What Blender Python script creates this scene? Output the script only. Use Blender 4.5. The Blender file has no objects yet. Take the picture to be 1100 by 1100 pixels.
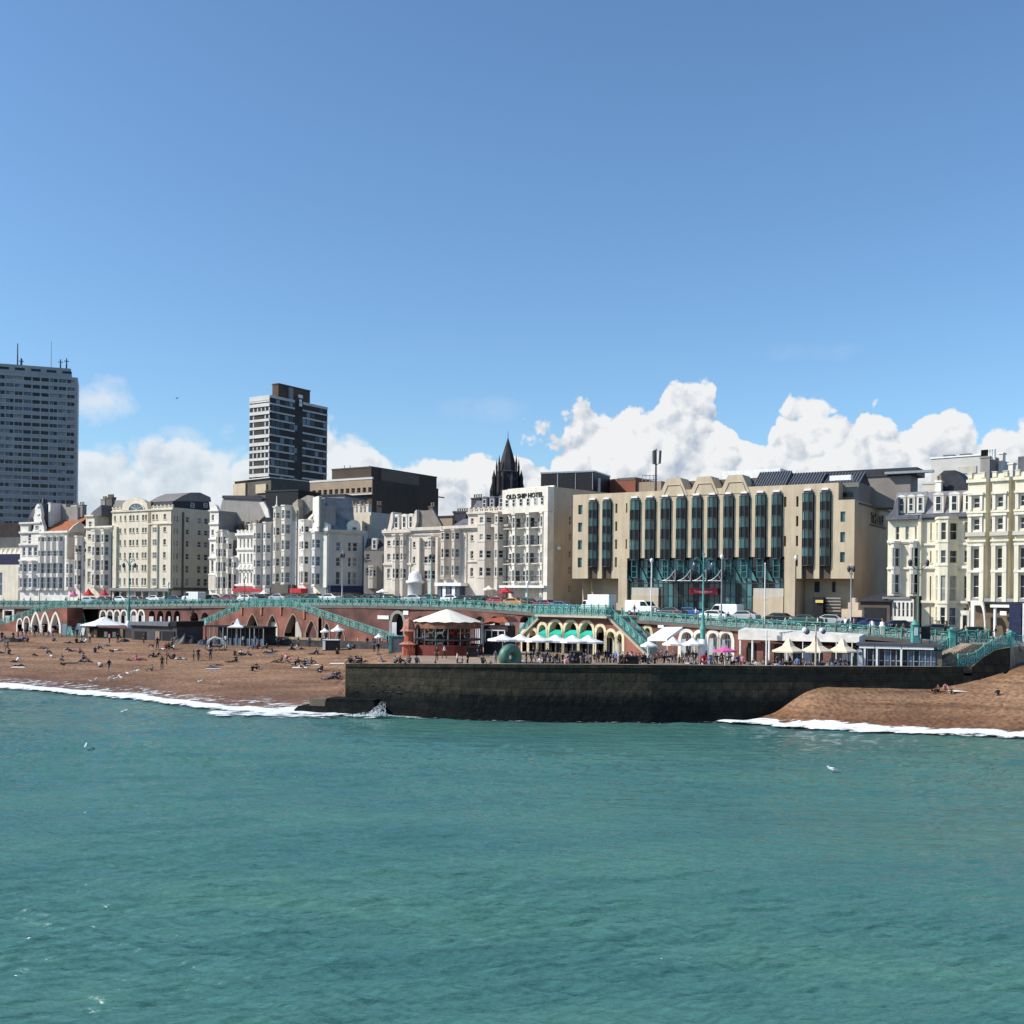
import bpy, math, random
import numpy as np
from mathutils import Vector, Matrix
rnd = random.Random(11)
R = math.radians
SC = bpy.context.scene
COL = SC.collection
# ---------------------------------------------------------------- survey of the place
# camera on the pier, 13 m above the water, looking at the seafront; survey helpers turn a sight line
# plus a distance into a real position
FL = 1186.0; HZ = 640.0; CH = 13.0; RHO = R(0.6)
CR, SR = math.cos(RHO), math.sin(RHO)
def ray(px, py):
    cx = (px-550)/FL; cy = (HZ-py)/FL
    return Vector((cx*CR-cy*SR, 1.0, cx*SR+cy*CR))
def P(px, py, Y):
    r = ray(px, py)*Y
    return Vector((r.x, Y, CH+r.z))
def proj(v):
    dx = v[0]/v[1]; dz = (v[2]-CH)/v[1]
    cx = dx*CR+dz*SR; cy = -dx*SR+dz*CR
    return 550+FL*cx, HZ-FL*cy
def tab(t):
    xs = [a[0] for a in t]; ys = [a[1] for a in t]
    return lambda x: float(np.interp(x, xs, ys))
D_edge = tab([(-300,290),(-50,246),(0,238),(100,224),(200,209),(300,195),(400,183),(500,171),(600,159),(700,148),(800,139),(900,131.5),(950,129.5),(1000,127.8),(1040,126.6),(1100,126),(1300,122)])
Z_edge = tab([(-300,9.3),(0,9.4),(100,9.75),(200,10.3),(300,10.8),(400,11.0),(500,10.95),(550,10.6),(600,10.2),(700,9.7),(800,9.1),(900,8.8),(1000,8.15),(1100,7.7),(1300,7.6)])
D_front = tab([(-300,330),(0,270),(100,254),(200,238),(300,223),(400,210),(500,197),(545,191),(600,183),(700,171),(900,153),(953,146),(1042,140),(1100,136.5),(1300,133)])
# ---------------------------------------------------------------- materials
def zup(px,Y):
    e, f = D_edge(px), D_front(px); t = min(1,max(0,(Y-e)/max(f-e,1)))
    return Z_edge(px)+(.45*min(1,t*3.5)+.75*t)*min(1,(f-e)/18)
MATS = {}
def mat(name, col, rough=0.7, var=0.12, scale=0.6, bump=0.0, bscale=8, metal=0.0, spec=0.3, streak=0.0, emis=None):
    if name in MATS: return MATS[name]
    m = bpy.data.materials.new(name); m.use_nodes = True; MATS[name] = m
    nt = m.node_tree; b = nt.nodes['Principled BSDF']
    b.inputs['Roughness'].default_value = rough; b.inputs['Metallic'].default_value = metal
    b.inputs['Specular IOR Level'].default_value = spec
    geo = nt.nodes.new('ShaderNodeNewGeometry')
    n = nt.nodes.new('ShaderNodeTexNoise'); n.inputs['Scale'].default_value = scale; n.inputs['Detail'].default_value = 5
    nt.links.new(geo.outputs['Position'], n.inputs['Vector'])
    fac = n.outputs['Fac']
    if streak:
        mp = nt.nodes.new('ShaderNodeMapping'); mp.inputs['Scale'].default_value = (1.6, 1.6, 0.12)
        nt.links.new(geo.outputs['Position'], mp.inputs['Vector'])
        n2 = nt.nodes.new('ShaderNodeTexNoise'); n2.inputs['Scale'].default_value = 1.0; n2.inputs['Detail'].default_value = 4
        nt.links.new(mp.outputs['Vector'], n2.inputs['Vector'])
        mx = nt.nodes.new('ShaderNodeMix'); mx.data_type = 'FLOAT'; mx.inputs[0].default_value = streak
        nt.links.new(n.outputs['Fac'], mx.inputs[2]); nt.links.new(n2.outputs['Fac'], mx.inputs[3]); fac = mx.outputs[0]
    cr = nt.nodes.new('ShaderNodeValToRGB')
    e = cr.color_ramp.elements
    e[0].position = 0.3; e[1].position = 0.7
    e[0].color = tuple(max(0, c*(1-var*1.6)) for c in col)+(1,)
    e[1].color = tuple(min(1, c*(1+var)) for c in col)+(1,)
    nt.links.new(fac, cr.inputs['Fac']); nt.links.new(cr.outputs['Color'], b.inputs['Base Color'])
    if bump:
        n3 = nt.nodes.new('ShaderNodeTexNoise'); n3.inputs['Scale'].default_value = bscale; n3.inputs['Detail'].default_value = 6
        nt.links.new(geo.outputs['Position'], n3.inputs['Vector'])
        bp = nt.nodes.new('ShaderNodeBump'); bp.inputs['Strength'].default_value = bump; bp.inputs['Distance'].default_value = 0.3
        nt.links.new(n3.outputs['Fac'], bp.inputs['Height']); nt.links.new(bp.outputs['Normal'], b.inputs['Normal'])
    return m
def brickmat(name, c1, c2, mortar, w=0.45, h=0.15, var=0.3):
    m = bpy.data.materials.new(name); m.use_nodes = True; MATS[name] = m
    nt = m.node_tree; b = nt.nodes['Principled BSDF']; b.inputs['Roughness'].default_value = .8
    geo = nt.nodes.new('ShaderNodeNewGeometry'); sx = nt.nodes.new('ShaderNodeSeparateXYZ')
    nt.links.new(geo.outputs['Position'], sx.inputs[0])
    ad = nt.nodes.new('ShaderNodeMath'); ad.operation = 'SUBTRACT'
    nt.links.new(sx.outputs['X'], ad.inputs[0]); nt.links.new(sx.outputs['Y'], ad.inputs[1])
    cb = nt.nodes.new('ShaderNodeCombineXYZ'); nt.links.new(ad.outputs[0], cb.inputs['X']); nt.links.new(sx.outputs['Z'], cb.inputs['Y'])
    br = nt.nodes.new('ShaderNodeTexBrick'); br.inputs['Scale'].default_value = 1
    br.inputs['Brick Width'].default_value = w; br.inputs['Row Height'].default_value = h; br.inputs['Mortar Size'].default_value = .02
    br.inputs['Color1'].default_value = c1+(1,); br.inputs['Color2'].default_value = c2+(1,); br.inputs['Mortar'].default_value = mortar+(1,)
    nt.links.new(cb.outputs[0], br.inputs['Vector'])
    n = nt.nodes.new('ShaderNodeTexNoise'); n.inputs['Scale'].default_value = .35; n.inputs['Detail'].default_value = 6
    nt.links.new(geo.outputs['Position'], n.inputs['Vector'])
    mp = nt.nodes.new('ShaderNodeMapRange'); mp.inputs[1].default_value = .3; mp.inputs[2].default_value = .7; mp.inputs[3].default_value = 1-var*1.5; mp.inputs[4].default_value = 1+var
    nt.links.new(n.outputs['Fac'], mp.inputs[0])
    vm = nt.nodes.new('ShaderNodeVectorMath'); vm.operation = 'SCALE'
    nt.links.new(br.outputs['Color'], vm.inputs[0]); nt.links.new(mp.outputs[0], vm.inputs['Scale'])
    nt.links.new(vm.outputs[0], b.inputs['Base Color'])
    return m
WHITE = mat('white_stucco', (.73,.68,.59), .7, .17, .7, streak=.6)
WHITEB = mat('bright_white_stucco', (.78,.735,.66), .7, .13, .7, streak=.55)
BLUEW = mat('cool_white_stucco', (.70,.665,.605), .7, .15, .7, streak=.55)
OFFW = mat('offwhite_stucco', (.66,.62,.54), .75, .12, .5, streak=.5)
CREAM = mat('cream_stucco', (.69,.62,.49), .7, .13, .6, streak=.6)
PINKC = mat('pinkish_cream_stucco', (.63,.56,.48), .75, .17, .7, streak=.6)
YELL = mat('pale_yellow_stucco', (.72,.66,.51), .7, .13, .6, streak=.6)
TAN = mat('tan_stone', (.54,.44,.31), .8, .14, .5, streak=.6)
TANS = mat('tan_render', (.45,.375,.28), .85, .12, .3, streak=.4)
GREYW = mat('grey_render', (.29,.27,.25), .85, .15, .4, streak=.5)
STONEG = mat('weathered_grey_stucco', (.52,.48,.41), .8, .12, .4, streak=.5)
DARKW = mat('dark_concrete', (.13,.115,.10), .85, .18, .4, streak=.5)
BROWNC = mat('brown_concrete', (.36,.27,.19), .85, .12, .4, streak=.4)
SLATE = mat('slate', (.12,.12,.14), .6, .2, 1.5)
DSLATE = mat('dark_slate', (.035,.035,.045), .6, .2, 1.5)
TILE = mat('orange_tile', (.34,.12,.05), .8, .2, 2)
GLASS = mat('window_glass', (.03,.032,.035), .15, .3, .8, spec=.4)
GLASSB = mat('blue_window_glass', (.075,.11,.16), .15, .3, .8, spec=.6)
CURT = mat('curtained_glass', (.28,.27,.25), .35, .2, 1.2, spec=.5)
TEALG = mat('teal_glass', (.022,.085,.085), .1, .35, .25, spec=.7)
TEALL = mat('teal_spandrel', (.07,.19,.19), .25, .3, .5, spec=.6)
DGLASS = mat('dark_glass', (.008,.018,.021), .15, .3, .4, spec=.35)
BLACK = mat('black_paint', (.012,.012,.014), .5, .2, 2)
NAVY = mat('navy_canvas', (.015,.02,.06), .7, .2, 2)
RED = mat('red_canvas', (.5,.03,.04), .6, .15, 2)
PINK = mat('pink_canvas', (.7,.12,.35), .6, .15, 2)
ORANGE = mat('orange_red_paint', (.42,.11,.06), .5, .2, 2)
YELLOWC = mat('yellow_canvas', (.75,.55,.15), .6, .15, 2)
WCANV = mat('white_canvas', (.84,.83,.80), .6, .05, 1)
CCANV = mat('cream_canvas', (.74,.62,.46), .65, .08, 1)
IVORY = mat('ivory_canvas', (.82,.77,.64), .6, .06, .8)
METAL = mat('grey_metal', (.35,.36,.37), .4, .1, 3, metal=.6)
DMETAL = mat('dark_metal', (.06,.06,.065), .5, .15, 3)
TURQ = mat('turquoise_paint', (.10,.34,.30), .45, .22, 1.4)
TURQL = mat('pale_turquoise_paint', (.20,.50,.44), .45, .2, 1.4)
TURQD = mat('turquoise_lattice', (.065,.24,.215), .5, .3, 1.2)
WPAINT = mat('white_paint', (.80,.80,.78), .5, .08, 2)
YARCH = mat('yellow_arch_paint', (.70,.63,.42), .6, .12, 2)
WOOD = mat('weathered_wood', (.20,.15,.11), .85, .25, 1)
STONEB = mat('beach_stone', (.36,.29,.22), .9, .2, .8, bump=.3)
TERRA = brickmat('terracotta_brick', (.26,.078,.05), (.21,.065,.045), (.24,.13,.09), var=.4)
TERRAD = brickmat('shaded_red_brick', (.17,.052,.038), (.13,.042,.034), (.15,.09,.07), var=.45)  # darker terracotta for the back walls, their shade put into the colour
ASPH = mat('asphalt', (.055,.055,.057), .9, .15, .5)
PAVE = mat('paving', (.30,.27,.24), .85, .12, .6)
# ---------------------------------------------------------------- object helpers
def empty(name, loc, label, cat, group=None, kind=None):
    o = bpy.data.objects.new(name, None); COL.objects.link(o); o.location = loc
    o.empty_display_size = .2
    tag(o, label, cat, group, kind); return o
def tag(o, label=None, cat=None, group=None, kind=None):
    if label: o['label'] = label
    if cat: o['category'] = cat
    if group: o['group'] = group
    if kind: o['kind'] = kind
    return o
def wloc(o):
    v = Vector((0,0,0))
    while o is not None: v += o.location; o = o.parent
    return v
class MB:
    def __init__(s): s.v = []; s.f = []; s.m = []; s.sm = []; s.mats = []
    def mi(s, m):
        if m not in s.mats: s.mats.append(m)
        return s.mats.index(m)
    def poly(s, pts, m, smooth=False):
        k = len(s.v); s.v += [tuple(p) for p in pts]; s.f.append(tuple(range(k, k+len(pts)))); s.m.append(s.mi(m)); s.sm.append(smooth)
    def mesh(s, vs, fs, m, smooth=False):
        k = len(s.v); s.v += [tuple(p) for p in vs]; q = s.mi(m)
        for f in fs: s.f.append(tuple(k+i for i in f)); s.m.append(q); s.sm.append(smooth)
    def hexa(s, c, m):   # c: 8 corners, bottom 4 ccw then top 4
        s.mesh(c, [(0,3,2,1),(4,5,6,7),(0,1,5,4),(1,2,6,5),(2,3,7,6),(3,0,4,7)], m)
    def box(s, fr, s0, s1, d0, d1, z0, z1, m):
        s.hexa([fr.pt(s0,d0,z0),fr.pt(s0,d1,z0),fr.pt(s1,d1,z0),fr.pt(s1,d0,z0),fr.pt(s0,d0,z1),fr.pt(s0,d1,z1),fr.pt(s1,d1,z1),fr.pt(s1,d0,z1)], m)
    def wbox(s, a, b, m):   # world axis box
        x0,y0,z0 = a; x1,y1,z1 = b
        s.hexa([(x0,y0,z0),(x1,y0,z0),(x1,y1,z0),(x0,y1,z0),(x0,y0,z1),(x1,y0,z1),(x1,y1,z1),(x0,y1,z1)], m)
    def prism(s, fr, pts, d0, d1, m):   # pts (s,z) outline, extruded along d
        n = len(pts); a = [fr.pt(p[0],d0,p[1]) for p in pts]; b = [fr.pt(p[0],d1,p[1]) for p in pts]
        s.mesh(a+b, [tuple(range(n)), tuple(range(2*n-1,n-1,-1))]+[(i,(i+1)%n,n+(i+1)%n,n+i) for i in range(n)], m)
    def tube(s, a, b, r0, r1=None, m=None, n=6, caps=True, smooth=True):
        r1 = r0 if r1 is None else r1; a = Vector(a); b = Vector(b); d = (b-a)
        if d.length < 1e-6: return
        d.normalize(); x = d.orthogonal().normalized(); y = d.cross(x)
        vs = []
        for c, r in ((a,r0),(b,r1)):
            for i in range(n):
                t = 2*math.pi*i/n; vs.append(c+x*math.cos(t)*r+y*math.sin(t)*r)
        s.mesh(vs, [(i,(i+1)%n,n+(i+1)%n,n+i) for i in range(n)], m, smooth)
        if caps: s.mesh(vs, [tuple(range(n-1,-1,-1)), tuple(range(n,2*n))], m)
    def lathe(s, c, prof, m, n=10, smooth=True, ang0=0, squash=1):   # prof (r,z)
        vs = []; c = Vector(c)
        for r, z in prof:
            for i in range(n):
                t = 2*math.pi*i/n+ang0; vs.append(c+Vector((r*math.cos(t), r*math.sin(t)*squash, z)))
        fs = []
        for j in range(len(prof)-1):
            for i in range(n): fs.append((j*n+i, j*n+(i+1)%n, (j+1)*n+(i+1)%n, (j+1)*n+i))
        s.mesh(vs, fs, m, smooth)
    def build(s, name, parent=None):
        me = bpy.data.meshes.new(name)
        off = wloc(parent) if parent is not None else Vector((0,0,0))
        if not s.v: s.poly([(0,0,0),(0,0,.01),(0,.01,0)], BLACK)
        vs = np.array(s.v, dtype=float)-np.array(off)
        me.from_pydata([tuple(x) for x in vs], [], s.f)
        for m in s.mats: me.materials.append(m)
        me.polygons.foreach_set('material_index', s.m); me.polygons.foreach_set('use_smooth', s.sm)
        me.update()
        o = bpy.data.objects.new(name, me); COL.objects.link(o)
        if parent is not None: o.parent = parent
        return o
class Frame:
    """vertical plane through A and B (world xy); s runs A->B, d is outward (towards the sea), z is world height"""
    def __init__(f, A, B):
        f.O = Vector((A[0],A[1],0)); u = Vector((B[0]-A[0], B[1]-A[1], 0)); f.L = u.length; f.u = u.normalized(); f.n = Vector((f.u.y, -f.u.x, 0))
    @staticmethod
    def px(xa, Da, xb, Db, y=600): return Frame(P(xa,y,Da), P(xb,y,Db))
    def pt(f, s, d, z): v = f.O+f.u*s+f.n*d; return Vector((v.x, v.y, z))
    def hit(f, px, py, d=0):
        r = ray(px,py); o = f.O+f.n*d; C = Vector((0,0,CH))
        t = (o-C).dot(f.n)/r.dot(f.n); p = C+r*t
        return (p-f.O).dot(f.u), p.z
    def S(f, px, py=600, d=0): return f.hit(px,py,d)[0]
    def Z(f, py, px=None, d=0): return f.hit(px,py,d)[1]
    def shift(f, s, d=0):
        a = f.pt(s,d,0); return Frame(a, a+f.u)
    def side(f, s):   # plane facing +u, running inward
        a = f.pt(s,0,0); return Frame(a, a-f.n)
def wallface(mb, fr, s0, s1, z0, z1, holes, m, d=0, depth=.3, mr=None):
    """wall plane with rectangular openings (a,b,c,e) and their reveals"""
    mr = mr or m
    hs = [(max(a,s0),min(b,s1),max(c,z0),min(e,z1)) for a,b,c,e in holes]
    hs = [h for h in hs if h[1]-h[0] > .02 and h[3]-h[2] > .02]
    S = sorted({round(x,4) for x in [s0,s1]+[h[0] for h in hs]+[h[1] for h in hs]})
    for i in range(len(S)-1):
        a, b = S[i], S[i+1]
        if b-a < .002: continue
        mid = (a+b)/2; blocks = sorted([(h[2],h[3]) for h in hs if h[0] < mid < h[1]]); z = z0
        for c, e in blocks:
            if c-z > .001: mb.poly([fr.pt(a,d,z),fr.pt(b,d,z),fr.pt(b,d,c),fr.pt(a,d,c)], m)
            z = max(z,e)
        if z1-z > .001: mb.poly([fr.pt(a,d,z),fr.pt(b,d,z),fr.pt(b,d,z1),fr.pt(a,d,z1)], m)
    for a,b,c,e in hs:
        D = d-depth
        mb.poly([fr.pt(a,d,c),fr.pt(b,d,c),fr.pt(b,D,c),fr.pt(a,D,c)], mr)
        mb.poly([fr.pt(a,d,e),fr.pt(a,D,e),fr.pt(b,D,e),fr.pt(b,d,e)], mr)
        mb.poly([fr.pt(a,d,c),fr.pt(a,D,c),fr.pt(a,D,e),fr.pt(a,d,e)], mr)
        mb.poly([fr.pt(b,d,c),fr.pt(b,d,e),fr.pt(b,D,e),fr.pt(b,D,c)], mr)
def window(fr, h, parent, d=0, depth=.3, g=None, fm=None, name='window', bars=(1,1)):
    a,b,c,e = h; mb = MB(); fm = fm or WPAINT
    if g is None: g = rnd.choice([GLASS,GLASS,DGLASS,GLASS,GLASSB,CURT])
    D = d-depth+.02
    mb.poly([fr.pt(a,D,c),fr.pt(b,D,c),fr.pt(b,D,e),fr.pt(a,D,e)], g)
    t = min(.07, (b-a)*.09); q = D+.05
    for x0,x1,y0,y1 in ((a,a+t,c,e),(b-t,b,c,e),(a+t,b-t,c,c+t),(a+t,b-t,e-t,e)): mb.box(fr,x0,x1,D,q,y0,y1,fm)
    nx, ny = bars
    for i in range(1,nx+1) if nx > 1 else []:
        x = a+(b-a)*i/nx
        if i < nx: mb.box(fr,x-.03,x+.03,D,q-.01,c+t,e-t,fm)
    for j in range(1,ny+1):
        z = c+(e-c)*j/(ny+1); mb.box(fr,a+t,b-t,D,q-.012,z-.035,z+.035,fm)
    o = mb.build(name, parent); return o
def gnd(px): return Z_edge(px)
class Bld:
    def __init__(b, name, label, x0, x1, yt, m, cols=(), rows=(), D0=None, D1=None, depth=12, refx=None, refy=600,
                 sidem=None, sidewin=None, roofm=None, glass=None, cat='building', group=None, z0=None, bars=(1,1), rec=.3, topx=None, fm=None, sills=True, skip=()):
        D0 = D_front(x0) if D0 is None else D0; D1 = D_front(x1) if D1 is None else D1
        b.fr = fr = Frame.px(x0,D0,x1,D1,refy); b.L = fr.L; b.refx = x0 if refx is None else refx; b.refy = refy
        b.z0 = gnd((x0+x1)/2)-.2 if z0 is None else z0
        b.zt = fr.Z(yt, x0 if topx is None else topx); b.m = m; b.glass = glass; b.depth = depth; b.fm = fm
        b.root = empty(name, fr.pt(b.L/2,-depth/2,b.z0), label, cat, group)
        cs = [(fr.S(a,refy),fr.S(c,refy)) for a,c in cols]
        rs = [(fr.Z(bo,b.refx),fr.Z(to,b.refx)) for to,bo in rows]
        hs = [(a,c,z0_,z1_) for i,(a,c) in enumerate(cs) for j,(z0_,z1_) in enumerate(rs) if (i,j) not in skip]
        mb = MB(); wallface(mb, fr, 0, b.L, b.z0, b.zt, hs, m, depth=rec)
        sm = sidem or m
        b.sf = fr.side(b.L); b.sideholes = []
        if sidewin:
            sc, sr, srefx = sidewin
            b.sideholes = [(b.sf.S(a,refy),b.sf.S(c,refy),b.sf.Z(bo,srefx),b.sf.Z(to,srefx)) for a,c in sc for to,bo in sr]
        wallface(mb, b.sf, 0, depth, b.z0, b.zt, b.sideholes, sm, depth=rec)
        p = fr.pt
        mb.poly([p(0,-depth,b.z0),p(0,0,b.z0),p(0,0,b.zt),p(0,-depth,b.zt)], sm)
        mb.poly([p(b.L,-depth,b.z0),p(0,-depth,b.z0),p(0,-depth,b.zt),p(b.L,-depth,b.zt)], sm)
        mb.poly([p(0,0,b.zt),p(b.L,0,b.zt),p(b.L,-depth,b.zt),p(0,-depth,b.zt)], roofm or SLATE)
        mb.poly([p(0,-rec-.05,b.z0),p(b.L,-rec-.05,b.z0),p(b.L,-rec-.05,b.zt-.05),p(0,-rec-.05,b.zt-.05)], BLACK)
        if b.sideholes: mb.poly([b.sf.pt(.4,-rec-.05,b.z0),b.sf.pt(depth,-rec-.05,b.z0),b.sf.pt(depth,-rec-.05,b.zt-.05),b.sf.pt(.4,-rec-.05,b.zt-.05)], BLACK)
        b.wall = mb.build('wall', b.root)
        if b.L > 3.5 and not sills is None:
            dp_ = MB(); s_ = b.L-.32; dp_.box(fr,s_,s_+.13,.02,.16,b.z0,b.zt-.6,DARKW if rnd.random() < .5 else m); dp_.build('drainpipe', b.root)
        for h in hs:
            w = window(fr, h, b.root, depth=rec, g=glass, bars=bars, fm=fm)
            if sills:
                sb = MB(); sb.box(fr,h[0]-.1,h[1]+.1,-.02,.14,h[2]-.14,h[2]-.003,m); sb.build('sill', w)
        for h in b.sideholes: window(b.sf, h, b.root, depth=rec, g=glass, bars=bars, fm=fm)
    def s(b, x, y=None, d=0): return b.fr.S(x, y or b.refy, d)
    def z(b, y, x=None): return b.fr.Z(y, b.refx if x is None else x)
    def cornice(b, y, pr=.4, h=.35, x0=None, x1=None, m=None, refx=None, name='cornice', wrap=True):
        z = b.z(y,refx); s0 = -0.02 if x0 is None else b.s(x0); s1 = b.L+.02 if x1 is None else b.s(x1)
        mb = MB(); M = m or b.m
        mb.box(b.fr,s0,s1+ (pr*.6 if wrap and x1 is None else 0),-.1,pr,z,z+h,M); mb.box(b.fr,s0+.05,s1,-.05,pr*.55,z-h*.6,z-.002,M)
        return mb.build(name, b.root)
    def box(b, x0, x1, yt, yb, d0, d1, m, name, refx=None, parent=None):
        s0, s1 = b.s(x0), b.s(x1); mb = MB(); mb.box(b.fr,s0,s1,d0,d1,b.z(yb,refx),b.z(yt,refx),m)
        return mb.build(name, parent or b.root)
    def pxpoly(b, pts, d0, d1, m, name='roof', fr=None, d=0, parent=None):
        fr = fr or b.fr; q = [fr.hit(x,y,d) for x,y in pts]; mb = MB(); mb.prism(fr,q,d0,d1,m); return mb.build(name, parent or b.root)
    def bay(b, x0, x1, yt, yb, rows, pr=1.1, cant=.28, m=None, glass=None, refx=None, sidewins=True, cap=True, fw=.62, fm=None):
        m = m or b.m; fr = b.fr; s0, s1 = b.s(x0), b.s(x1); z0, z1 = b.z(yb,refx), b.z(yt,refx)
        w = s1-s0; c = w*cant
        pts = [(s0,0),(s0+c,pr),(s1-c,pr),(s1,0)]
        mb = MB(); wins = []
        for k in range(3):
            A = fr.pt(pts[k][0],pts[k][1],0); B = fr.pt(pts[k+1][0],pts[k+1][1],0); f2 = Frame(A,B); hs = []
            if k == 1 or (sidewins and f2.L > .5):
                q = fw if k == 1 else (.62 if k == 2 else .45)
                for to,bo in rows:
                    za, zb = b.z(bo,refx), b.z(to,refx); hs.append((f2.L*(1-q)/2,f2.L*(1+q)/2,za,zb))
            wallface(mb, f2, 0, f2.L, z0, z1, hs, m, depth=.18)
            wins += [(f2,h) for h in hs]
        top = [fr.pt(s,d,z1) for s,d in pts]; mb.poly(top, m)
        mb.poly([fr.pt(s,d,z0) for s,d in reversed(pts)], m)
        if cap:
            for to,bo in list(rows)[:1]+[(None,None)]:
                pass
            k = [fr.pt(s0-.12,0,z1),fr.pt(s0+c-.1,pr+.16,z1),fr.pt(s1-c+.1,pr+.16,z1),fr.pt(s1+.12,0,z1)]
            kt = [v+Vector((0,0,.28)) for v in k]
            mb.mesh(k+kt, [(0,1,2,3),(7,6,5,4),(0,4,5,1),(1,5,6,2),(2,6,7,3)], m)
            for to,bo in rows:
                zz = b.z(bo,refx)-.35
                k = [fr.pt(s0-.06,0,zz),fr.pt(s0+c-.05,pr+.09,zz),fr.pt(s1-c+.05,pr+.09,zz),fr.pt(s1+.06,0,zz)]
                kt = [v+Vector((0,0,.18)) for v in k]
                mb.mesh(k+kt, [(3,2,1,0),(4,5,6,7),(0,1,5,4),(1,2,6,5),(2,3,7,6)], m)
        o = mb.build('bay', b.root)
        for f2,h in wins: window(f2, h, o, depth=.18, g=glass or b.glass, fm=fm or b.fm)
        return o
    def mansard(b, x0, x1, yb, yt, m, slope=1.2, dorm=(), dw=1.3, dh=None, refx=None, dm=None, back=6, hip=0.0, name='roof', d0=-.1):
        s0, s1 = b.s(x0), b.s(x1); z0, z1 = b.z(yb,refx), b.z(yt,refx); fr = b.fr; mb = MB()
        g = slope*.8 if hip else 0
        c = [fr.pt(s0,-back,z0),fr.pt(s0,d0,z0),fr.pt(s1,d0,z0),fr.pt(s1,-back,z0),fr.pt(s0+g,-back,z1),fr.pt(s0+g,d0-slope,z1),fr.pt(s1-g,d0-slope,z1),fr.pt(s1-g,-back,z1)]
        mb.hexa(c, m); roof = mb.build(name, b.root)
        for x in dorm:
            sc = b.s(x); dh_ = dh or (z1-z0)*.75; zb = z0+(z1-z0)*.12; mb = MB(); M = dm or WHITE
            mb.box(fr,sc-dw/2,sc+dw/2,-slope-.2,d0-.12,zb,zb+dh_,M)
            n = 7; arc = [(sc-dw/2-.06,zb+dh_+.002)]+[(sc-math.cos(math.pi*i/n)*(dw/2+.06),zb+dh_+.002+math.sin(math.pi*i/n)*dw*.32) for i in range(1,n)]+[(sc+dw/2+.06,zb+dh_+.002)]
            mb.prism(fr,arc,-slope-.2,d0-.04,M)
            o = mb.build('dormer', roof); h = (sc-dw*.28,sc+dw*.28,zb+.25,zb+dh_-.1)
            window(fr,h,roof,d=d0-.03,depth=.1,g=GLASS,name='dormer_window')
        return roof
    def chimney(b, x0, x1, yt, yb, d=-3, th=1.2, pots=4, m=None, refx=None, name='chimney'):
        fr = b.fr; s0, s1 = b.s(x0,None,d), b.s(x1,None,d); zb, zt = fr.Z(yb,(x0+x1)/2,d), fr.Z(yt,(x0+x1)/2,d)
        mb = MB(); m = m or b.m; mb.box(fr,s0,s1,d-th,d,zb,zt,m); mb.box(fr,s0-.1,s1+.1,d-th-.1,d+.1,zt+.002,zt+.22,m)
        for i in range(pots):
            s = s0+(s1-s0)*(i+.5)/pots; c = fr.pt(s,d-th/2,zt+.2); mb.lathe(c,[(.16,0),(.13,.55),(.18,.6),(.18,.7),(.05,.7)],BROWNC,6)
        return mb.build(name, b.root)
    def balconies(b, x0, x1, y, refx=None, pr=.7, h=1.0, m=None, floor=None):
        fr = b.fr; s0, s1 = b.s(x0), b.s(x1); z = b.z(y,refx); mb = MB(); m = m or BLACK
        mb.box(fr,s0,s1,.01,pr,z,z+.12,floor or b.m)
        mb.box(fr,s0,s1,pr-.05,pr,z+h-.05,z+h,m); mb.box(fr,s0,s0+.05,.01,pr-.051,z+h-.05,z+h,m); mb.box(fr,s1-.05,s1,.01,pr-.051,z+h-.05,z+h,m)
        n = max(3,int((s1-s0)/.28))
        for i in range(n+1):
            s = s0+.02+(s1-s0-.06)*i/n; mb.box(fr,s,s+.035,pr-.045,pr-.005,z+.121,z+h-.051,m)
        return mb.build('balcony', b.root)
    def parapet(b, y0, y1, x0=None, x1=None, n=10, m=None, refx=None):
        fr = b.fr; s0 = 0 if x0 is None else b.s(x0); s1 = b.L if x1 is None else b.s(x1); z0, z1 = b.z(y1,refx), b.z(y0,refx); mb = MB(); m = m or b.m
        mb.box(fr,s0,s1,-.35,.02,z0,z0+(z1-z0)*.25,m); mb.box(fr,s0,s1,-.35,.03,z1-(z1-z0)*.2,z1,m)
        for i in range(n*3+1):
            s = s0+(s1-s0-.2)*i/(n*3); w = .34 if i%3 == 0 else .13
            mb.box(fr,s,min(s+w,s1),-.3,-.01,z0+(z1-z0)*.25+.002,z1-(z1-z0)*.2-.002,m)
            if i%3 == 0: mb.box(fr,s-.05,min(s+w+.05,s1),-.34,.06,z1+.002,z1+.25,m)
        return mb.build('parapet', b.root)
# ---------------------------------------------------------------- camera, light, sky
cam_d = bpy.data.cameras.new('camera'); cam = bpy.data.objects.new('camera', cam_d); COL.objects.link(cam)
cam_d.sensor_width = 36; cam_d.sensor_fit = 'HORIZONTAL'; cam_d.lens = 36*FL/1100
cam_d.shift_y = (HZ-550)/1100; cam_d.clip_end = 20000; cam_d.clip_start = .5
right = Vector((CR,0,SR)); up = Vector((-SR,0,CR)); back = Vector((0,-1,0))
Mx = Matrix((right,up,back)).transposed().to_4x4(); Mx.translation = Vector((0,0,CH)); cam.matrix_world = Mx
SC.camera = cam
SUN = Vector((-.95,-.17,0)).normalized()*math.cos(R(39))+Vector((0,0,math.sin(R(39))))
SUN.normalize()
sl = bpy.data.lights.new('sun','SUN'); so = bpy.data.objects.new('sun', sl); COL.objects.link(so)
sl.energy = 4.9; sl.angle = R(.53); sl.color = (1,.945,.85)
so.rotation_euler = SUN.to_track_quat('Z','Y').to_euler(); so.location = (-60,20,120)
W = bpy.data.worlds.new('World'); SC.world = W; W.use_nodes = True
nt = W.node_tree; nt.nodes.clear(); NN = nt.nodes.new; LK = nt.links.new
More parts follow.
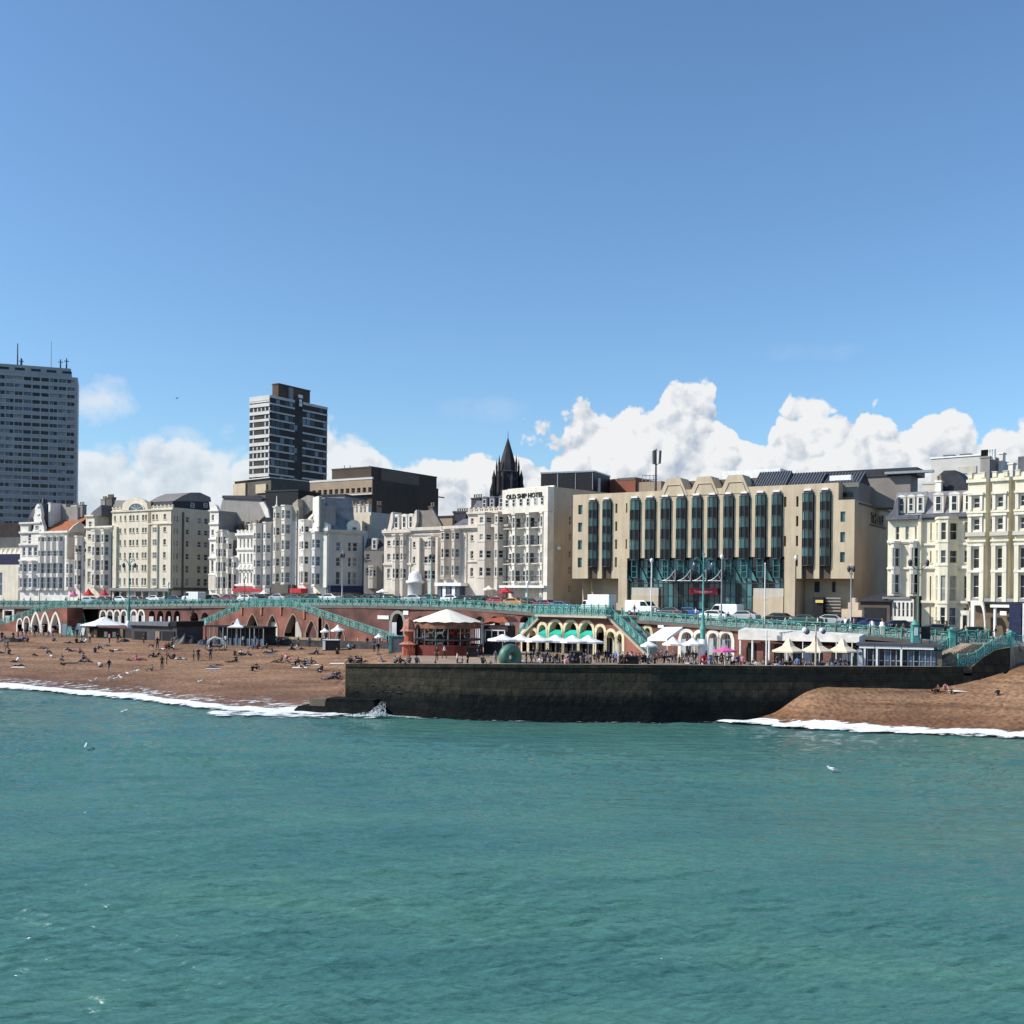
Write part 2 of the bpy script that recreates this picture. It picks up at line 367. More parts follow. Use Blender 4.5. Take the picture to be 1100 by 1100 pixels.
out = NN('ShaderNodeOutputWorld'); bg = NN('ShaderNodeBackground'); bg.inputs['Strength'].default_value = .15; LK(bg.outputs[0], out.inputs[0])
sky = NN('ShaderNodeTexSky'); sky.sky_type = 'NISHITA'; sky.sun_disc = False; sky.sun_elevation = R(39)
sky.sun_rotation = math.atan2(SUN.x,SUN.y); sky.air_density = 1.0; sky.dust_density = .7; sky.ozone_density = 2.5; sky.altitude = 0
def M(op,*a,clamp=False):
    n = NN('ShaderNodeMath'); n.operation = op; n.use_clamp = clamp
    for i,x in enumerate(a):
        if isinstance(x,(int,float)): n.inputs[i].default_value = x
        else: LK(x,n.inputs[i])
    return n.outputs[0]
tc = NN('ShaderNodeTexCoord'); sp = NN('ShaderNodeSeparateXYZ'); LK(tc.outputs['Generated'], sp.inputs[0])
AZ = M('ARCTAN2', sp.outputs['X'], sp.outputs['Y']); EL = M('ARCSINE', sp.outputs['Z'])
tops = [(-200,500),(0,480),(80,482),(110,480),(150,474),(200,476),(240,472),(300,476),(350,466),(400,464),(435,484),(470,478),(520,468),(548,460),(575,458),(595,452),(612,446),(645,432),(672,432),(690,446),(705,426),(722,416),(742,412),(775,436),(798,456),(812,472),(828,450),(850,434),(880,442),(900,452),(930,436),(960,440),(990,434),(1010,444),(1035,448),(1055,464),(1080,462),(1110,458),(1300,480)]
def azel(px,py): return math.atan((px-550)/FL), math.asin((640-py)/FL/math.sqrt(1+((px-550)/FL)**2+((640-py)/FL)**2))
fc = NN('ShaderNodeFloatCurve'); cv = fc.mapping.curves[0]
A0, A1 = -.7, .7; EMX = .25
pts = [((azel(x,y)[0]-A0)/(A1-A0), azel(x,y)[1]/EMX) for x,y in tops]
pts = [(0,.4)]+pts+[(1,.42)]
while len(cv.points) < len(pts): cv.points.new(.5,.5)
for p,(x,y) in zip(cv.points, pts): p.location = (x,y); p.handle_type = 'AUTO_CLAMPED'
fc.mapping.update()
def field(az, el, lo):
    """height of the cloud mass above the sight line, in radians, with its billows"""
    LK_in = M('DIVIDE', M('SUBTRACT', az, A0), A1-A0, clamp=True)
    f = NN('ShaderNodeFloatCurve')
    c = f.mapping.curves[0]
    while len(c.points) < len(pts): c.points.new(.5,.5)
    for p,(x,y) in zip(c.points, pts): p.location = (x,y); p.handle_type = 'AUTO_CLAMPED'
    f.mapping.update()
    LK(LK_in, f.inputs['Value']); H = M('MULTIPLY', f.outputs[0], EMX)
    cb = NN('ShaderNodeCombineXYZ'); LK(az,cb.inputs[0]); LK(el,cb.inputs[1])
    nz = NN('ShaderNodeTexNoise'); nz.noise_dimensions = '2D'; nz.inputs['Scale'].default_value = 30; nz.inputs['Detail'].default_value = 5; nz.inputs['Roughness'].default_value = .6; LK(cb.outputs[0],nz.inputs['Vector'])
    ctr = NN('ShaderNodeVectorMath'); ctr.operation = 'SUBTRACT'; LK(nz.outputs['Color'],ctr.inputs[0]); ctr.inputs[1].default_value = (.5,.5,.5)
    sc = NN('ShaderNodeVectorMath'); sc.operation = 'MULTIPLY_ADD'; LK(ctr.outputs[0],sc.inputs[0]); sc.inputs[1].default_value = (.020,.018,0); LK(cb.outputs[0],sc.inputs[2])
    bil = None
    for s_,a_,off in ((15,1.0,.37),(34,.46,3.1),(80,.20,7.7),(180,.08,1.3)):
        mp_ = NN('ShaderNodeVectorMath'); mp_.operation = 'ADD'; LK(sc.outputs[0],mp_.inputs[0]); mp_.inputs[1].default_value = (off,off*.7,0)
        v = NN('ShaderNodeTexVoronoi'); v.voronoi_dimensions = '2D'; v.feature = 'F1'; v.inputs['Scale'].default_value = s_; LK(mp_.outputs[0], v.inputs['Vector'])
        d2 = M('MULTIPLY', v.outputs['Distance'], v.outputs['Distance']); t_ = M('MULTIPLY', M('SUBTRACT', .24, d2), a_)
        bil = t_ if bil is None else M('ADD', bil, t_)
    h = M('ADD', M('SUBTRACT', H, el), M('MULTIPLY', bil, .050))
    return h, bil, nz.outputs['Fac']
h0, b0, n0 = field(AZ, EL, 0)
h1, b1, n1 = field(M('ADD',AZ,-.005), M('ADD',EL,.006), 0)
soft = NN('ShaderNodeMapRange'); LK(AZ,soft.inputs[0]); soft.inputs[1].default_value = -.25; soft.inputs[2].default_value = -.02; soft.inputs[3].default_value = .020; soft.inputs[4].default_value = .0045
al = M('DIVIDE', h0, soft.outputs[0], clamp=True)
al = M('MULTIPLY', al, M('MULTIPLY', al, M('SUBTRACT',3.0,M('MULTIPLY',al,2.0))), clamp=True)
dens = NN('ShaderNodeMapRange'); LK(AZ,dens.inputs[0]); dens.inputs[1].default_value = -.26; dens.inputs[2].default_value = -.04; dens.inputs[3].default_value = .80; dens.inputs[4].default_value = .97
al = M('MULTIPLY', al, dens.outputs[0])
# puff at upper left
def puff(px,py,rx,ry,amt):
    a,e = azel(px,py); dx = M('DIVIDE',M('SUBTRACT',AZ,a),rx/FL); dy = M('DIVIDE',M('SUBTRACT',EL,e),ry/FL)
    q = M('SUBTRACT',1.0,M('ADD',M('MULTIPLY',dx,dx),M('MULTIPLY',dy,dy)))
    q = M('ADD', q, M('MULTIPLY', M('SUBTRACT',n0,.5), 3.0))
    return M('MULTIPLY', M('MULTIPLY',q,.7,clamp=True), amt)
pf = M('ADD', puff(98,437,46,26,.62), puff(190,470,26,9,.35))
pf = M('ADD', pf, M('ADD', puff(870,375,60,9,.07), puff(520,440,60,14,.12)), clamp=True)
slope = M('SUBTRACT', b0, b1)
gain = NN('ShaderNodeMapRange'); LK(AZ,gain.inputs[0]); gain.inputs[1].default_value = -.25; gain.inputs[2].default_value = -.02; gain.inputs[3].default_value = .8; gain.inputs[4].default_value = 2.1
nl = NN('ShaderNodeTexNoise'); nl.noise_dimensions = '2D'; nl.inputs['Scale'].default_value = 14; nl.inputs['Detail'].default_value = 5
cb2 = NN('ShaderNodeCombineXYZ'); LK(AZ,cb2.inputs[0]); LK(EL,cb2.inputs[1]); LK(cb2.outputs[0],nl.inputs['Vector'])
lit = M('ADD', .73, M('MULTIPLY', slope, gain.outputs[0]))
lit = M('ADD', lit, M('MULTIPLY', M('SUBTRACT', nl.outputs['Fac'], .5), 1.0))
depth = NN('ShaderNodeMapRange'); LK(h0,depth.inputs[0]); depth.inputs[1].default_value = .0; depth.inputs[2].default_value = .085; depth.inputs[3].default_value = .34; depth.inputs[4].default_value = -.16
lit = M('ADD', lit, depth.outputs[0], clamp=True)
cr = NN('ShaderNodeValToRGB'); LK(lit,cr.inputs['Fac'])
e = cr.color_ramp.elements; e[0].position = .10; e[0].color = (.32,.40,.52,1); e[1].position = .92; e[1].color = (.86,.865,.87,1)
q = cr.color_ramp.elements.new(.5); q.color = (.56,.61,.68,1)
cs = NN('ShaderNodeVectorMath'); cs.operation = 'SCALE'; LK(cr.outputs['Color'],cs.inputs[0]); cs.inputs['Scale'].default_value = 1/.15
tint = NN('ShaderNodeMix'); tint.data_type = 'RGBA'; tint.blend_type = 'MULTIPLY'; tint.inputs[0].default_value = 1; LK(sky.outputs[0],tint.inputs[6]); tint.inputs[7].default_value = (.775,.975,1.10,1)
mx = NN('ShaderNodeMix'); mx.data_type = 'RGBA'; mx.clamp_result = False
LK(tint.outputs[2],mx.inputs[6]); LK(cs.outputs[0],mx.inputs[7]); LK(M('MAXIMUM',al,pf),mx.inputs[0])
LK(mx.outputs[2], bg.inputs['Color'])
W.cycles.sampling_method = 'MANUAL'; W.cycles.sample_map_resolution = 256
SC.view_settings.view_transform = 'Standard'; SC.view_settings.look = 'None'; SC.view_settings.exposure = .05; SC.view_settings.gamma = 1
# ---------------------------------------------------------------- shoreline and ground
def zpt(px,py): # distance at which a sight line meets the water
    r = ray(px,py); return -CH/r.z
SHL = tab([(-300,165),(-100,154),(0,zpt(0,738)),(60,zpt(60,743)),(100,zpt(100,746)),(160,zpt(160,752)),(200,zpt(200,757)),(250,zpt(250,763)),(300,zpt(300,766)),(340,zpt(340,767)),(372,zpt(372,768)),(420,118),(700,122)])
SHR = tab([(700,122),(740,119.5),(765,117.5),(800,114.8),(850,112.6),(900,110.4),(950,109),(1000,107.9),(1090,106),(1300,101)])
CRL = tab([(-300,212),(0,196),(100,191),(200,185),(300,180),(400,171),(500,160),(700,148)])
ZWR = tab([(700,-2),(780,-.6),(835,1.1),(858,2.6),(870,3.3),(885,3.7),(960,3.5),(1000,3.3),(1030,3.9),(1060,4.6),(1100,5.9),(1200,6.6),(1300,6.8)])
GD = tab([(372,120.5),(384,120),(420,118.6),(460,116.8),(500,115.6),(560,114.8),(700,114.6),(870,117),(960,118.5),(1045,121),(1100,122.5),(1300,120)])
GT = lambda px: CH-(tab([(372,713),(500,713.2),(700,714.3),(870,715.8),(1045,716.3)])(px)+SR*0-(px-550)*SR-HZ)*GD(px)/FL
def sstep(x,a,b):
    t = min(1,max(0,(x-a)/(b-a))); return t*t*(3-2*t)
from mathutils import noise as mnoise
def z_left(px,Y):
    sh, c = SHL(px), CRL(px); t = (Y-sh)/(c-sh)
    if t < 0: return (Y-sh)*.09
    z = 4.5*min(1,t)**.86
    X = (px-550)/FL*Y; k = min(1,t*3)*(1-sstep(t,.85,1))
    z += k*(.45*(mnoise.noise(Vector((X*.035,Y*.11,3)))) + .16*mnoise.noise(Vector((X*.15,Y*.4,9))))
    return z
def z_low(px,Y):
    w = sstep(px,372,455)
    return z_left(px,Y)*(1-w)+5.0*w
def z_right(px,Y):
    sh, c = SHR(px), GD(px)-.1; t = (Y-sh)/(c-sh)
    if t < 0: return (Y-sh)*.12
    X = (px-550)/FL*Y
    z = ZWR(px)*min(1.0,t)**.88+ (0 if t < 1 else (Y-c)*.04)
    return z+min(1,t*3)*(.22*mnoise.noise(Vector((X*.12,Y*.3,3)))+.1*mnoise.noise(Vector((X*.4,Y*.8,5))))
def X_of(px,Y): return (px-550)/FL*Y
def hit_low(px,py,right=False,start=None):
    """where a sight line meets the shingle or the lower promenade"""
    Y = start or (100 if right else (SHL(px)-3 if px < 385 else GD(px)+2))
    r = ray(px,py)
    while Y < 260:
        v = r*Y; z = CH+v.z; q = 550+FL*v.x/Y
        g = z_right(q,Y) if right else z_low(q,Y)
        if z <= g: return Vector((v.x,Y,g))
        Y += .15
    return Vector((v.x,Y,4.5))
def grid(name, pxs, rows, zf, m, kind='structure', yf=None, smooth=True):
    vs = []; fs = []; n = len(pxs)
    for j in range(len(rows(pxs[0]))):
        for px in pxs:
            Y = rows(px)[j]; vs.append((X_of(px,Y),Y,zf(px,Y)))
    k = len(rows(pxs[0]))
    for j in range(k-1):
        for i in range(n-1): fs.append((j*n+i,j*n+i+1,(j+1)*n+i+1,(j+1)*n+i))
    mb = MB(); mb.mesh(vs,fs,m,smooth); o = mb.build(name); o['kind'] = kind; return o
def shingle():
    m = bpy.data.materials.new('shingle'); m.use_nodes = True; nt = m.node_tree; b = nt.nodes['Principled BSDF']; N = nt.nodes.new; L = nt.links.new
    geo = N('ShaderNodeNewGeometry'); b.inputs['Specular IOR Level'].default_value = .2
    def noise(s,d,sc=(1,1,1)):
        mp = N('ShaderNodeMapping'); mp.inputs['Scale'].default_value = sc; L(geo.outputs['Position'],mp.inputs['Vector'])
        n = N('ShaderNodeTexNoise'); n.inputs['Scale'].default_value = s; n.inputs['Detail'].default_value = d; L(mp.outputs[0],n.inputs['Vector']); return n.outputs['Fac']
    def ramp(f,*st):
        c = N('ShaderNodeValToRGB'); L(f,c.inputs['Fac']); e = c.color_ramp.elements
        e[0].position = st[0][0]; e[0].color = st[0][1]+(1,); e[1].position = st[-1][0]; e[1].color = st[-1][1]+(1,)
        for p_,c_ in st[1:-1]: q = e.new(p_); q.color = c_+(1,)
        return c.outputs['Color']
    def mixc(f,a,b_,bt='MIX'):
        x = N('ShaderNodeMix'); x.data_type = 'RGBA'; x.blend_type = bt
        if isinstance(f,float): x.inputs[0].default_value = f
        else: L(f,x.inputs[0])
        L(a,x.inputs[6]); L(b_,x.inputs[7]); return x.outputs[2]
    big = ramp(noise(.22,5,(.5,1.6,1)),(.35,(.215,.122,.070)),(.65,(.30,.180,.110)))
    bands = ramp(noise(1.0,5,(.045,.07,2.6)),(.36,(.74,.72,.70)),(.5,(1.0,1.0,1.0)),(.66,(1.2,1.18,1.15)))
    big = mixc(1.0,big,bands,'MULTIPLY')
    fine = ramp(noise(2.4,9),(.3,(.5,.5,.5)),(.5,(.95,.95,.95)),(.7,(1.35,1.3,1.25)))
    col = mixc(1.0,big,fine,'MULTIPLY')
    # wet band by the water: height above the sea plus noise
    sx = N('ShaderNodeSeparateXYZ'); L(geo.outputs['Position'],sx.inputs[0])
    mr = N('ShaderNodeMapRange'); mr.inputs[1].default_value = .15; mr.inputs[2].default_value = 2.4; mr.inputs[3].default_value = 1; mr.inputs[4].default_value = 0
    ad = N('ShaderNodeMath'); ad.operation = 'ADD'; L(sx.outputs['Z'],ad.inputs[0]); nn = N('ShaderNodeMath'); nn.operation = 'MULTIPLY'; L(noise(.15,3,(.4,1,1)),nn.inputs[0]); nn.inputs[1].default_value = 1.2
    L(nn.outputs[0],ad.inputs[1]); sb = N('ShaderNodeMath'); sb.operation = 'SUBTRACT'; L(ad.outputs[0],sb.inputs[0]); sb.inputs[1].default_value = .6; L(sb.outputs[0],mr.inputs[0])
    wet = N('ShaderNodeRGB'); wet.outputs[0].default_value = (.60,.50,.44,1)
    col = mixc(mr.outputs[0],col,mixc(1.0,col,wet.outputs[0],'MULTIPLY')); L(col,b.inputs['Base Color'])
    rr = N('ShaderNodeMapRange'); L(mr.outputs[0],rr.inputs[0]); rr.inputs[3].default_value = .9; rr.inputs[4].default_value = .45; L(rr.outputs[0],b.inputs['Roughness'])
    bp = N('ShaderNodeBump'); bp.inputs['Strength'].default_value = .7; bp.inputs['Distance'].default_value = .12; L(noise(2.2,7),bp.inputs['Height']); L(bp.outputs[0],b.inputs['Normal'])
    return m
SHING = shingle()
pxl = list(range(-420,372,9))+list(range(372,470,7))+list(range(470,1260,20))
def rows_l(px):
    a, b = (SHL(px)-14, D_edge(px)+1) if px < 372 else (GD(px)+.4, D_edge(px)+1)
    return [a+(b-a)*j/90 for j in range(91)]
grid('shingle_beach', pxl, rows_l, lambda px,Y: z_low(px,Y) if Y > SHL(px) or px > 372 else z_left(px,Y), SHING)
grid('shingle_beach', list(range(735,1420,7)), lambda px: [SHR(px)-8+(GD(px)+ (0 if px < 1085 else 6)-SHR(px)+8)*j/50 for j in range(51)], z_right, SHING)
# paving of the lower promenade behind the groyne
pe = list(range(440,1110,12))
grid('lower_promenade', pe, lambda px: [GD(px)+.6, D_edge(px)-.2], lambda px,Y: 5.02+.05*sstep(px,440,500), mat('lower_paving',(.33,.24,.17),.9,.15,.5))
# upper level: seafront pavement, road, far pavement, town ground
pu = list(range(-420,1420,20))
grid('seafront_pavement', pu, lambda px: [D_edge(px)-.3, D_edge(px)+2, D_edge(px)+4, D_edge(px)+6], zup, PAVE)
grid('kerb', pu, lambda px: [D_edge(px)+6, D_edge(px)+6.01], lambda px,Y: zup(px,Y)-(0 if Y < D_edge(px)+6.005 else .13), PAVE)
grid('road', pu, lambda px: [D_edge(px)+6.01+(D_front(px)-5-D_edge(px)-6.01)*j/5 for j in range(6)], lambda px,Y: zup(px,Y)-.13, ASPH)
grid('town_pavement', pu, lambda px: [D_front(px)-5, D_front(px)-2, D_front(px)+2], lambda px,Y: zup(px,Y)-.01, PAVE)
grid('town_ground', pu, lambda px: [D_front(px)+2, 500, 1500, 8000], lambda px,Y: zup(px,Y)-.05 if Y < 700 else 6, ASPH)
mb = MB()
for off in (0,):
    for i in range(-30,100):
        px = i*14; 
        for f in (.33,.66):
            Y = D_edge(px)+6+(D_front(px)-5-D_edge(px)-6)*f; Y2 = D_edge(px+6)+6+(D_front(px+6)-5-D_edge(px+6)-6)*f
            a = Vector((X_of(px,Y),Y,zup(px,Y)-.122)); b_ = Vector((X_of(px+6,Y2),Y2,zup(px+6,Y2)-.122)); w = Vector((.05,.08,0))
            mb.poly([a-w,b_-w,b_+w,a+w], WPAINT)
o = mb.build('road_markings'); o['kind'] = 'structure'
# ---------------------------------------------------------------- sea
def sea_mat():
    m = bpy.data.materials.new('sea_water'); m.use_nodes = True; nt = m.node_tree; b = nt.nodes['Principled BSDF']; N = nt.nodes.new; L = nt.links.new
    geo = N('ShaderNodeNewGeometry')
    def noise(s,d,sc=(1,1,1),rot=0):
        mp = N('ShaderNodeMapping'); mp.inputs['Scale'].default_value = sc; mp.inputs['Rotation'].default_value = (0,0,rot); L(geo.outputs['Position'],mp.inputs['Vector'])
        n = N('ShaderNodeTexNoise'); n.inputs['Scale'].default_value = s; n.inputs['Detail'].default_value = d; L(mp.outputs[0],n.inputs['Vector']); return n.outputs['Fac']
    c = N('ShaderNodeValToRGB'); L(noise(.09,4,(.6,1.6,1)),c.inputs['Fac']); e = c.color_ramp.elements
    e[0].position = .35; e[0].color = (.055,.160,.150,1); e[1].position = .68; e[1].color = (.076,.196,.160,1)
    # churned sand near the shore: pale brownish green, follows distance from the shore
    L(c.outputs[0],b.inputs['Base Color'])
    b.inputs['Roughness'].default_value = .10; b.inputs['IOR'].default_value = 1.33; b.inputs['Specular IOR Level'].default_value = .5
    bp = N('ShaderNodeBump'); bp.inputs['Strength'].default_value = 1; bp.inputs['Distance'].default_value = .12; L(noise(2.6,6,(.30,1.5,1),.04),bp.inputs['Height'])
    bp2 = N('ShaderNodeBump'); bp2.inputs['Strength'].default_value = .8; bp2.inputs['Distance'].default_value = .07; L(noise(6,4,(.38,1.4,1),-.05),bp2.inputs['Height']); L(bp.outputs[0],bp2.inputs['Normal'])
    bp3 = N('ShaderNodeBump'); bp3.inputs['Strength'].default_value = 1; bp3.inputs['Distance'].default_value = .30; L(noise(.8,5,(.22,1.3,1),.03),bp3.inputs['Height']); L(bp2.outputs[0],bp3.inputs['Normal']); L(bp3.outputs[0],b.inputs['Normal']); return m
SEA = sea_mat()
ny, nx = 760, 700
pyy = np.linspace(1150, 706, ny); Yr = CH*FL/(pyy-HZ)
U = np.linspace(-.62,.62,nx)
Yg = np.repeat(Yr[:,None],nx,1); Xg = U[None,:]*Yg
Zg = np.zeros_like(Xg); rs = np.random.RandomState(5)
for k in range(110):
    if k < 12: lam = math.exp(rs.uniform(math.log(3.2),math.log(9))); th = rs.normal(math.pi/2+.10,.30); a = .0075*lam
    elif k < 40: lam = math.exp(rs.uniform(math.log(.9),math.log(2.8))); th = rs.normal(math.pi/2+.06,.21); a = .021*lam
    else: lam = math.exp(rs.uniform(math.log(.28),math.log(.95))); th = rs.normal(math.pi/2+.04,.28); a = .0100*lam
    kx, ky = 2*math.pi/lam*math.cos(th), 2*math.pi/lam*math.sin(th); ph = rs.uniform(0,6.28)
    dY = np.gradient(Yr)[:,None]; fade = np.clip((lam/np.maximum(np.abs(dY*math.sin(th))+.02,.001)-1.6)/1.5,0,1)
    wv = rs.uniform(0,6.28,3); Xw = Xg+.35*lam*np.sin(Yg*.9/lam+wv[0]); Yw = Yg+.30*lam*np.sin(Xg*.55/lam+wv[1])
    env = .55+.45*np.sin(Xg*.31/lam+Yg*.47/lam+wv[2])
    q = np.sin(kx*Xw+ky*Yw+ph); Zg += a*fade*env*(np.abs(q)*-1.3+.8+q*.35)
mod = .75+.5*np.sin(Xg*.05+Yg*.09+1)*np.sin(Xg*-.03+Yg*.06+2)
Zg *= mod
me = bpy.data.meshes.new('sea'); vs = np.stack([Xg,Yg,Zg-.03],-1).reshape(-1,3)
idx = np.arange(ny*nx).reshape(ny,nx); fs = np.stack([idx[:-1,:-1],idx[:-1,1:],idx[1:,1:],idx[1:,:-1]],-1).reshape(-1,4)
me.vertices.add(len(vs)); me.vertices.foreach_set('co',vs.ravel()); me.loops.add(fs.size); me.loops.foreach_set('vertex_index',fs.ravel())
me.polygons.add(len(fs)); me.polygons.foreach_set('loop_start',np.arange(0,fs.size,4)); me.polygons.foreach_set('use_smooth',[True]*len(fs))
me.update(); me.validate(); me.materials.append(SEA)
o = bpy.data.objects.new('sea',me); COL.objects.link(o); o['kind'] = 'structure'
mb = MB(); q = -.45
mb.poly([(-3000,-3000,q),(3000,-3000,q),(3000,260,q),(-3000,260,q)], SEA); o = mb.build('open_sea'); o['kind'] = 'structure'
# ---------------------------------------------------------------- surf
def foam_mat(thr, soft, sc=1.0):
    m = bpy.data.materials.new('sea_foam'); m.use_nodes = True; nt = m.node_tree; b = nt.nodes['Principled BSDF']; N = nt.nodes.new; L = nt.links.new
    b.inputs['Base Color'].default_value = (.86,.88,.88,1); b.inputs['Roughness'].default_value = .6
    at = N('ShaderNodeAttribute'); at.attribute_name = 'edge'; geo = N('ShaderNodeNewGeometry')
    mp = N('ShaderNodeMapping'); mp.inputs['Scale'].default_value = (.45*sc,1.0*sc,1); L(geo.outputs['Position'],mp.inputs['Vector'])
    n = N('ShaderNodeTexNoise'); n.inputs['Scale'].default_value = 1.0; n.inputs['Detail'].default_value = 8; n.inputs['Roughness'].default_value = .7; L(mp.outputs[0],n.inputs['Vector'])
    a = N('ShaderNodeMath'); a.operation = 'ADD'; L(at.outputs['Fac'],a.inputs[0]); q_ = N('ShaderNodeMapRange'); L(n.outputs['Fac'],q_.inputs[0]); q_.inputs[1].default_value = .3; q_.inputs[2].default_value = .7; L(q_.outputs[0],a.inputs[1])
    r = N('ShaderNodeMapRange'); L(a.outputs[0],r.inputs[0]); r.inputs[1].default_value = thr; r.inputs[2].default_value = thr+soft
    L(r.outputs[0],b.inputs['Alpha']); bp = N('ShaderNodeBump'); bp.inputs['Distance'].default_value = .25; L(n.outputs['Fac'],bp.inputs['Height']); L(bp.outputs[0],b.inputs['Normal'])
    return m
FOAM = foam_mat(1.02,.22,1.1); FOAMT = foam_mat(1.12,.3,1.8)
def foam(name, line, m, z=.05, hump=.35, nacross=10, amp=1.0):
    """line: (px, near distance, far distance); ribbon lying on the water's edge"""
    vs = []; ed = []; n = len(line)
    for i,(px,a,b_) in enumerate(line):
        for j in range(nacross+1):
            t = j/nacross; Y = a+(b_-a)*t; X = X_of(px,Y); e = math.sin(math.pi*t)**.6*amp*min(1,min(i,n-1-i)/4)
            base = z+max(0, (z_left(px,Y) if px < 420 else z_right(px,Y) if px > 740 else 0))
            vs.append((X,Y,base+hump*math.sin(math.pi*t)*(.7+.5*mnoise.noise(Vector((X*.3,Y*.3,1))))*min(1,min(i,n-1-i)/4))); ed.append(e)
    k = nacross+1; fs = [(i*k+j,(i+1)*k+j,(i+1)*k+j+1,i*k+j+1) for i in range(n-1) for j in range(nacross)]
    mb = MB(); mb.mesh(vs,fs,m,True); o = mb.build(name); at = o.data.attributes.new('edge','FLOAT','POINT'); at.data.foreach_set('value',ed); o['kind'] = 'stuff'; return o
def fl(x0,x1,fa,fb,st=4): return [(x,)+tuple(fa(x)) if fb is None else (x,fa(x),fb(x)) for x in np.arange(x0,x1+.1,st)]
L1 = tab([(-300,0),(372,0)])
wob = lambda x,s: mnoise.noise(Vector((x*.03,s,0)))
foam('surf_foam', fl(-300,376,lambda x: SHL(x)-(3.0+1.2*wob(x,1)) , lambda x: SHL(x)+2.6+1.5*wob(x,5)), FOAM, amp=1.0)
foam('surf_foam', fl(215,420,lambda x: zpt(x,771.5+2*wob(x,2)+ (x-215)*.012), lambda x: zpt(x,762.5+(x-215)*.012)), FOAM, amp=.75, hump=.2)
foam('surf_foam', fl(20,330,lambda x: SHL(x)-9, lambda x: SHL(x)-2), FOAMT, amp=.42, hump=.03, z=.06)
foam('surf_foam', fl(-300,372,lambda x: SHL(x)-.5, lambda x: SHL(x)+8.5+3*wob(x,8)), FOAMT, amp=.62, hump=.02, z=.035)
foam('surf_foam', fl(744,1400,lambda x: SHR(x)-(2.2+1.0*wob(x,11)), lambda x: SHR(x)+1.3+.9*wob(x,15)), FOAM, amp=1.0)
foam('surf_foam', fl(780,1400,lambda x: SHR(x)-5.5, lambda x: SHR(x)-1.5), FOAMT, amp=.35, hump=.02)
foam('surf_foam', fl(404,470,lambda x: GD(x)-2.4, lambda x: GD(x)+.2), FOAMT, amp=.75, hump=.1)
foam('surf_foam', fl(400,790,lambda x: GD(x)-1.8, lambda x: GD(x)+.4), FOAMT, amp=.48, hump=.05)
# churned sandy water close inshore: broad low swell crests
# ================================================================ SEAFRONT BUILDINGS (left to right)
GH = 'buildings along the seafront road'
# cream low block at far left with saw-tooth canopy
b = Bld('conference_hall','cream low hall with dark blue band and saw-toothed canopy, beside the turreted white building',-70,21.5,607,CREAM,cols=[(-4,2.5)],rows=[(615,640)],depth=30,D0=284,D1=270,refx=21,refy=620,sills=False,roofm=SLATE)
b.box(-70,21.2,595,606.6,-.6,-.2,NAVY,'fascia')
mb = MB()
for i in range(18):
    x = 21-i*5; s1 = b.s(x); s0 = b.s(x-4.6); zb, zt = b.z(595), b.z(588)
    q = [b.fr.pt(s0,-.1,zb),b.fr.pt(s1,-.1,zb),b.fr.pt(s1,-.3,zt)]; r = [v-b.fr.n*3 for v in q]
    mb.mesh(q+r,[(0,1,2),(5,4,3),(0,2,5,3),(0,3,4,1),(1,4,5,2)],IVORY)
mb.box(b.fr,b.s(-70),b.s(21),-3,-.25,b.z(596.5),b.z(595.02),IVORY)
mb.build('saw_tooth_canopy',b.root)
b.box(-70,21.2,576,588,-14,-3.2,mat('dark_cladding',(.085,.09,.09),.7,.2,.6,streak=.5),'upper_wall')
b.box(-70,21.2,556,576,-26,-14.1,mat('dark_brown_cladding',(.035,.022,.022),.8,.25,.5),'stage_block')
# Victorian with turret
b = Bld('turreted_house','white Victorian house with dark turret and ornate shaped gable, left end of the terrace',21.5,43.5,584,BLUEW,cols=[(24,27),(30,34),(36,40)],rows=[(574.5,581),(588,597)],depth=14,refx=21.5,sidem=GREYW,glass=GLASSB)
b.box(21.5,43.5,584,584.9,-.3,.25,BLUEW,'cornice'); 
for y in (563,573,586,603,618,634): b.cornice(y,pr=.45,h=.4)
for x0,x1 in ((23,30),(31.5,41)): b.bay(x0,x1,603.5,634,[(606,614),(621,631)],pr=1.0,glass=GLASSB,fw=.75)
b.box(21.5,30,563,584,-6,-.05,BLUEW,'corner_turret_wall')
s = b.s(31); c = b.fr.pt(s,-4,b.z(563)); mb = MB()
mb.lathe(c,[(3.2,-4.5),(3.2,0),(3.5,.3),(3.3,1.8),(2.5,3.6),(1.1,4.9),(.5,5.3),(.35,6.2),(0,6.6)],DSLATE,12); mb.build('turret_roof',b.root)
b.pxpoly([(33.5,584),(34.2,572),(36.5,568),(37,560),(36.4,556),(38,551),(38,546),(39.5,542.5),(41.2,541),(43,543),(44,547),(45,552),(44.6,556),(46,562),(47.5,566),(48.5,584)],-.7,.12,WHITEB,'shaped_gable')
mb = MB()
for x,y,w in ((41,546,2.4),(41,554,3.4),(41,563,4.6),(41,571,6)):
    s = b.s(x); z = b.z(y); h = w*.085; mb.box(b.fr,s-w*.14,s+w*.14,.13,.35,z,z+.3,WHITEB)
mb.build('gable_moulding',b.root)
window(b.fr,(b.s(38.2),b.s(41.5),b.z(571),b.z(565)),b.root,d=.2,depth=.05,g=GLASSB)
b.pxpoly([(43,545),(45,540.5),(52,540),(52,562),(44,562)],-6,-5,GREYW,'party_wall')
b.chimney(51.5,53.5,541,566,d=-2,th=4,pots=0,m=WHITEB); b.pxpoly([(53.6,543),(66,543),(66,566),(53.6,570)],-5.4,-4.6,GREYW,'party_wall')
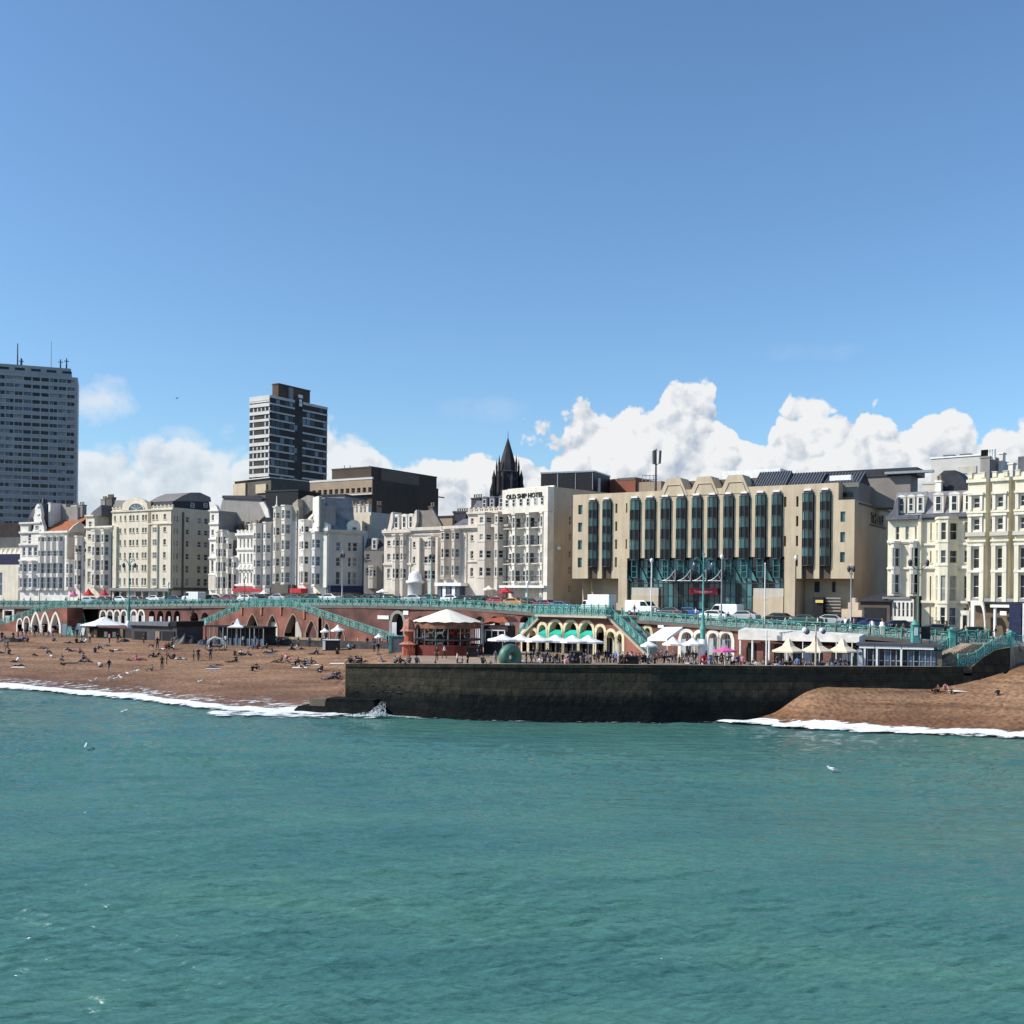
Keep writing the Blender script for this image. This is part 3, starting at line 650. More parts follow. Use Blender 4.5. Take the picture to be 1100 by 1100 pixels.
# blue-tinged bay block under the orange roof
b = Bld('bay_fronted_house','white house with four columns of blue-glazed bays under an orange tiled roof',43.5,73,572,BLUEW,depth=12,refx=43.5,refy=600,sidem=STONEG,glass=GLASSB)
b.cornice(573,pr=.6,h=.45,m=WHITEB); b.box(70.8,72.9,576,634,-.1,.35,WHITEB,'end_pilaster')
for x in (46,52.5,59,65.5): b.bay(x-2.2,x+3.2,576.5,634,[(577.5,582),(592,597.5),(605,616),(620,632)],pr=1.2,cant=.3,m=BLUEW,glass=GLASSB,fw=.8,cap=False,sidewins=True)
sf = b.sf
b.pxpoly([(73,572),(79,565),(85.5,560.5),(91,564),(91,577),(73,577)],-.4,.0,STONEG,'gable_wall',fr=sf)
mb = MB(); f = b.fr; zr, ze = b.z(562),b.z(572.2); mb.mesh([f.pt(-.2,.1,ze),f.pt(b.L-.05,.1,ze),f.pt(b.L-.05,-6,ze+4.0),f.pt(2,-6,ze+4.0),f.pt(b.L-.05,-12,ze),f.pt(-.2,-12,ze)],[(0,1,2,3),(3,2,4,5),(0,3,5)],TILE); mb.build('tiled_roof',b.root)
b = Bld('low_bay_house','low white house with blue-glazed bay between orange roof and narrow white house',73,83,603,WHITE,depth=10,cols=[(80,82)],rows=[(606,615),(619,630)],glass=GLASSB)
b.bay(73.6,79.6,602.5,634,[(606,616),(620,631)],glass=GLASSB,fw=.8)
b = Bld('narrow_bay_house','narrow white house with one tall bay left of the cream gabled house',82.5,92,577,WHITE,depth=10,cols=[(89.5,91.3)],rows=[(582,588),(596,604),(612,619)])
b.bay(83.2,89,577,632,[(586,593),(602,612),(618,628)],pr=1.2); b.chimney(76,82,544,577,d=-9,pots=3,m=WHITE); b.chimney(83,88,543,577,d=-9,pots=3,m=GREYW)
# cream gabled
b = Bld('gabled_cream_house','cream house with steep grey party wall and tall chimney, left of the big cream hotel',92,121,567,CREAM,cols=[(94,97.5)],rows=[(574,579),(587,593),(600,609),(614,626)],depth=11,refx=92)
b.box(91.8,101,554,567,-8,-.02,CREAM,'attic_wall'); b.cornice(555,pr=.4,h=.35,x0=91.8,x1=101.2); window(b.fr,(b.s(95),b.s(98),b.z(567),b.z(560)),b.root,d=.05,depth=.06)
b.cornice(567.5,pr=.5,h=.4,m=WHITE); b.bay(101.5,108.5,571,632,[(575,583),(588,597),(602,613),(617,629)],pr=1.3,m=WHITE); b.bay(111.5,118,571,632,[(575,583),(588,597),(602,613),(617,629)],pr=1.3,m=WHITE)
b.pxpoly([(101,567),(102,555),(105,544),(108,539),(108,536),(120,536),(121,567)],-4.4,-4.0,GREYW,'party_wall'); b.pxpoly([(92,554),(96,549),(101,545),(105,542),(105,554)],-6,-1,SLATE,'roof')
b.chimney(107.5,112,537,545,d=-3.8,pots=3,m=GREYW); b.chimney(113,119.5,535,545,d=-3.8,pots=5,m=DARKW)
# big cream hotel
rw = [(554.5,560),(568,573),(580.5,586.5),(594,600),(607,613.5),(621,628.5)]
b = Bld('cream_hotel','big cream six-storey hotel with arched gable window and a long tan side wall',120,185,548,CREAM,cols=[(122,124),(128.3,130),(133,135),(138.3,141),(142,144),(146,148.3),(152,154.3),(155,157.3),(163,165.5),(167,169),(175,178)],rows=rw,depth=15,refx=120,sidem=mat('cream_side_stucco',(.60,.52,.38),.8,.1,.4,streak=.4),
        sidewin=([(186.5,187.5),(189.5,191),(199.5,203),(212,216),(219,223.5)],[(554,560),(567.5,573),(580,586.5),(594,600.5),(607,615),(621,629)],185),refy=600,glass=None)
b.parapet(546.2,549,n=16); b.cornice(550.5,pr=.3,h=.25); b.cornice(565,pr=.3,h=.25,x0=160,x1=185)
n = 14; arcp = [(131.5,548),(132.5,541)]+[(134+i*23.0/n, 539.5-4.6*math.sin(math.pi*i/n)**.6) for i in range(n+1)]+[(158.5,541),(159.5,548)]
b.pxpoly(arcp,-.8,.12,CREAM,'arched_gable')
cw = [(139.5,547.8)]+[(147.3-7.8*math.cos(math.pi*i/12),547.8-6.6*math.sin(math.pi*i/12)) for i in range(13)]+[(154.9,547.8)]
b.pxpoly(cw[1:-1],.13,.2,GLASSB,'lunette_window')
mb = MB()
for i in range(12):
    a0, a1 = math.pi*i/12, math.pi*(i+1)/12
    q = [b.fr.hit(147.3-r_*math.cos(a),547.8-r_*.86*math.sin(a)) for r_,a in ((7.9,a0),(7.9,a1),(8.9,a1),(8.9,a0))]; mb.prism(b.fr,q,.13,.3,CREAM)
for i in range(1,5):
    a = math.pi*i/5; q0 = b.fr.hit(147.3,547.8); q1 = b.fr.hit(147.3-7.8*math.cos(a),547.8-6.6*math.sin(a)); mb.tube(b.fr.pt(q0[0],.22,q0[1]),b.fr.pt(q1[0],.22,q1[1]),.05,m=WPAINT,n=4)
mb.build('lunette_frame',b.root)
b.box(158.9,161.6,541,631,-.6,.08,mat('drainpipe_shadow_brick',(.25,.21,.15),.8,.1,.4),'recess_shade_strip'); b.box(123.8,126.6,566,631,.0,.5,CREAM,'pilaster'); b.box(164.8,170,566,631,.01,.35,CREAM,'projecting_bay')  # first strip sits almost flush; its dark colour paints a recess's shade
for y0,y1 in rw[1:]:
    for x0,x1 in ((165.6,167),(167.6,169.2)): window(b.fr,(b.s(x0),b.s(x1),b.z(y1),b.z(y0)),b.root,d=.42,depth=.05,g=GLASS)
b.box(120,185,631.5,634.5,-.1,.9,mat('grey_fascia',(.22,.22,.22),.7,.1,1),'shop_fascia')
for i in range(8):
    x = 123+i*7.8; b.box(x,x+5.4,635.5,647,-.1,.06,[DGLASS,GLASS,CURT][i%3],'shopfront')
b.pxpoly([(186,548),(187,538),(226,539),(227,548)],-9,-.4,DSLATE,'roof',fr=b.sf)
b.pxpoly([(188,538),(197,532.5),(206,529),(216,529),(227,534),(228,539)],-8.5,-.3,mat('roof_lead',(.20,.18,.17),.7,.1,1),'roof_cap',fr=b.sf)
for x in (205,219): window(b.sf,(b.sf.S(x),b.sf.S(x+4),b.sf.Z(545,x),b.sf.Z(540,x)),b.root,d=.0,depth=.3,g=GLASS,name='dormer_window')
for i in range(9):
    x = 161+i*2.7; b.chimney(x,x+1.6,541+(i%3),549,d=-4-(i%2)*2,th=.8,pots=2,m=GREYW if i%2 else DARKW)
s0 = b.sf; mb = MB(); mb.box(s0,s0.S(195.2),s0.S(196.4),.01,.3,b.z0,s0.Z(550,195),DARKW); mb.build('drainpipe',b.root)
mb = MB(); mb.box(s0,0,15,.01,.25,s0.Z(634,190),s0.Z(631,190),DARKW); mb.build('string_course',b.root)
# row of white houses 225-352
b = Bld('slim_white_house','slim ornate white house standing directly right of the big cream hotel',225,234.5,549,WHITEB,cols=[(226.8,229.3)],rows=[(553,559),(569,575),(584.5,593),(602,614)],depth=16,refx=225,sidem=GREYW)
for y in (549.5,563.5,580,600,618): b.cornice(y,pr=.35,h=.3)
b.pxpoly([(225.5,549),(226.5,546),(229,544),(231,542),(233,544),(234.5,549)],-.6,.1,WHITEB,'gable'); b.box(226,233,619,634,.02,.5,PINKC,'doorway')
o = b.pxpoly([(233,566),(234,557),(239.5,535),(241,533.2),(280,536),(286,553),(281,557),(270,568),(266,570),(250,570)],-6,-5,GREYW,'party_wall',d=-5)
b.pxpoly([(239.5,535),(240.5,532.3),(276,532.5),(284,536),(281,537)],-6.2,-4.6,DSLATE,'coping',d=-5)
for i in range(7): b.chimney(238+i*6,241.5+i*6,564+(i%3),572,d=-4.4,th=.8,pots=2,m=DARKW)
b.pxpoly([(280,540),(284.5,539),(289,547),(291,556),(287,556)],-4,-3.6,WHITE,'skylight_slope',d=-4)
b = Bld('double_bay_house','white house with paired slim full-height bays, left of the blank grey wall',234.5,245,572,WHITE,depth=12,refx=234.5)
b.bay(234.8,239,572,638,[(577,584),(590,598),(604,614),(620,632)],pr=1.1,glass=GLASSB); b.bay(239.6,244.4,571,638,[(577,584),(590,598),(604,614),(620,632)],pr=1.1,glass=GLASSB); b.cornice(573,x0=234.5,m=WHITEB)
b = Bld('low_white_house','low white house with narrow bay under a blank grey wall',245,255,597,WHITE,depth=7,refx=245)
b.bay(245.3,250,580,638,[(584,590),(600,609),(616,632)],pr=1.0); b.bay(251,254.8,600,638,[(604,610),(617,632)],pr=.8)
b.box(245,255,580,597.5,-8,-1.4,GREYW,'rear_wall')
# ornate hotel
b = Bld('ornate_hotel','small ornate white hotel with balustrade and rows of five narrow windows, flag pole in front',254.5,276,576,WHITEB,cols=[(257.3,259),(261.3,263),(265.4,267.2),(269.2,271),(272.8,274.6)],rows=[(579,588.5),(595,604.5),(615,626.5)],depth=13,refx=254.5)
b.parapet(570.5,573.5,n=5); b.cornice(575.5,pr=.6,h=.5); b.cornice(591,pr=.3); b.cornice(611.5,pr=.4); b.cornice(629.5,pr=.6,h=.4)
mb = MB()
for i in range(4):
    s = b.s(259+i*4.4); mb.lathe(b.fr.pt(s,.15,b.z(612)),[(.5,-.1),(.55,.5),(.35,.9),(0,1.1)],WHITEB,8,squash=.6)
mb.build('window_hoods',b.root)
b.box(256,288,632,635,.1,1.6,RED,'awning'); b.chimney(266.5,268.5,564,571,d=-2,pots=1,m=WHITEB); b.chimney(271.5,274,563,571,d=-2,pots=2,m=WHITEB)
b.pxpoly([(268,566),(276,560),(292,555.5),(293,560),(280,566),(276,570)],-9,-3,mat('brown_roof',(.22,.12,.05),.8,.2,2),'roof')
b = Bld('grey_bay_house','grey and white house with two tall bays right of the ornate hotel',276,296,566,BLUEW,depth=13,refx=276,sidem=GREYW,cols=[(283,284.5)],rows=[(576,584),(590,600)],glass=GLASSB)
for x0,x1,yt in ((276.3,281.5,564),(286.5,292,563)): b.bay(x0,x1,yt,636,[(573,579),(586,594),(602,609),(617,629)],pr=1.4,glass=GLASSB,fw=.7)
b.box(282,286,566,634,.01,.12,GREYW,'recess_panel'); b.box(292.2,295.8,564,634,.01,.12,mat('lilac_render',(.42,.40,.44),.8,.1,1),'recess_panel')
b.box(276.2,296,632,638,.1,1.5,GREYW,'awning')
b = Bld('tall_bay_house','tallest white house of the left terrace, two stacks of pale bays and a finial',296,320,546,WHITE,depth=14,refx=296,sidem=GREYW,cols=[(302,303.6)],rows=[(553,559),(571,577),(588,594),(606,613)])
b.bay(296.3,301.5,546,627,[(551,557),(567,575),(583,592),(600,608),(616,625)],pr=1.2,fw=.55); b.bay(305.5,313,545,628,[(549,558),(564,574),(581,591),(598,609),(615,626)],pr=1.5,glass=GLASSB,fw=.75)
mb = MB(); c = b.fr.pt(b.s(297.8),.3,b.z(546)); mb.lathe(c,[(.35,0),(.35,.5),(.14,.7),(.1,2.3),(0,2.6)],WHITE,8); mb.build('finial',b.root)
b.pxpoly([(314,546),(314.5,541),(320,536),(320,560),(314,560)],-3,.02,mat('buff_gable',(.40,.36,.28),.8,.1,1),'gable_return')
b.box(300,318,628,637,.1,2.2,DARKW,'awning')
b = Bld('sloping_roof_house','white house with curved dark party wall, red awning at its foot',320,334,558,WHITEB,depth=12,refx=320,cols=[(321.5,324)],rows=[(568,574),(582,588),(598,605),(614,627)])
b.bay(325.8,332.8,560,628,[(566,572),(582,590),(598,606),(614,626)],pr=1.3,fw=.6)
b.pxpoly([(319.5,557),(320,540),(323,536),(330,532),(337,533),(341,540),(341,545),(333,549),(325,556)],-2.2,-1.6,GREYW,'party_wall',d=-1.6)
b.box(317,331,632,637,.1,2.0,RED,'awning'); 
b = Bld('corner_bay_house','white corner house with ornate sculpted dormers and blue-glazed bay',334,352.5,569,WHITEB,depth=12,refx=334,cols=[(335,336.8)],rows=[(586,594),(602,610),(617,627)])
b.bay(338.5,345.5,573,631,[(580,589),(598,608),(616,628)],pr=1.5,glass=GLASSB,fw=.8); b.box(348.8,352.4,576,631,-.1,.4,WHITEB,'corner_pilaster'); b.cornice(571,pr=.6,h=.6)
b.pxpoly([(336,569),(337,563),(339,560),(342,558.5),(345,561),(347,563),(350,561),(352.5,564),(353,569)],-.8,.3,WHITEB,'sculpted_gable')
b.pxpoly([(326,562),(328,556),(333,551),(338,548),(339,550),(334,553),(330,558),(329,562)],-1.4,-.8,WHITEB,'curved_parapet')
# hotel side wing, angled to the east
b = Bld('grey_wing_hotel','pale grey corner hotel wing with a round white dormer and dark slate mansard',352.5,391,571,STONEG,D0=D_front(352),D1=D_front(352)+3,cols=[(361,365.5),(374,377),(379,384)],rows=[(582,591.5),(598.5,608),(614,628)],depth=14,refx=352.5,refy=600,sidem=STONEG)
b.cornice(571.5,pr=.5,h=.5); b.box(352.6,391,629,636,.05,1.8,NAVY,'awning')
b.mansard(352.5,382,571,533,mat('blue_grey_slate',(.17,.18,.20),.7,.2,1),slope=3.0,name='roof',back=12)
b.box(343,349,536,571,-5,-.4,GREYW,'party_wall'); b.box(349.2,361,543,564,-1.9,-.6,GREYW,'party_wall')
b.box(342.2,343.8,533,566,-5,-.3,WHITE,'chimney_edge')
rd = [(373,571)]+[(380-7*math.cos(math.pi*i/10),566-7.5*math.sin(math.pi*i/10)) for i in range(11)]+[(387,571)]
b.pxpoly(rd,-1.6,.25,WHITE,'round_dormer'); window(b.fr,(b.s(377.4),b.s(382.5),b.z(571),b.z(565)),b.root,d=.3,depth=.04,g=GLASS,name='dormer_window')
b = Bld('rear_cream_block','cream back wing with chimney pots rising behind the round dormer',376,398,551,IVORY if False else CREAM,D0=232,D1=229,depth=10,cols=[(392,394)],rows=[(565,572)],sidem=STONEG,refx=376)
for i in range(5): b.chimney(375+i*4.4,377.6+i*4.4,543+(i%2)*1.5,552,d=-.5,th=.9,pots=2,m=PINKC if i%2 else WHITE)
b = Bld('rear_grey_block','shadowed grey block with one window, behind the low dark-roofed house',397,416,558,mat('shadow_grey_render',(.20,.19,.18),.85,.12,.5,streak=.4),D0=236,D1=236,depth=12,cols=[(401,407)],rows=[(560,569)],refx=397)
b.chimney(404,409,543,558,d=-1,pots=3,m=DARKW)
b = Bld('recessed_dark_house','low grey-brown house set back, dark roof with one white dormer',391,412.5,592,mat('grey_brown_render',(.24,.22,.20),.85,.12,.5,streak=.5),D0=217,D1=216,cols=[(393,397)],rows=[(595,601),(610,616)],depth=10,refx=391)
b.mansard(391,412.5,592,578,DSLATE,slope=1.5,dorm=(401.5,),dw=1.1); b.bay(396,405,609,632,[(612,619)],pr=.9,m=STONEG,fw=.8)
# cream mansard trio
rw = [(581,586.5),(595,601.5),(611,621)]
b = Bld('mansard_house','cream house with curved ends, three-dormer mansard and two tall chimneys',412.5,442,575,PINKC,cols=[(415.8,419.2)],rows=rw,depth=11,refx=412.5)
b.cornice(573,pr=.7,h=.6); b.parapet(569.5,572.8,n=6); b.cornice(607,pr=.3)
b.bay(422.5,429.5,576,640,rw,pr=.8); b.bay(430.8,437.5,576,640,rw,pr=.8)
b.mansard(414,444,571,553,mat('brown_slate',(.16,.14,.13),.7,.15,2),slope=2.6,dorm=(424.5,433,440),dw=1.3,dh=2.4)
b.pxpoly([(416,571),(418,563),(420.3,551),(422.5,550),(422.5,560),(420,571)],-2.5,.1,PINKC,'party_wall'); b.pxpoly([(441,571),(444,563),(446,549),(448,547.5),(448,560),(445,571)],-2.5,.1,PINKC,'party_wall')
b.pxpoly([(446,571),(448,548.5),(463,547.5),(472,564),(472,571)],-1.2,-.6,mat('brown_render',(.22,.19,.17),.8,.1,1),'rear_gable'); b.chimney(460,464.5,545,552,d=-1.4,pots=2,m=DARKW)
b = Bld('colonnaded_house','cream house with recessed centre and white kiosk-like porch, right of the mansard house',442,475,572,PINKC,cols=[(443.3,446),(455,459.5)],rows=[(582,588),(598,605),(613,622)],depth=11,refx=442)
b.cornice(570.5,pr=.8,h=.6); b.cornice(575,pr=.3); b.bay(462,469.5,579,640,[(582,588),(598,605),(613,622)],pr=1.2,fw=.6); b.box(450.5,453,578,622,.01,.7,PINKC,'pilaster'); b.box(471,473.5,578,640,.01,.9,PINKC,'pilaster')
mb = MB(); c = b.fr.pt(b.s(452.3),1.6,b.z(640)-.6); mb.lathe(c,[(1.35,0),(1.35,2.8),(1.7,2.9),(1.7,3.3),(1.25,3.5),(1.15,4.4),(.5,5.1),(0,5.2)],WPAINT,12); mb.build('porch',b.root)
b = Bld('slate_roof_house','cream bay-fronted house with low slate roof and white shopfront',475,502.5,570,PINKC,cols=[(500,501.6)],rows=[(573,580),(588,596),(608,617)],depth=11,refx=475)
b.cornice(568.5,pr=.7,h=.5); b.bay(476.5,484.5,571,622,[(573,580),(590,599),(608,618)],pr=1.4); b.bay(488.5,495,571,622,[(573,580),(590,599),(608,618)],pr=1.4)
b.mansard(478,502,569,557,SLATE,slope=2.6,hip=1); b.chimney(488,500,551,568,d=-5,pots=5,m=DSLATE); b.box(474.5,503,626,629.5,.05,2.0,WPAINT,'shop_fascia'); 
for i in range(5): b.box(476.5+i*5,479.8+i*5,630,641,.1,1.5,[GLASSB,WPAINT][i%2],'shopfront')
b = Bld('five_storey_house','taller five-storey cream house with mansard and balustrade left of the lettered hotel',502.5,546,553,PINKC,cols=[(505.2,508.3)],rows=[(557,563),(575,581),(592,600),(610,619)],depth=11,refx=502.5)
b.parapet(547,551,n=8); b.cornice(552.5,pr=.5,h=.4); b.cornice(567.5,pr=.7,h=.5); b.cornice(604,pr=.25,h=.2)
b.bay(515.8,529.5,553.5,640,[(557,563),(575,581),(592,600),(610,619)],pr=1.5,cant=.22,fw=.45); b.bay(534.5,542.5,553.5,640,[(557,563),(575,581),(592,600),(610,619)],pr=1.5,fw=.5)
b.mansard(505,545,549,537.5,SLATE,slope=1.6,dorm=(519,527,537),dw=1.3,dh=1.8,dm=SLATE); b.chimney(505.5,515,536,548,d=-3,pots=4,m=DSLATE)
# lettered hotel
b = Bld('lettered_hotel','tall white hotel with OLD SHIP HOTEL in dark letters and black iron balconies',545.5,594.5,527,WHITE,D0=191,D1=183.5,cols=[(549,552.5),(556.5,559.5),(564,567.5),(571.7,575),(579.5,583),(587,590.2)],rows=[(538,545)],depth=14,refx=545.5,refy=600,sidem=TANS,
        sidewin=([(611,613.5)],[(553,562),(572,579),(591,598),(608,616),(629,636)],594.5))
b.cornice(527.2,pr=.25,h=.25); b.cornice(548,pr=.2,h=.2); mb = MB(); mb.box(b.fr,b.s(590.3),b.L,.01,1.5,b.z0,b.z(553),WHITE); mb.box(b.fr,0,b.L,.0,1.5,b.z(552.8),b.z(527.4),WHITE); mb.build('projecting_frame',b.root)
for i,(x0,x1) in enumerate([(549,552.5),(556.5,559.5),(564,567.5),(571.7,575),(579.5,583),(587,590)]): window(b.fr,(b.s(x0),b.s(x1),b.z(545.5),b.z(538)),b.root,d=1.56,depth=.05)
rr = [(557.5,568),(576,586.5),(594.5,605.5),(613,624.5)]
for x0,x1 in ((553.6,560.8),(568.5,576),(584,590)):
    b.bay(x0,x1,554.5,641,rr,pr=1.35,cant=.3,m=WHITE,fw=.7)
for x0,x1 in ((546.5,553),(561.5,568),(576.5,583.5)):
    for y0,y1 in rr:
        window(b.fr,(b.s(x0)+.15,b.s(x1)-.15,b.z(y1),b.z(y0)),b.root,d=.1,depth=.05,g=rnd.choice([CURT,GLASS]),bars=(2,1)); b.balconies(x0+.2,x1,y1+1.2,pr=1.4)
b.box(546,594,629,631.5,.2,2.2,WPAINT,'ground_canopy')
cu = bpy.data.curves.new('hotel_lettering','FONT'); cu.body = 'OLD SHIP HOTEL'; cu.size = 1.42; cu.extrude = .06; cu.align_x = 'CENTER'; cu.space_character = 1.02; cu.offset = .03
tmp = bpy.data.objects.new('t',cu); COL.objects.link(tmp); bpy.context.view_layer.update()
me = bpy.data.meshes.new_from_object(tmp.evaluated_get(bpy.context.evaluated_depsgraph_get())); bpy.data.objects.remove(tmp)
def place_text(me, fr, s, d, z, wid, m, parent, name='lettering'):
    xs = [v.co.x for v in me.vertices]; k = wid/(max(xs)-min(xs)); k2 = k
    off = wloc(parent)
    for v in me.vertices: p = fr.pt(s+v.co.x*k,d+v.co.z,z+v.co.y*k2); v.co = p-off
    me.materials.clear(); me.materials.append(m); o = bpy.data.objects.new(name,me); COL.objects.link(o); o.parent = parent; return o
def text_mesh(body,size=1.0,ext=.05,offs=.0):
    cu = bpy.data.curves.new('txt','FONT'); cu.body = body; cu.size = size; cu.extrude = ext; cu.align_x = 'CENTER'; cu.offset = offs
    t = bpy.data.objects.new('t',cu); COL.objects.link(t); bpy.context.view_layer.update()
    me = bpy.data.meshes.new_from_object(t.evaluated_get(bpy.context.evaluated_depsgraph_get())); bpy.data.objects.remove(t); return me
place_text(me,b.fr,(b.s(550)+b.s(589.5))/2,1.58,b.z(535.6,570),b.s(589.5)-b.s(550),BLACK,b.root)
mb = MB(); c = b.sf.hit(598.5,589); mb.lathe(b.sf.pt(c[0],.35,c[1]),[(0,-.35),(.35,-.2),(.4,0),(.35,.2),(0,.35)],WPAINT,8); mb.build('wall_lamp',b.root)
b.sf2 = None
# rooftop plant block behind
f = Frame.px(581,200,638,196,520); r = empty('rooftop_plant_block',f.pt(f.L/2,-4,gnd(600)),'black box-shaped plant block standing above the lettered hotel roof','building',GH)
mb = MB(); mb.box(f,0,f.L,-9,0,gnd(600)-1,f.Z(509,581),BLACK); mb.box(f,-.1,f.L+.1,-9.1,.1,f.Z(509,581)+.002,f.Z(508,581)+.1,METAL); mb.build('wall',r)
mb = MB()
for x in (598.5,598.9,618,636.3): s = f.S(x,520); mb.box(f,s,s+.12,.01,.08,f.Z(527,598),f.Z(509,598)-.05,METAL)
mb.build('panel_joint',r)
mb = MB(); mb.tube(f.pt(f.L+.6,-1,f.Z(530,638)),f.pt(f.L+.6,-1,f.Z(512,638)),.12,m=DMETAL); mb.tube(f.pt(f.L+.6,-1,f.Z(530,638)),f.pt(f.L+.6,-1,f.Z(513,638)),.3,m=METAL); mb.build('flue',r)
# ================================================================ the modern hotel with green glass bays
D0, D1 = 176, 153
f = Frame.px(615,D0,905,D1,600); S = lambda x,y=600,d=0: f.S(x,y,d); Z = lambda y,x: f.Z(y,x)
HZ0 = min(gnd(615),gnd(905))-1.2
root = empty('glass_bay_hotel',f.pt(f.L/2,-10,HZ0),'long sandy modern hotel with stepped gables and tall green glass bays','hotel',GH)
tl, tr = Z(532.7,615), Z(517.2,900); ZT = (tl+tr)/2
zb = (Z(622.7,615)+Z(620,905))/2              # underside of the end wings
zc = (Z(600.5,676)+Z(597,838))/2            # underside of the middle piers
Scols = []
def pair(xa,xb): return (S(xa,560),S(xb,560))
wing_l = [pair(632,642.5),pair(647,657.5)]
mid = [pair(676.5+i*16.35+i*i*.06,688+i*16.35+i*i*.07) for i in range(10)]
wing_r = [pair(861.5,874.5),pair(880.5,893)]
rowp = 18.8/21.5
def zrow(px,k,a,b_,pxref,frac): pass
smallL = [pair(621,625.5)]; nar = [pair(660.8,663),pair(672.2,673.8),pair(842,844.5),pair(855,857.5)]
zr = [(Z(552.5,623),Z(542.5,623)),(Z(571.3,623),Z(561.4,623)),(Z(590.3,623),Z(580.3,623)),(Z(609.5,623),Z(599,623))]
holes = [(a,c,z0,z1) for a,c in smallL for z0,z1 in zr]
holes += [(nar[0][0],nar[0][1],z0,z1) for z0,z1 in zr]+[(nar[1][0],nar[1][1],z0,z1) for z0,z1 in zr[0::2]]+[(nar[2][0],nar[2][1],z0,z1) for z0,z1 in zr[0::2]]+[(nar[3][0],nar[3][1],z0,z1) for z0,z1 in zr]
sr = pair(903-2,909); rend = []
smallR = pair(887.5+15.5,893.5+15.5)
bz_l = (Z(609,640),Z(540,640)); bz_m = (zc,Z(535.5,700)); 
zbt = Z(539.5,640); zb_l = Z(609,640)
holes += [(a,c,zb,zbt) for a,c in wing_l+wing_r]+[(a,c,zc,zbt) for a,c in mid]
XR = S(905,600)
Wd = MB()
LG = (S(673.5,620),S(842.5,620))   # lower glazed zone
# upper wall in three runs
wallface(Wd,f,0,LG[0],zb,ZT,holes,TAN,depth=.9); wallface(Wd,f,LG[0],LG[1],zc,ZT,holes,TAN,depth=.9)
smr = (S(888.5+14,600)-1.9,S(888.5+14,600)-.6)
extra = [(S(902.3,600)-.0,S(907.5,600),z0,z1) for z0,z1 in [(Z(560.5,905),Z(549.5,905)),(Z(582.5,905),Z(571.5,905)),(Z(604,905),Z(593,905))]]
E1 = S(917.5,600)     # right end of the facade
wallface(Wd,f,LG[1],S(900,600),zb,ZT,holes,TAN,depth=.9)
ZT2 = Z(537,903)
wallface(Wd,f,S(900,600),E1,zb,ZT2,extra,TAN,depth=.4)
for (a,c) in ((0,LG[0]),(LG[0],LG[1]),(LG[1],S(900,600))): Wd.box(f,a,c,-18,-.92,zb if a!=LG[0] else zc,ZT-.02,TANS)
Wd.box(f,S(900,600),E1,-22,-.42,zb,ZT2-.02,TANS)
sf = f.side(E1); Wd.poly([sf.pt(0,0,HZ0),sf.pt(30,0,HZ0),sf.pt(30,0,ZT2),sf.pt(0,0,ZT2)],TANS)
sf0 = f.side(S(900,600)); Wd.poly([sf0.pt(0,0,ZT2),sf0.pt(18,0,ZT2),sf0.pt(18,0,ZT),sf0.pt(0,0,ZT)],TAN)
Wd.box(f,S(900,600)+.02,E1-.05,-22,-2.2,ZT2,ZT+.15,mat('plant_room_grey',(.23,.21,.19),.8,.1,.5))
# piers down to the ground
for x0,x1 in ((664.3,673.5),(842.7,855.5)): Wd.box(f,S(x0,620),S(x1,620)-.002,-6,-.0,HZ0,zb-.002,TAN)
Wd.poly([f.pt(S(624,640),-.1,zb-.002),f.pt(S(631,640),-.1,HZ0),f.pt(S(631,640),-3,HZ0),f.pt(S(624,640),-3,zb-.002)],TAN)
Wd.box(f,S(624,640)-1.5,S(664,620)-.1,-8,-3.2,HZ0,zb-.002,TANS); Wd.box(f,S(856,620),E1-.3,-9,-3.6,HZ0,zb-.002,TANS); Wd.box(f,-.02,S(624,640)-1.6,-14,-9,HZ0,zb-.002,TANS)
Wd.poly([sf.pt(0,-.01,HZ0),sf.pt(3.7,-.01,HZ0),sf.pt(3.7,-.01,zb),sf.pt(0,-.01,zb)],TANS)
Wd.build('wall',root)
for a,c in ((smallL[0]),): pass
for h in [(smallL[0][0],smallL[0][1],z0,z1) for z0,z1 in zr]+extra: window(f,h,root,depth=.35,g=TEALL,fm=DMETAL,bars=(1,0))
for q,zz in ((nar[0],zr),(nar[1],zr[0::2]),(nar[2],zr[0::2]),(nar[3],zr)):
    for z0,z1 in zz: window(f,(q[0],q[1],z0,z1),root,depth=.5,g=DGLASS,fm=DMETAL,bars=(1,0))
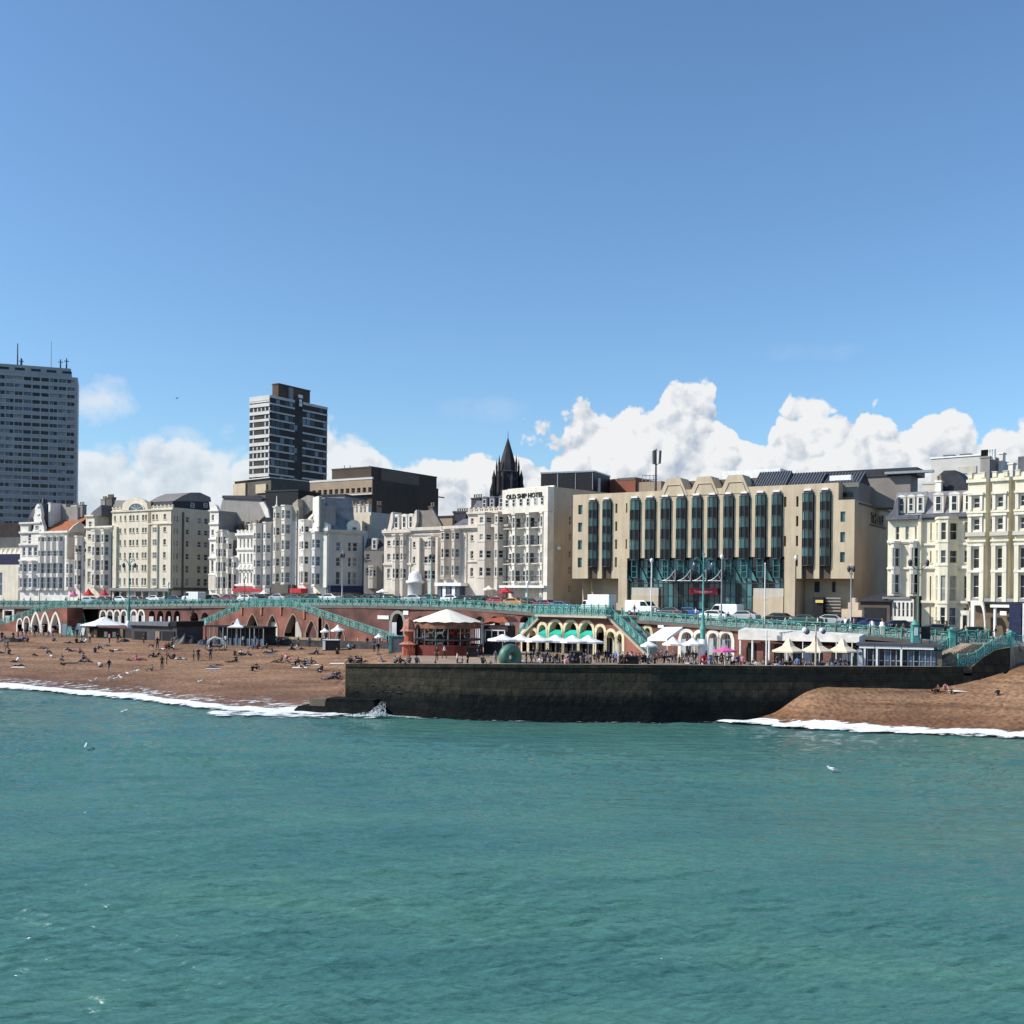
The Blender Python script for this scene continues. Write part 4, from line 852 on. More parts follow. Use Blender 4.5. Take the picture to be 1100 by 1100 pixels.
# stacked glass bays: rounded prisms with alternating dark and green storeys
def glass_bay(a,c,z0,z1,nst,base):
    w = c-a; mid_ = (a+c)/2; pr = .45; mbb = MB(); n = 4; L = [(a+.05,-.6),(a+.12,.1),(a+w*.28,pr),(a+w*.62,pr+.05),(c-.12,.2),(c-.05,-.6)]
    H = (z1-z0)/nst
    for k in range(nst):
        za, zb_ = z0+H*k, z0+H*(k+1); zs = za+H*.52
        for j in range(5):
            p, q = L[j], L[j+1]
            lite = (nst-k)%1 == 0
            M1, M2 = (DGLASS,TEALG)
            mbb.poly([f.pt(p[0],p[1],za),f.pt(q[0],q[1],za),f.pt(q[0],q[1],zs),f.pt(p[0],p[1],zs)],M1 if j!=3 else DGLASS)
            e = .06
            mbb.poly([f.pt(p[0],p[1]+e,zs),f.pt(q[0],q[1]+e,zs),f.pt(q[0],q[1]+e,zb_),f.pt(p[0],p[1]+e,zb_)],[TEALL,TEALL,TEALG,TEALG,TEALG][j])
            mbb.poly([f.pt(p[0],p[1],zs),f.pt(q[0],q[1],zs),f.pt(q[0],q[1]+e,zs),f.pt(p[0],p[1]+e,zs)],DMETAL)
    mbb.poly([f.pt(s,d+.06,z1) for s,d in L],DMETAL)
    for s,d in L[1:5]: mbb.tube(f.pt(s,d+.08,z0),f.pt(s,d+.08,z1),.06,m=DMETAL,n=4)
    for k in range(nst+1): 
        for j in range(1,4): mbb.tube(f.pt(L[j][0],L[j][1]+.08,z0+H*k),f.pt(L[j+1][0],L[j+1][1]+.08,z0+H*k),.07,m=DMETAL,n=4)
    o = mbb.build('glass_bay',root)
    hd = MB(); hd.box(f,mid_-w*.32,mid_+w*.32,.0,pr*.8,z1+.003,z1+.35,DMETAL); hd.box(f,mid_-w*.28,mid_+w*.28,.0,pr,z1+.36,z1+.62,WPAINT); hd.build('bay_hood',o)
for a,c in wing_l+wing_r:
    glass_bay(a,c,zb_l,zbt,4,None)
    mb = MB(); mb.box(f,a+.1,c-.1,-.85,-.5,zb+.02,zb_l-.02,mat('dark_brown_recess',(.10,.075,.06),.8,.1,1)); mb.build('recess_panel',root)
for a,c in mid: glass_bay(a,c,zc-.3,zbt,3,None)
# stepped gables
for xa,xb,yt in ((708,739,513.3),(740.5,772,512.8),(773,806,511)):
    sa, sb = S(xa,520), S(xb,520); zt_ = (Z(513.3,723)+Z(510.6,790))/2; w = sb-sa
    mb = MB(); mb.prism(f,[(sa,ZT-.9),(sa+w*.28,zt_),(sb-w*.26,zt_),(sb,ZT-.9)],-3,.1,TAN)
    mb.build('gable',root); zt2 = ZT+(zt_-ZT)*.15
    mb = MB()
    q = [(sa+w*.13,ZT-1.1),(sa+w*.32,zt2+.5),(sb-w*.26,zt2+.5),(sb-w*.08,ZT-1.1)]
    for i in range(3):
        p0,p1 = q[i],q[i+1]; mb.tube(f.pt(p0[0],.14,p0[1]),f.pt(p1[0],.14,p1[1]),.09,m=TAN,n=4)
    mb.build('gable_moulding',root)
# long raised parapet behind gables and skylights
mb = MB(); mb.box(f,S(708,520),S(806,520),-6,-3.05,ZT-1,ZT+1.6,DARKW); mb.build('roof_ridge',root)
def skylight(xa,xb,yt,d):
    sa, sb = S(xa,520,d), S(xb,520,d); z0, z1 = ZT-.1, f.Z(yt,(xa+xb)/2,d); mb = MB(); a = [f.pt(sa,d,z0),f.pt(sb,d,z0),f.pt(sb,d-7,z0),f.pt(sa,d-7,z0),f.pt(sa,d-3.5,z1),f.pt(sb,d-3.5,z1)]
    mb.mesh(a,[(0,1,5,4),(2,3,4,5),(0,4,3),(1,2,5)],DSLATE)
    n = 12
    for i in range(n+1):
        s = sa+(sb-sa)*i/n; mb.tube(f.pt(s,d+.03,z0),f.pt(s,d-3.5,z1+.06),.07,m=METAL,n=4)
    mb.build('rooflight',root)
skylight(808,842,504,-1.2); skylight(843,880,505,-1.6); skylight(881,922,505.5,-2.2)
mb = MB(); mb.box(f,S(776,520,-8),S(838,520,-8),-12,-8,ZT-1,f.Z(504.5,810,-8),WPAINT); mb.build('white_plant_room',root)
mb = MB(); mb.box(f,S(866,520,-9),S(985,520,-9),-14,-9,f.Z(514,900,-9),f.Z(506,900,-9),DSLATE); mb.box(f,S(900,520,-9.2),S(978,520,-9.2),-13.8,-9.2,ZT2-.5,f.Z(514,900,-9)-.003,mat('plant_room_grey',(.23,.21,.19),.8,.1,.5)); mb.box(f,S(950,520,-8),S(1002,520,-8),-9,-8,f.Z(509,960,-8),f.Z(506.5,960,-8),METAL); mb.build('dark_upper_roof',root)
mb = MB(); mb.box(f,S(891,520,.1),S(914,520,.1),-1,.1,ZT+.31,ZT+1.0,WPAINT); mb.build('white_roof_edge',root)
# side wall trims
mb = MB(); q = sf.hit(932,527); mb.box(sf,2,20,.02,.1,ZT2-.5,ZT2-.25,DARKW); mb.build('string_course',root)
mb = MB(); s0,z0 = sf.hit(934,563); mb.box(sf,s0,s0+9,.01,.12,z0-.2,z0+.05,DARKW); mb.build('sign_rail',root)
place_text(text_mesh('THISTLE',1.2,.05,.03),sf,s0+4.2,.12,sf.Z(561,934),7.4,BLACK,root)
mb = MB(); mb.box(f,S(906,520,-2.1),S(916,520,-2.1),-2.19,-2.05,f.Z(533.5,910,-2.1),f.Z(529,910,-2.1),DGLASS); mb.build('plant_room_window',root)
# lower glazed front
GZ = -.6; zg0 = Z(631,700); mb = MB(); ncol = 30; nr = 3
mb.box(f,LG[0]+.02,LG[1]-.02,-5,GZ-.1,HZ0,zc-.005,DARKW)
zg1 = zc-.01; sw = (LG[1]-LG[0])/ncol
stone_cols = list(range(1,7))+list(range(24,30))
for i in range(ncol):
    a = LG[0]+sw*i; c = a+sw
    zz0 = Z(631,750) if i in stone_cols else HZ0
    for j in range(nr):
        za, zb_ = zz0+(zg1-zz0)*j/nr, zz0+(zg1-zz0)*(j+1)/nr
        if i%3 == 1 and j == 2: M_ = TEALL
        else: M_ = rnd.choice([TEALG,TEALG,TEALL,TEALL if rnd.random()<.5 else TEALG,DGLASS])
        mb.poly([f.pt(a,GZ,za),f.pt(c,GZ,za),f.pt(c,GZ,zb_),f.pt(a,GZ,zb_)],M_)
for i in range(ncol+1): s = LG[0]+sw*i; mb.box(f,s-.04,s+.04,GZ-.02,GZ+.1,HZ0,zg1,DMETAL)
for j in range(7): z = HZ0+(zg1-HZ0)*j/6; mb.box(f,LG[0],LG[1],GZ+.001,GZ+.09,z-.04,z+.04,DMETAL)
mb.build('glass_front',root)
for i in range(10):   # sloping glass wedges and ladder frames over the front
    a = mid[i]; c = (a[0]+a[1])/2; mb = MB()
    for s in (c-.45,c+.45): mb.box(f,s-.05,s+.05,GZ+.12,.1,zc-3.0,zc-.3,TEALL)
    for k in range(4): mb.box(f,c-.4,c+.4,-.1,.08,zc-3.0+k*.85,zc-2.92+k*.85,TEALL)
    mb.mesh([f.pt(c-1.9,GZ+.15,zc-3.2),f.pt(c-.5,GZ+.15,zc-3.6),f.pt(c-.5,-.2,zc-3.6),f.pt(c-1.9,GZ+.15,zc-1.2),f.pt(c-1.2,-.2,zc-2.2)],[(0,1,2,4,3)],TEALL)
    mb.build('glazing_brace',root)
for x0,x1 in ((677,706),(808,840.5)):
    mb = MB(); mb.box(f,S(x0,640),S(x1,640),-3.9,-.35,HZ0,Z(640,750),TAN); mb.box(f,S(x0,640),S(x1,640),-3.9,-.45,Z(640,750)+.002,Z(631.5,750),STONEG)
    mb.build('stone_plinth_wall',root)
for i in range(4):   # entrance canopies like open wings
    sa = S(713+i*16.3,618,1.5); w = 2.1; za, zt_ = f.Z(624,720,1.5), f.Z(612,720,1.5); mb = MB()
    pts = [(sa,za)]+[(sa+w*(k/6)**.7, za+(zt_-za)*(k/6)**1.4) for k in range(1,7)]
    for dd in (GZ+.1,2.0):
        for k in range(6): mb.tube(f.pt(pts[k][0],dd,pts[k][1]),f.pt(pts[k+1][0],dd,pts[k+1][1]),.09,m=METAL,n=5)
        mb.tube(f.pt(sa,dd,za),f.pt(sa+w,dd,za),.09,m=METAL,n=5); mb.tube(f.pt(sa+w,dd,za),f.pt(sa+w,dd,zt_),.09,m=METAL,n=5)
        for k in (2,4): mb.tube(f.pt(pts[k][0],dd,pts[k][1]),f.pt(pts[k][0]+.5,dd,za),.06,m=METAL,n=4)
    for k in range(6): mb.poly([f.pt(pts[k][0],GZ+.1,pts[k][1]),f.pt(pts[k][0],2,pts[k][1]),f.pt(pts[k+1][0],2,pts[k+1][1]),f.pt(pts[k+1][0],GZ+.1,pts[k+1][1])],METAL)
    mb.build('entrance_canopy',root)
sg = MB(); a, c = S(740.5,636,.3), S(770.5,636,.3); sg.box(f,a,c,.1,.3,f.Z(638.3,755,.3),f.Z(631.5,755,.3),RED); sg.box(f,a-1.2,c+1.2,-1.2,-.9,HZ0,f.Z(624,755,.3),BLACK)
sgo = sg.build('entrance_sign',root); place_text(text_mesh('Thistle Brighton',1,.02),f,(a+c)/2,.33,f.Z(636.5,755,.3),(c-a)*.66,WPAINT,root)
for i in range(6):
    mb = MB(); s = S(713+i*3.6 if i < 3 else 775+(i-3)*4.5,640,GZ); mb.box(f,s,s+.9,GZ+.1,GZ+.25,HZ0,HZ0+4,[DGLASS,TEALL][i%2]); mb.build('door',root)
# shadowed undercroft details at right: dark doors, yellow sign panel
for x0,x1,yt,yb in ((857.5,858.7,622,660),(875,880,625,636),(894,897,625,636)):
    mb = MB(); mb.box(f,S(x0,640,-3.5),S(x1,640,-3.5),-3.59,-3.4,f.Z(yb,x0,-3.5),f.Z(yt,x0,-3.5),BLACK); mb.build('undercroft_opening',root)
mb = MB(); mb.box(f,S(876,650,-1),S(884,650,-1),-1.2,-1,f.Z(647.5,880,-1),f.Z(644.5,880,-1),YELLOWC); mb.box(f,S(873,650,-1.3),S(884,650,-1.3),-3.3,-1.3,HZ0,f.Z(641.5,880,-1.3),BLACK); mb.build('kiosk_box',root)
mb = MB()
for i in range(5): mb.box(f,S(887,650,-2),S(903,650,-2),-2.4,-2,f.Z(657-i*3.4,890,-2),f.Z(655.4-i*3.4,890,-2),GREYW)
mb.build('louvre_screen',root)
# rooftop mast and brown roof houses behind
f2 = Frame.px(655,205,696,200,520); r = empty('brown_roof_block',f2.pt(f2.L/2,-4,gnd(650)),'reddish-brown flat-roofed block showing above the left of the sandy hotel','building',GH)
mb = MB(); mb.box(f2,0,f2.L*.68,-10,0,gnd(650)-1,f2.Z(514.5,660),mat('red_brown_render',(.25,.09,.055),.8,.1,.6)); mb.box(f2,f2.L*.69,f2.L*1.3,-10,-.5,gnd(650)-1,f2.Z(517,700),BROWNC); mb.box(f2,f2.L*.2,f2.L*.67,-5,.05,f2.Z(517,660),f2.Z(514,660),DARKW); mb.build('wall',r)
c = P(704.5,515,180); r = empty('antenna_mast',Vector((c.x,c.y,f.Z(520,704))),'dark lattice antenna mast with clustered panels on the sandy hotel roof','antenna')
mb = MB(); mb.tube((c.x,c.y,f.Z(535,704)),(c.x,c.y,P(704,482,180).z),.22,.1,DMETAL); 
for a in range(3):
    t = a*2.1; mb.tube((c.x+.6*math.cos(t),c.y+.6*math.sin(t),P(704,498,180).z),(c.x+.7*math.cos(t),c.y+.7*math.sin(t),P(704,484,180).z),.2,m=DMETAL); mb.tube((c.x,c.y,P(704,500,180).z),(c.x+.6*math.cos(t),c.y+.6*math.sin(t),P(704,497,180).z),.06,m=DMETAL)
mb.build('mast',r)
mb = MB()
for i in range(4): 
    for z in (515,511): mb.tube(P(690+i*4,z,181),P(694+i*4,z,181),.06,m=METAL,n=4)
    mb.tube(P(690+i*4,519,181),P(690+i*4,510,181),.06,m=METAL,n=4)
mb.build('roof_guard_rail',r)
# low pavilion right of the hotel
f3 = Frame.px(921,147,956,143.5,650); r = empty('hipped_pavilion',f3.pt(f3.L/2,-3,gnd(935)),'low dark building with hipped roof between sandy hotel and grey-mansard house','building',GH)
mb = MB(); zg = gnd(935)-1; ze = f3.Z(646,925); mb.box(f3,.3,f3.L,-7,0,zg,ze,mat('dark_brown_wall',(.09,.07,.055),.8,.15,1)); mb.build('wall',r)
mb = MB(); zr_ = f3.Z(636.5,940); mb.mesh([f3.pt(-.2,.5,ze),f3.pt(f3.L+.3,.5,ze),f3.pt(f3.L+.3,-7.3,ze),f3.pt(-.2,-7.3,ze),f3.pt(1.9,-3.3,zr_),f3.pt(f3.L-.3,-3.3,zr_)],[(0,1,5,4),(1,2,5),(2,3,4,5),(3,0,4),(3,2,1,0)],DSLATE); mb.build('roof',r)
mb = MB(); mb.box(f3,1,f3.L-.5,.01,.08,zg,ze-.8,BLACK); mb.build('shopfront',r)
mb = MB(); f4 = Frame.px(904,142,926,140,650); mb.prism(f4,[(0,gnd(910)-1),(0,f4.Z(654,905)),(.9,f4.Z(654,905)),(.9,f4.Z(647,905)),(1.3,f4.Z(647,905)),(1.3,f4.Z(642,905)),(1.9,f4.Z(642,905)),(1.9,f4.Z(647,905)),(2.3,f4.Z(647,905)),(2.3,f4.Z(655,905)),(f4.L,f4.Z(655,905)),(f4.L,gnd(910)-1)],-.6,0,mat('pink_stone',(.55,.42,.30),.8,.1,.6)); o = mb.build('boundary_wall'); tag(o,'stepped sandy stone wall end beside the hipped pavilion','wall')
# ================================================================ right-hand terrace
b = Bld('grey_mansard_house','pale yellow house with flared grey mansard, three pedimented dormers and slim white bays',953.5,987.5,556,YELL,D0=146,D1=143.6,cols=[(961.8,965.5),(972.3,976),(982.5,986)],rows=[(566,580)],depth=16,refx=953.5,refy=600,sidem=TANS)
b.box(953.3,988,554.5,559,-.2,.9,SLATE,'eaves'); b.mansard(957,990,555,528,mat('grey_fishscale_slate',(.20,.20,.22),.65,.2,3),slope=2.2,dorm=(967.5,977.5,987.5),dw=.95,dh=2.1,back=12)
b.pxpoly([(949.5,556.5),(953,556.5),(960,548),(964,536),(966,534),(966,556)],-2,.4,SLATE,'flared_eave'); 
for x0,x1 in ((957.2,968.5),(976.8,989.5)): b.bay(x0,x1-.4,584,637,[(589,609),(617,637)],pr=1.3,cant=.42,m=BLUEW,glass=GLASS,fw=.75,sidewins=True)
b.cornice(583,pr=.3,h=.3,m=WHITE); b.cornice(611.5,pr=.3,h=.25,m=WHITE)
b.box(954,983,641,643.5,.1,2.2,mat('verandah_roof',(.22,.21,.20),.7,.1,1),'verandah_roof')
mb = MB(); v0, v1 = b.s(955,None,2), b.s(982,None,2); za, zb_ = b.fr.Z(667,955,2), b.fr.Z(643.5,955,2)
n = 6; hs = [(v0+(v1-v0)*(i+.25)/n*1.0,v0+(v1-v0)*(i+.8)/n,b.fr.Z(662,955,2),b.fr.Z(647,955,2)) for i in range(n)]
wallface(mb,b.fr,v0,v1,za,zb_,hs,WHITEB,d=2,depth=.3); vo = mb.build('verandah',b.root)
for h in hs: window(b.fr,h,vo,d=2,depth=.3,g=GLASS)
b.box(987.2,990.5,556,640,-.3,.6,YELL,'end_pilaster')
b = Bld('bay_yellow_house','cream-yellow house with a broad curved bay and three white dormers',990.5,1042,556,YELL,D0=143.4,D1=140,cols=[(999,1000.5),(1035.5,1041)],rows=[(562,580.5),(592,604.5),(619,645),(652,672)],depth=13,refx=990.5,refy=600,fm=WHITE)
b.mansard(990,1042.5,555,527,mat('grey_fishscale_slate',(.20,.20,.22)),slope=2.2,dorm=(1007,1024,1039),dw=1.25,dh=2.3,back=10); b.cornice(556.5,pr=.5,h=.5,m=SLATE)
b.bay(1004,1030.5,559,666,[(563,581),(592,605.5),(618.5,645.5),(652,671)],pr=1.8,cant=.32,m=YELL,fw=.55,refx=990.5); b.cornice(611,pr=.4,h=.35,m=WHITE); b.cornice(586,pr=.3,h=.25,m=WHITE); b.cornice(647.5,pr=.5,h=.3)
b.box(1033,1043,655,676,.01,.5,WHITE,'doorway'); b.box(1036,1040,660,676,.51,.56,DGLASS,'door')
b.chimney(990,1007,520,534,d=-2.5,pots=0,m=STONEG,th=2); b.chimney(1004,1010,518,536,d=-2.3,pots=2,m=WHITEB,th=1); 
b.pxpoly([(1004,522),(1008,511),(1014,505.5),(1026,505),(1034,513),(1040,524),(1042,534),(1004,534)],-9,-4,DSLATE,'roof',d=-4)
b.box(992,996,512,536,-7,-5,WHITEB,'chimney')
b = Bld('classical_house','tall pale yellow classical house at far right with shaded bay returns and white portico',1042,1160,518,YELL,D0=140,D1=131,cols=[(1042.8,1043.6)],rows=[(537,546)],depth=14,refx=1042,refy=600,sidem=TANS,skip=[(0,0)])
rws = [(536,547),(558.5,570.5),(590,611),(618,642)]
for x0,x1 in ((1043.5,1062.5),(1069.5,1087),(1094,1112),(1119,1137)):
    xm = (x0+x1)/2; fr = b.fr; s0, s1 = b.s(x0), b.s(x1); mb = MB(); hs = [(s0+(s1-s0)*.3,s0+(s1-s0)*.66,b.z(bo),b.z(to)) for to,bo in rws]
    wallface(mb,fr,s0,s1,b.z(646),b.zt+.3,hs,YELL,d=1.3,depth=.35); mb.poly([fr.pt(s1,1.3,b.z(646)),fr.pt(s1,.0,b.z(646)),fr.pt(s1,.0,b.zt+.3),fr.pt(s1,1.3,b.zt+.3)],YELL); mb.poly([fr.pt(s0,0,b.z(646)),fr.pt(s0,1.3,b.z(646)),fr.pt(s0,1.3,b.zt+.3),fr.pt(s0,0,b.zt+.3)],YELL)
    mb.poly([fr.pt(s0,0,b.zt+.3),fr.pt(s0,1.3,b.zt+.3),fr.pt(s1,1.3,b.zt+.3),fr.pt(s1,0,b.zt+.3)],YELL)
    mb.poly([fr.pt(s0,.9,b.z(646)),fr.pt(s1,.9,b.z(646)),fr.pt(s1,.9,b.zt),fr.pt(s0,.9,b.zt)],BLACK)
    o = mb.build('bay',b.root)
    for h in hs: window(fr,h,o,d=1.3,depth=.33,g=GLASS)
    for k,(to,bo) in enumerate(rws):
        m2 = MB()
        for sa in (hs[k][0]-.45,hs[k][1]+.1): m2.box(fr,sa,sa+.3,1.302,1.5,hs[k][2]-.3,hs[k][3]+.3,WHITE)
        m2.box(fr,hs[k][0]-.6,hs[k][1]+.55,1.302,1.65,hs[k][3]+.302,hs[k][3]+.6,WHITE); m2.build('window_surround',o)
    for y,pr,h in ((520,.35,.4),(552.5,.25,.25),(577,.5,.5),(583,.3,.25)): m2 = MB(); z = b.z(y); m2.box(fr,s0-.1,s1+.15,1.0,1.3+pr,z,z+h,YELL if y != 577 else STONEG); m2.build('cornice',o)
    m2 = MB()
    for sa in (s0+.05,s1-.6): m2.box(fr,sa,sa+.5,1.303,1.6,b.z(646),b.z(585),YELL); m2.box(fr,sa,sa+.5,1.0,1.5,b.zt+.3,b.zt+.9,YELL); m2.box(fr,sa-.06,sa+.56,.95,1.56,b.zt+.901,b.zt+1.0,YELL)
    m2.box(fr,s0,s1,1.0,1.3,b.zt+.3,b.zt+.75,YELL); m2.build('parapet',o)
for x in (1064,1089.5,1114,1139):
    for to,bo in rws: window(b.fr,(b.s(x)-.0,b.s(x+3.6),b.z(bo),b.z(to)),b.root,d=.05,depth=.05,g=GLASS)
b.cornice(577.5,pr=.3,h=.4); b.cornice(646,pr=1.5,h=.4,m=mat('grey_lead',(.3,.3,.3),.6,.1,1))
mb = MB(); mb.box(b.fr,b.s(1043),b.s(1160),.02,.1,b.z(690),b.z(648),mat('porch_brown',(.16,.12,.08),.8,.2,.8)); mb.build('porch_back_wall',b.root)
mb = MB()   # white arched porch and columns
a = b.fr.shift(0,2.6); x0, x1 = a.S(1042.5,660), a.S(1059,660); z0, z1 = b.z0, a.Z(645,1045)
mb.box(a,x0,x0+.45,-.4,0,z0,z1-.6,WHITEB); n = 8; pts = [(x0,z1-.6),(x0,z1),(x0+ (x1-x0)*.7,z1)]+[(x0+(x1-x0)*(.7+.3*math.sin(math.pi/2*i/n)),z1-(z1-z0)*.85*(1-math.cos(math.pi/2*i/n))) for i in range(1,n+1)]+[(x0+(x1-x0)*(.62+.3*math.sin(math.pi/2*i/n)),z1-.6-(z1-z0)*.75*(1-math.cos(math.pi/2*i/n))) for i in range(n,-1,-1)]
mb.prism(a,pts,-.4,0,WHITEB)
mb.build('arched_porch',b.root)
mb = MB(); mb.box(a,a.S(1064,650),a.S(1086,650),-1,.1,a.Z(652.5,1070),a.Z(649.5,1070),WPAINT)
for x in (1043,1067,1084.5): mb.tube(a.pt(a.S(x+1,660),-.3,z0),a.pt(a.S(x+1,660),-.3,a.Z(652.5,1070)),.2,m=WPAINT,n=8)
mb.build('portico',b.root)
mb = MB(); mb.box(a,a.S(1084,660,1),a.S(1097,660,1),-.5,1,z0,a.Z(649,1090,1),NAVY); mb.build('blue_awning',b.root)
mb = MB(); mb.box(a,a.S(1098.5,660,1),a.S(1099.8,660,1),-.5,1,z0,a.Z(648,1090,1),WPAINT); mb.box(a,a.S(1075,655,0),a.S(1082,655,0),.15,.25,a.Z(661,1078),a.Z(656.5,1078),WPAINT); mb.build('white_panel',b.root)
b.chimney(1052,1062,492,520,d=-3,th=3,pots=0,m=GREYW); b.chimney(1072,1076,488,520,d=-5,th=1,pots=0,m=WHITEB); b.box(1076,1110,489,520,-9,-5.2,SLATE,'rear_roof')
mb = MB()
for i in range(6): mb.lathe(b.fr.pt(b.s(1054+i*2.6,None,-3.5),-3.5,b.fr.Z(493,1058,-3.5)),[(.2,-.2),(.16,1.1),(.2,1.15),(0,1.2)],BLACK if i < 3 else WPAINT,6)
mb.build('chimney_pots',b.root); b.chimney(1082,1087,499,512,d=-2,th=1,pots=0,m=WHITE)
# white block behind
f = Frame.px(1000,172,1056,167,520); r = empty('white_flat_roof_block',f.pt(f.L/2,-6,gnd(1030)),'plain pale flat-roofed block rising behind the bay yellow house','building',GH)
mb = MB(); WP = mat('pale_grey_render',(.55,.53,.49),.8,.06,.4); mb.box(f,0,f.L,-14,0,gnd(1030)-1,f.Z(493,1002),WP); mb.build('wall',r)
mb = MB(); mb.box(f,-.1,f.L+.1,-14.1,.15,f.Z(493,1002)+.002,f.Z(491.5,1002),WPAINT)
for x in (1008,1026): s = f.S(x,500); mb.box(f,s,s+1.6,-4,-2,f.Z(491.5,1002)+.005,f.Z(488,1002),DARKW)
mb.build('roof',r); mb = MB(); s0, s1 = f.S(1029,505), f.S(1049,505); mb.box(f,s0,s1,.01,.15,f.Z(509,1030),f.Z(501.5,1030),STONEG); mb.build('wall_panel',r)
# ================================================================ towers and town behind
def tower_face(mb_root, fr, px0, px1, rows, z_of, wallm, segs, pref, glassm, bal=None):
    pass
f = Frame(Vector((-170-.94*50,430-.34*50,0)),Vector((-170,430,0)))
zt = f.Z(405.5,81); r = empty('residential_tower','', '') if False else empty('concrete_tower',f.pt(f.L*.7,-8,9),'tall grey concrete residential tower at the left edge with masts on its roof','tower','towers behind the seafront')
nfl = 24; dz = (f.Z(407,78)-f.Z(553,78))/18.05; TC = mat('tower_concrete',(.37,.365,.36),.8,.12,.15,streak=.5); mb = MB(); hs = []
for k in range(nfl):
    z1 = zt-.9-k*dz
    if z1-dz < 9: break
    for j in range(18):
        s1 = f.L-1.0-j*3.1; 
        if s1-2.8 < 0: break
        hs.append((s1-2.75,s1,z1-1.55,z1-.15,j,k))
wallface(mb,f,0,f.L,8,zt,[h[:4] for h in hs],TC,depth=.5)
mb.box(f,.2,f.L-.2,-18,-.52,8,zt-.05,DARKW); sd = f.side(f.L); mb.poly([sd.pt(0,0,8),sd.pt(18,0,8),sd.pt(18,0,zt),sd.pt(0,0,zt)],WHITE); mb.poly([f.pt(0,0,zt),f.pt(f.L,0,zt),f.pt(f.L,-18,zt),f.pt(0,-18,zt)],SLATE)
TW = MB(); mb.build('wall',r)
bands = {}
for h in hs: bands.setdefault(h[5],[]).append(h)
for k,L_ in bands.items():
    w = MB()
    for a,c,z0,z1,j,_ in L_:
        dark = 3 <= j <= 5
        g = DGLASS if dark and rnd.random() < .7 else rnd.choice([GLASSB,DGLASS,GLASS,CURT,TC,GLASSB] if not dark else [GLASS,GLASSB])
        n = 1 if dark else 2
        for q in range(n):
            a_, c_ = a+(c-a)*q/n, a+(c-a)*(q+1)/n
            w.poly([f.pt(a_,-.45,z0),f.pt(c_,-.45,z0),f.pt(c_,-.45,z1),f.pt(a_,-.45,z1)],g if q == 0 else rnd.choice([g,DGLASS,TC])); w.box(f,c_-.12,c_,-.44,-.2,z0,z1,TC)
    w.box(f,.05,f.L-.05,.005,.14,L_[0][2]-.3,L_[0][2]-.06,mat('tower_band',(.52,.505,.48),.8,.1,.2)); w.build('window_band',r)
mb = MB(); s1 = f.S(76,396,-1); mb.box(f,0,s1,-15,-1,zt+.002,f.Z(396,76,-1),TC)
for i in range(9): mb.box(f,s1-3-i*5.6,s1-3-i*5.6+3.4,-.98,-.9,f.Z(400.5,60,-1),f.Z(398,60,-1),DGLASS)
mb.build('roof_storey',r)
ms = MB()
for x,yt,yb,w in ((18.8,369,392,.3),(23,385,392,.5),(55,366,394,.1),(65,386,396,.35),(71.5,385,396,.35)):
    s = f.S(x,390,-3); ms.tube(f.pt(s,-3,f.Z(yb+3,x,-3)),f.pt(s,-3,f.Z(yt,x,-3)),w,w*.6,DMETAL)
    if w > .3: ms.tube(f.pt(s-.9,-3,f.Z(yt+3,x,-3)),f.pt(s+.9,-3,f.Z(yt+3,x,-3)),.15,m=DMETAL)
ms.build('roof_mast',r)
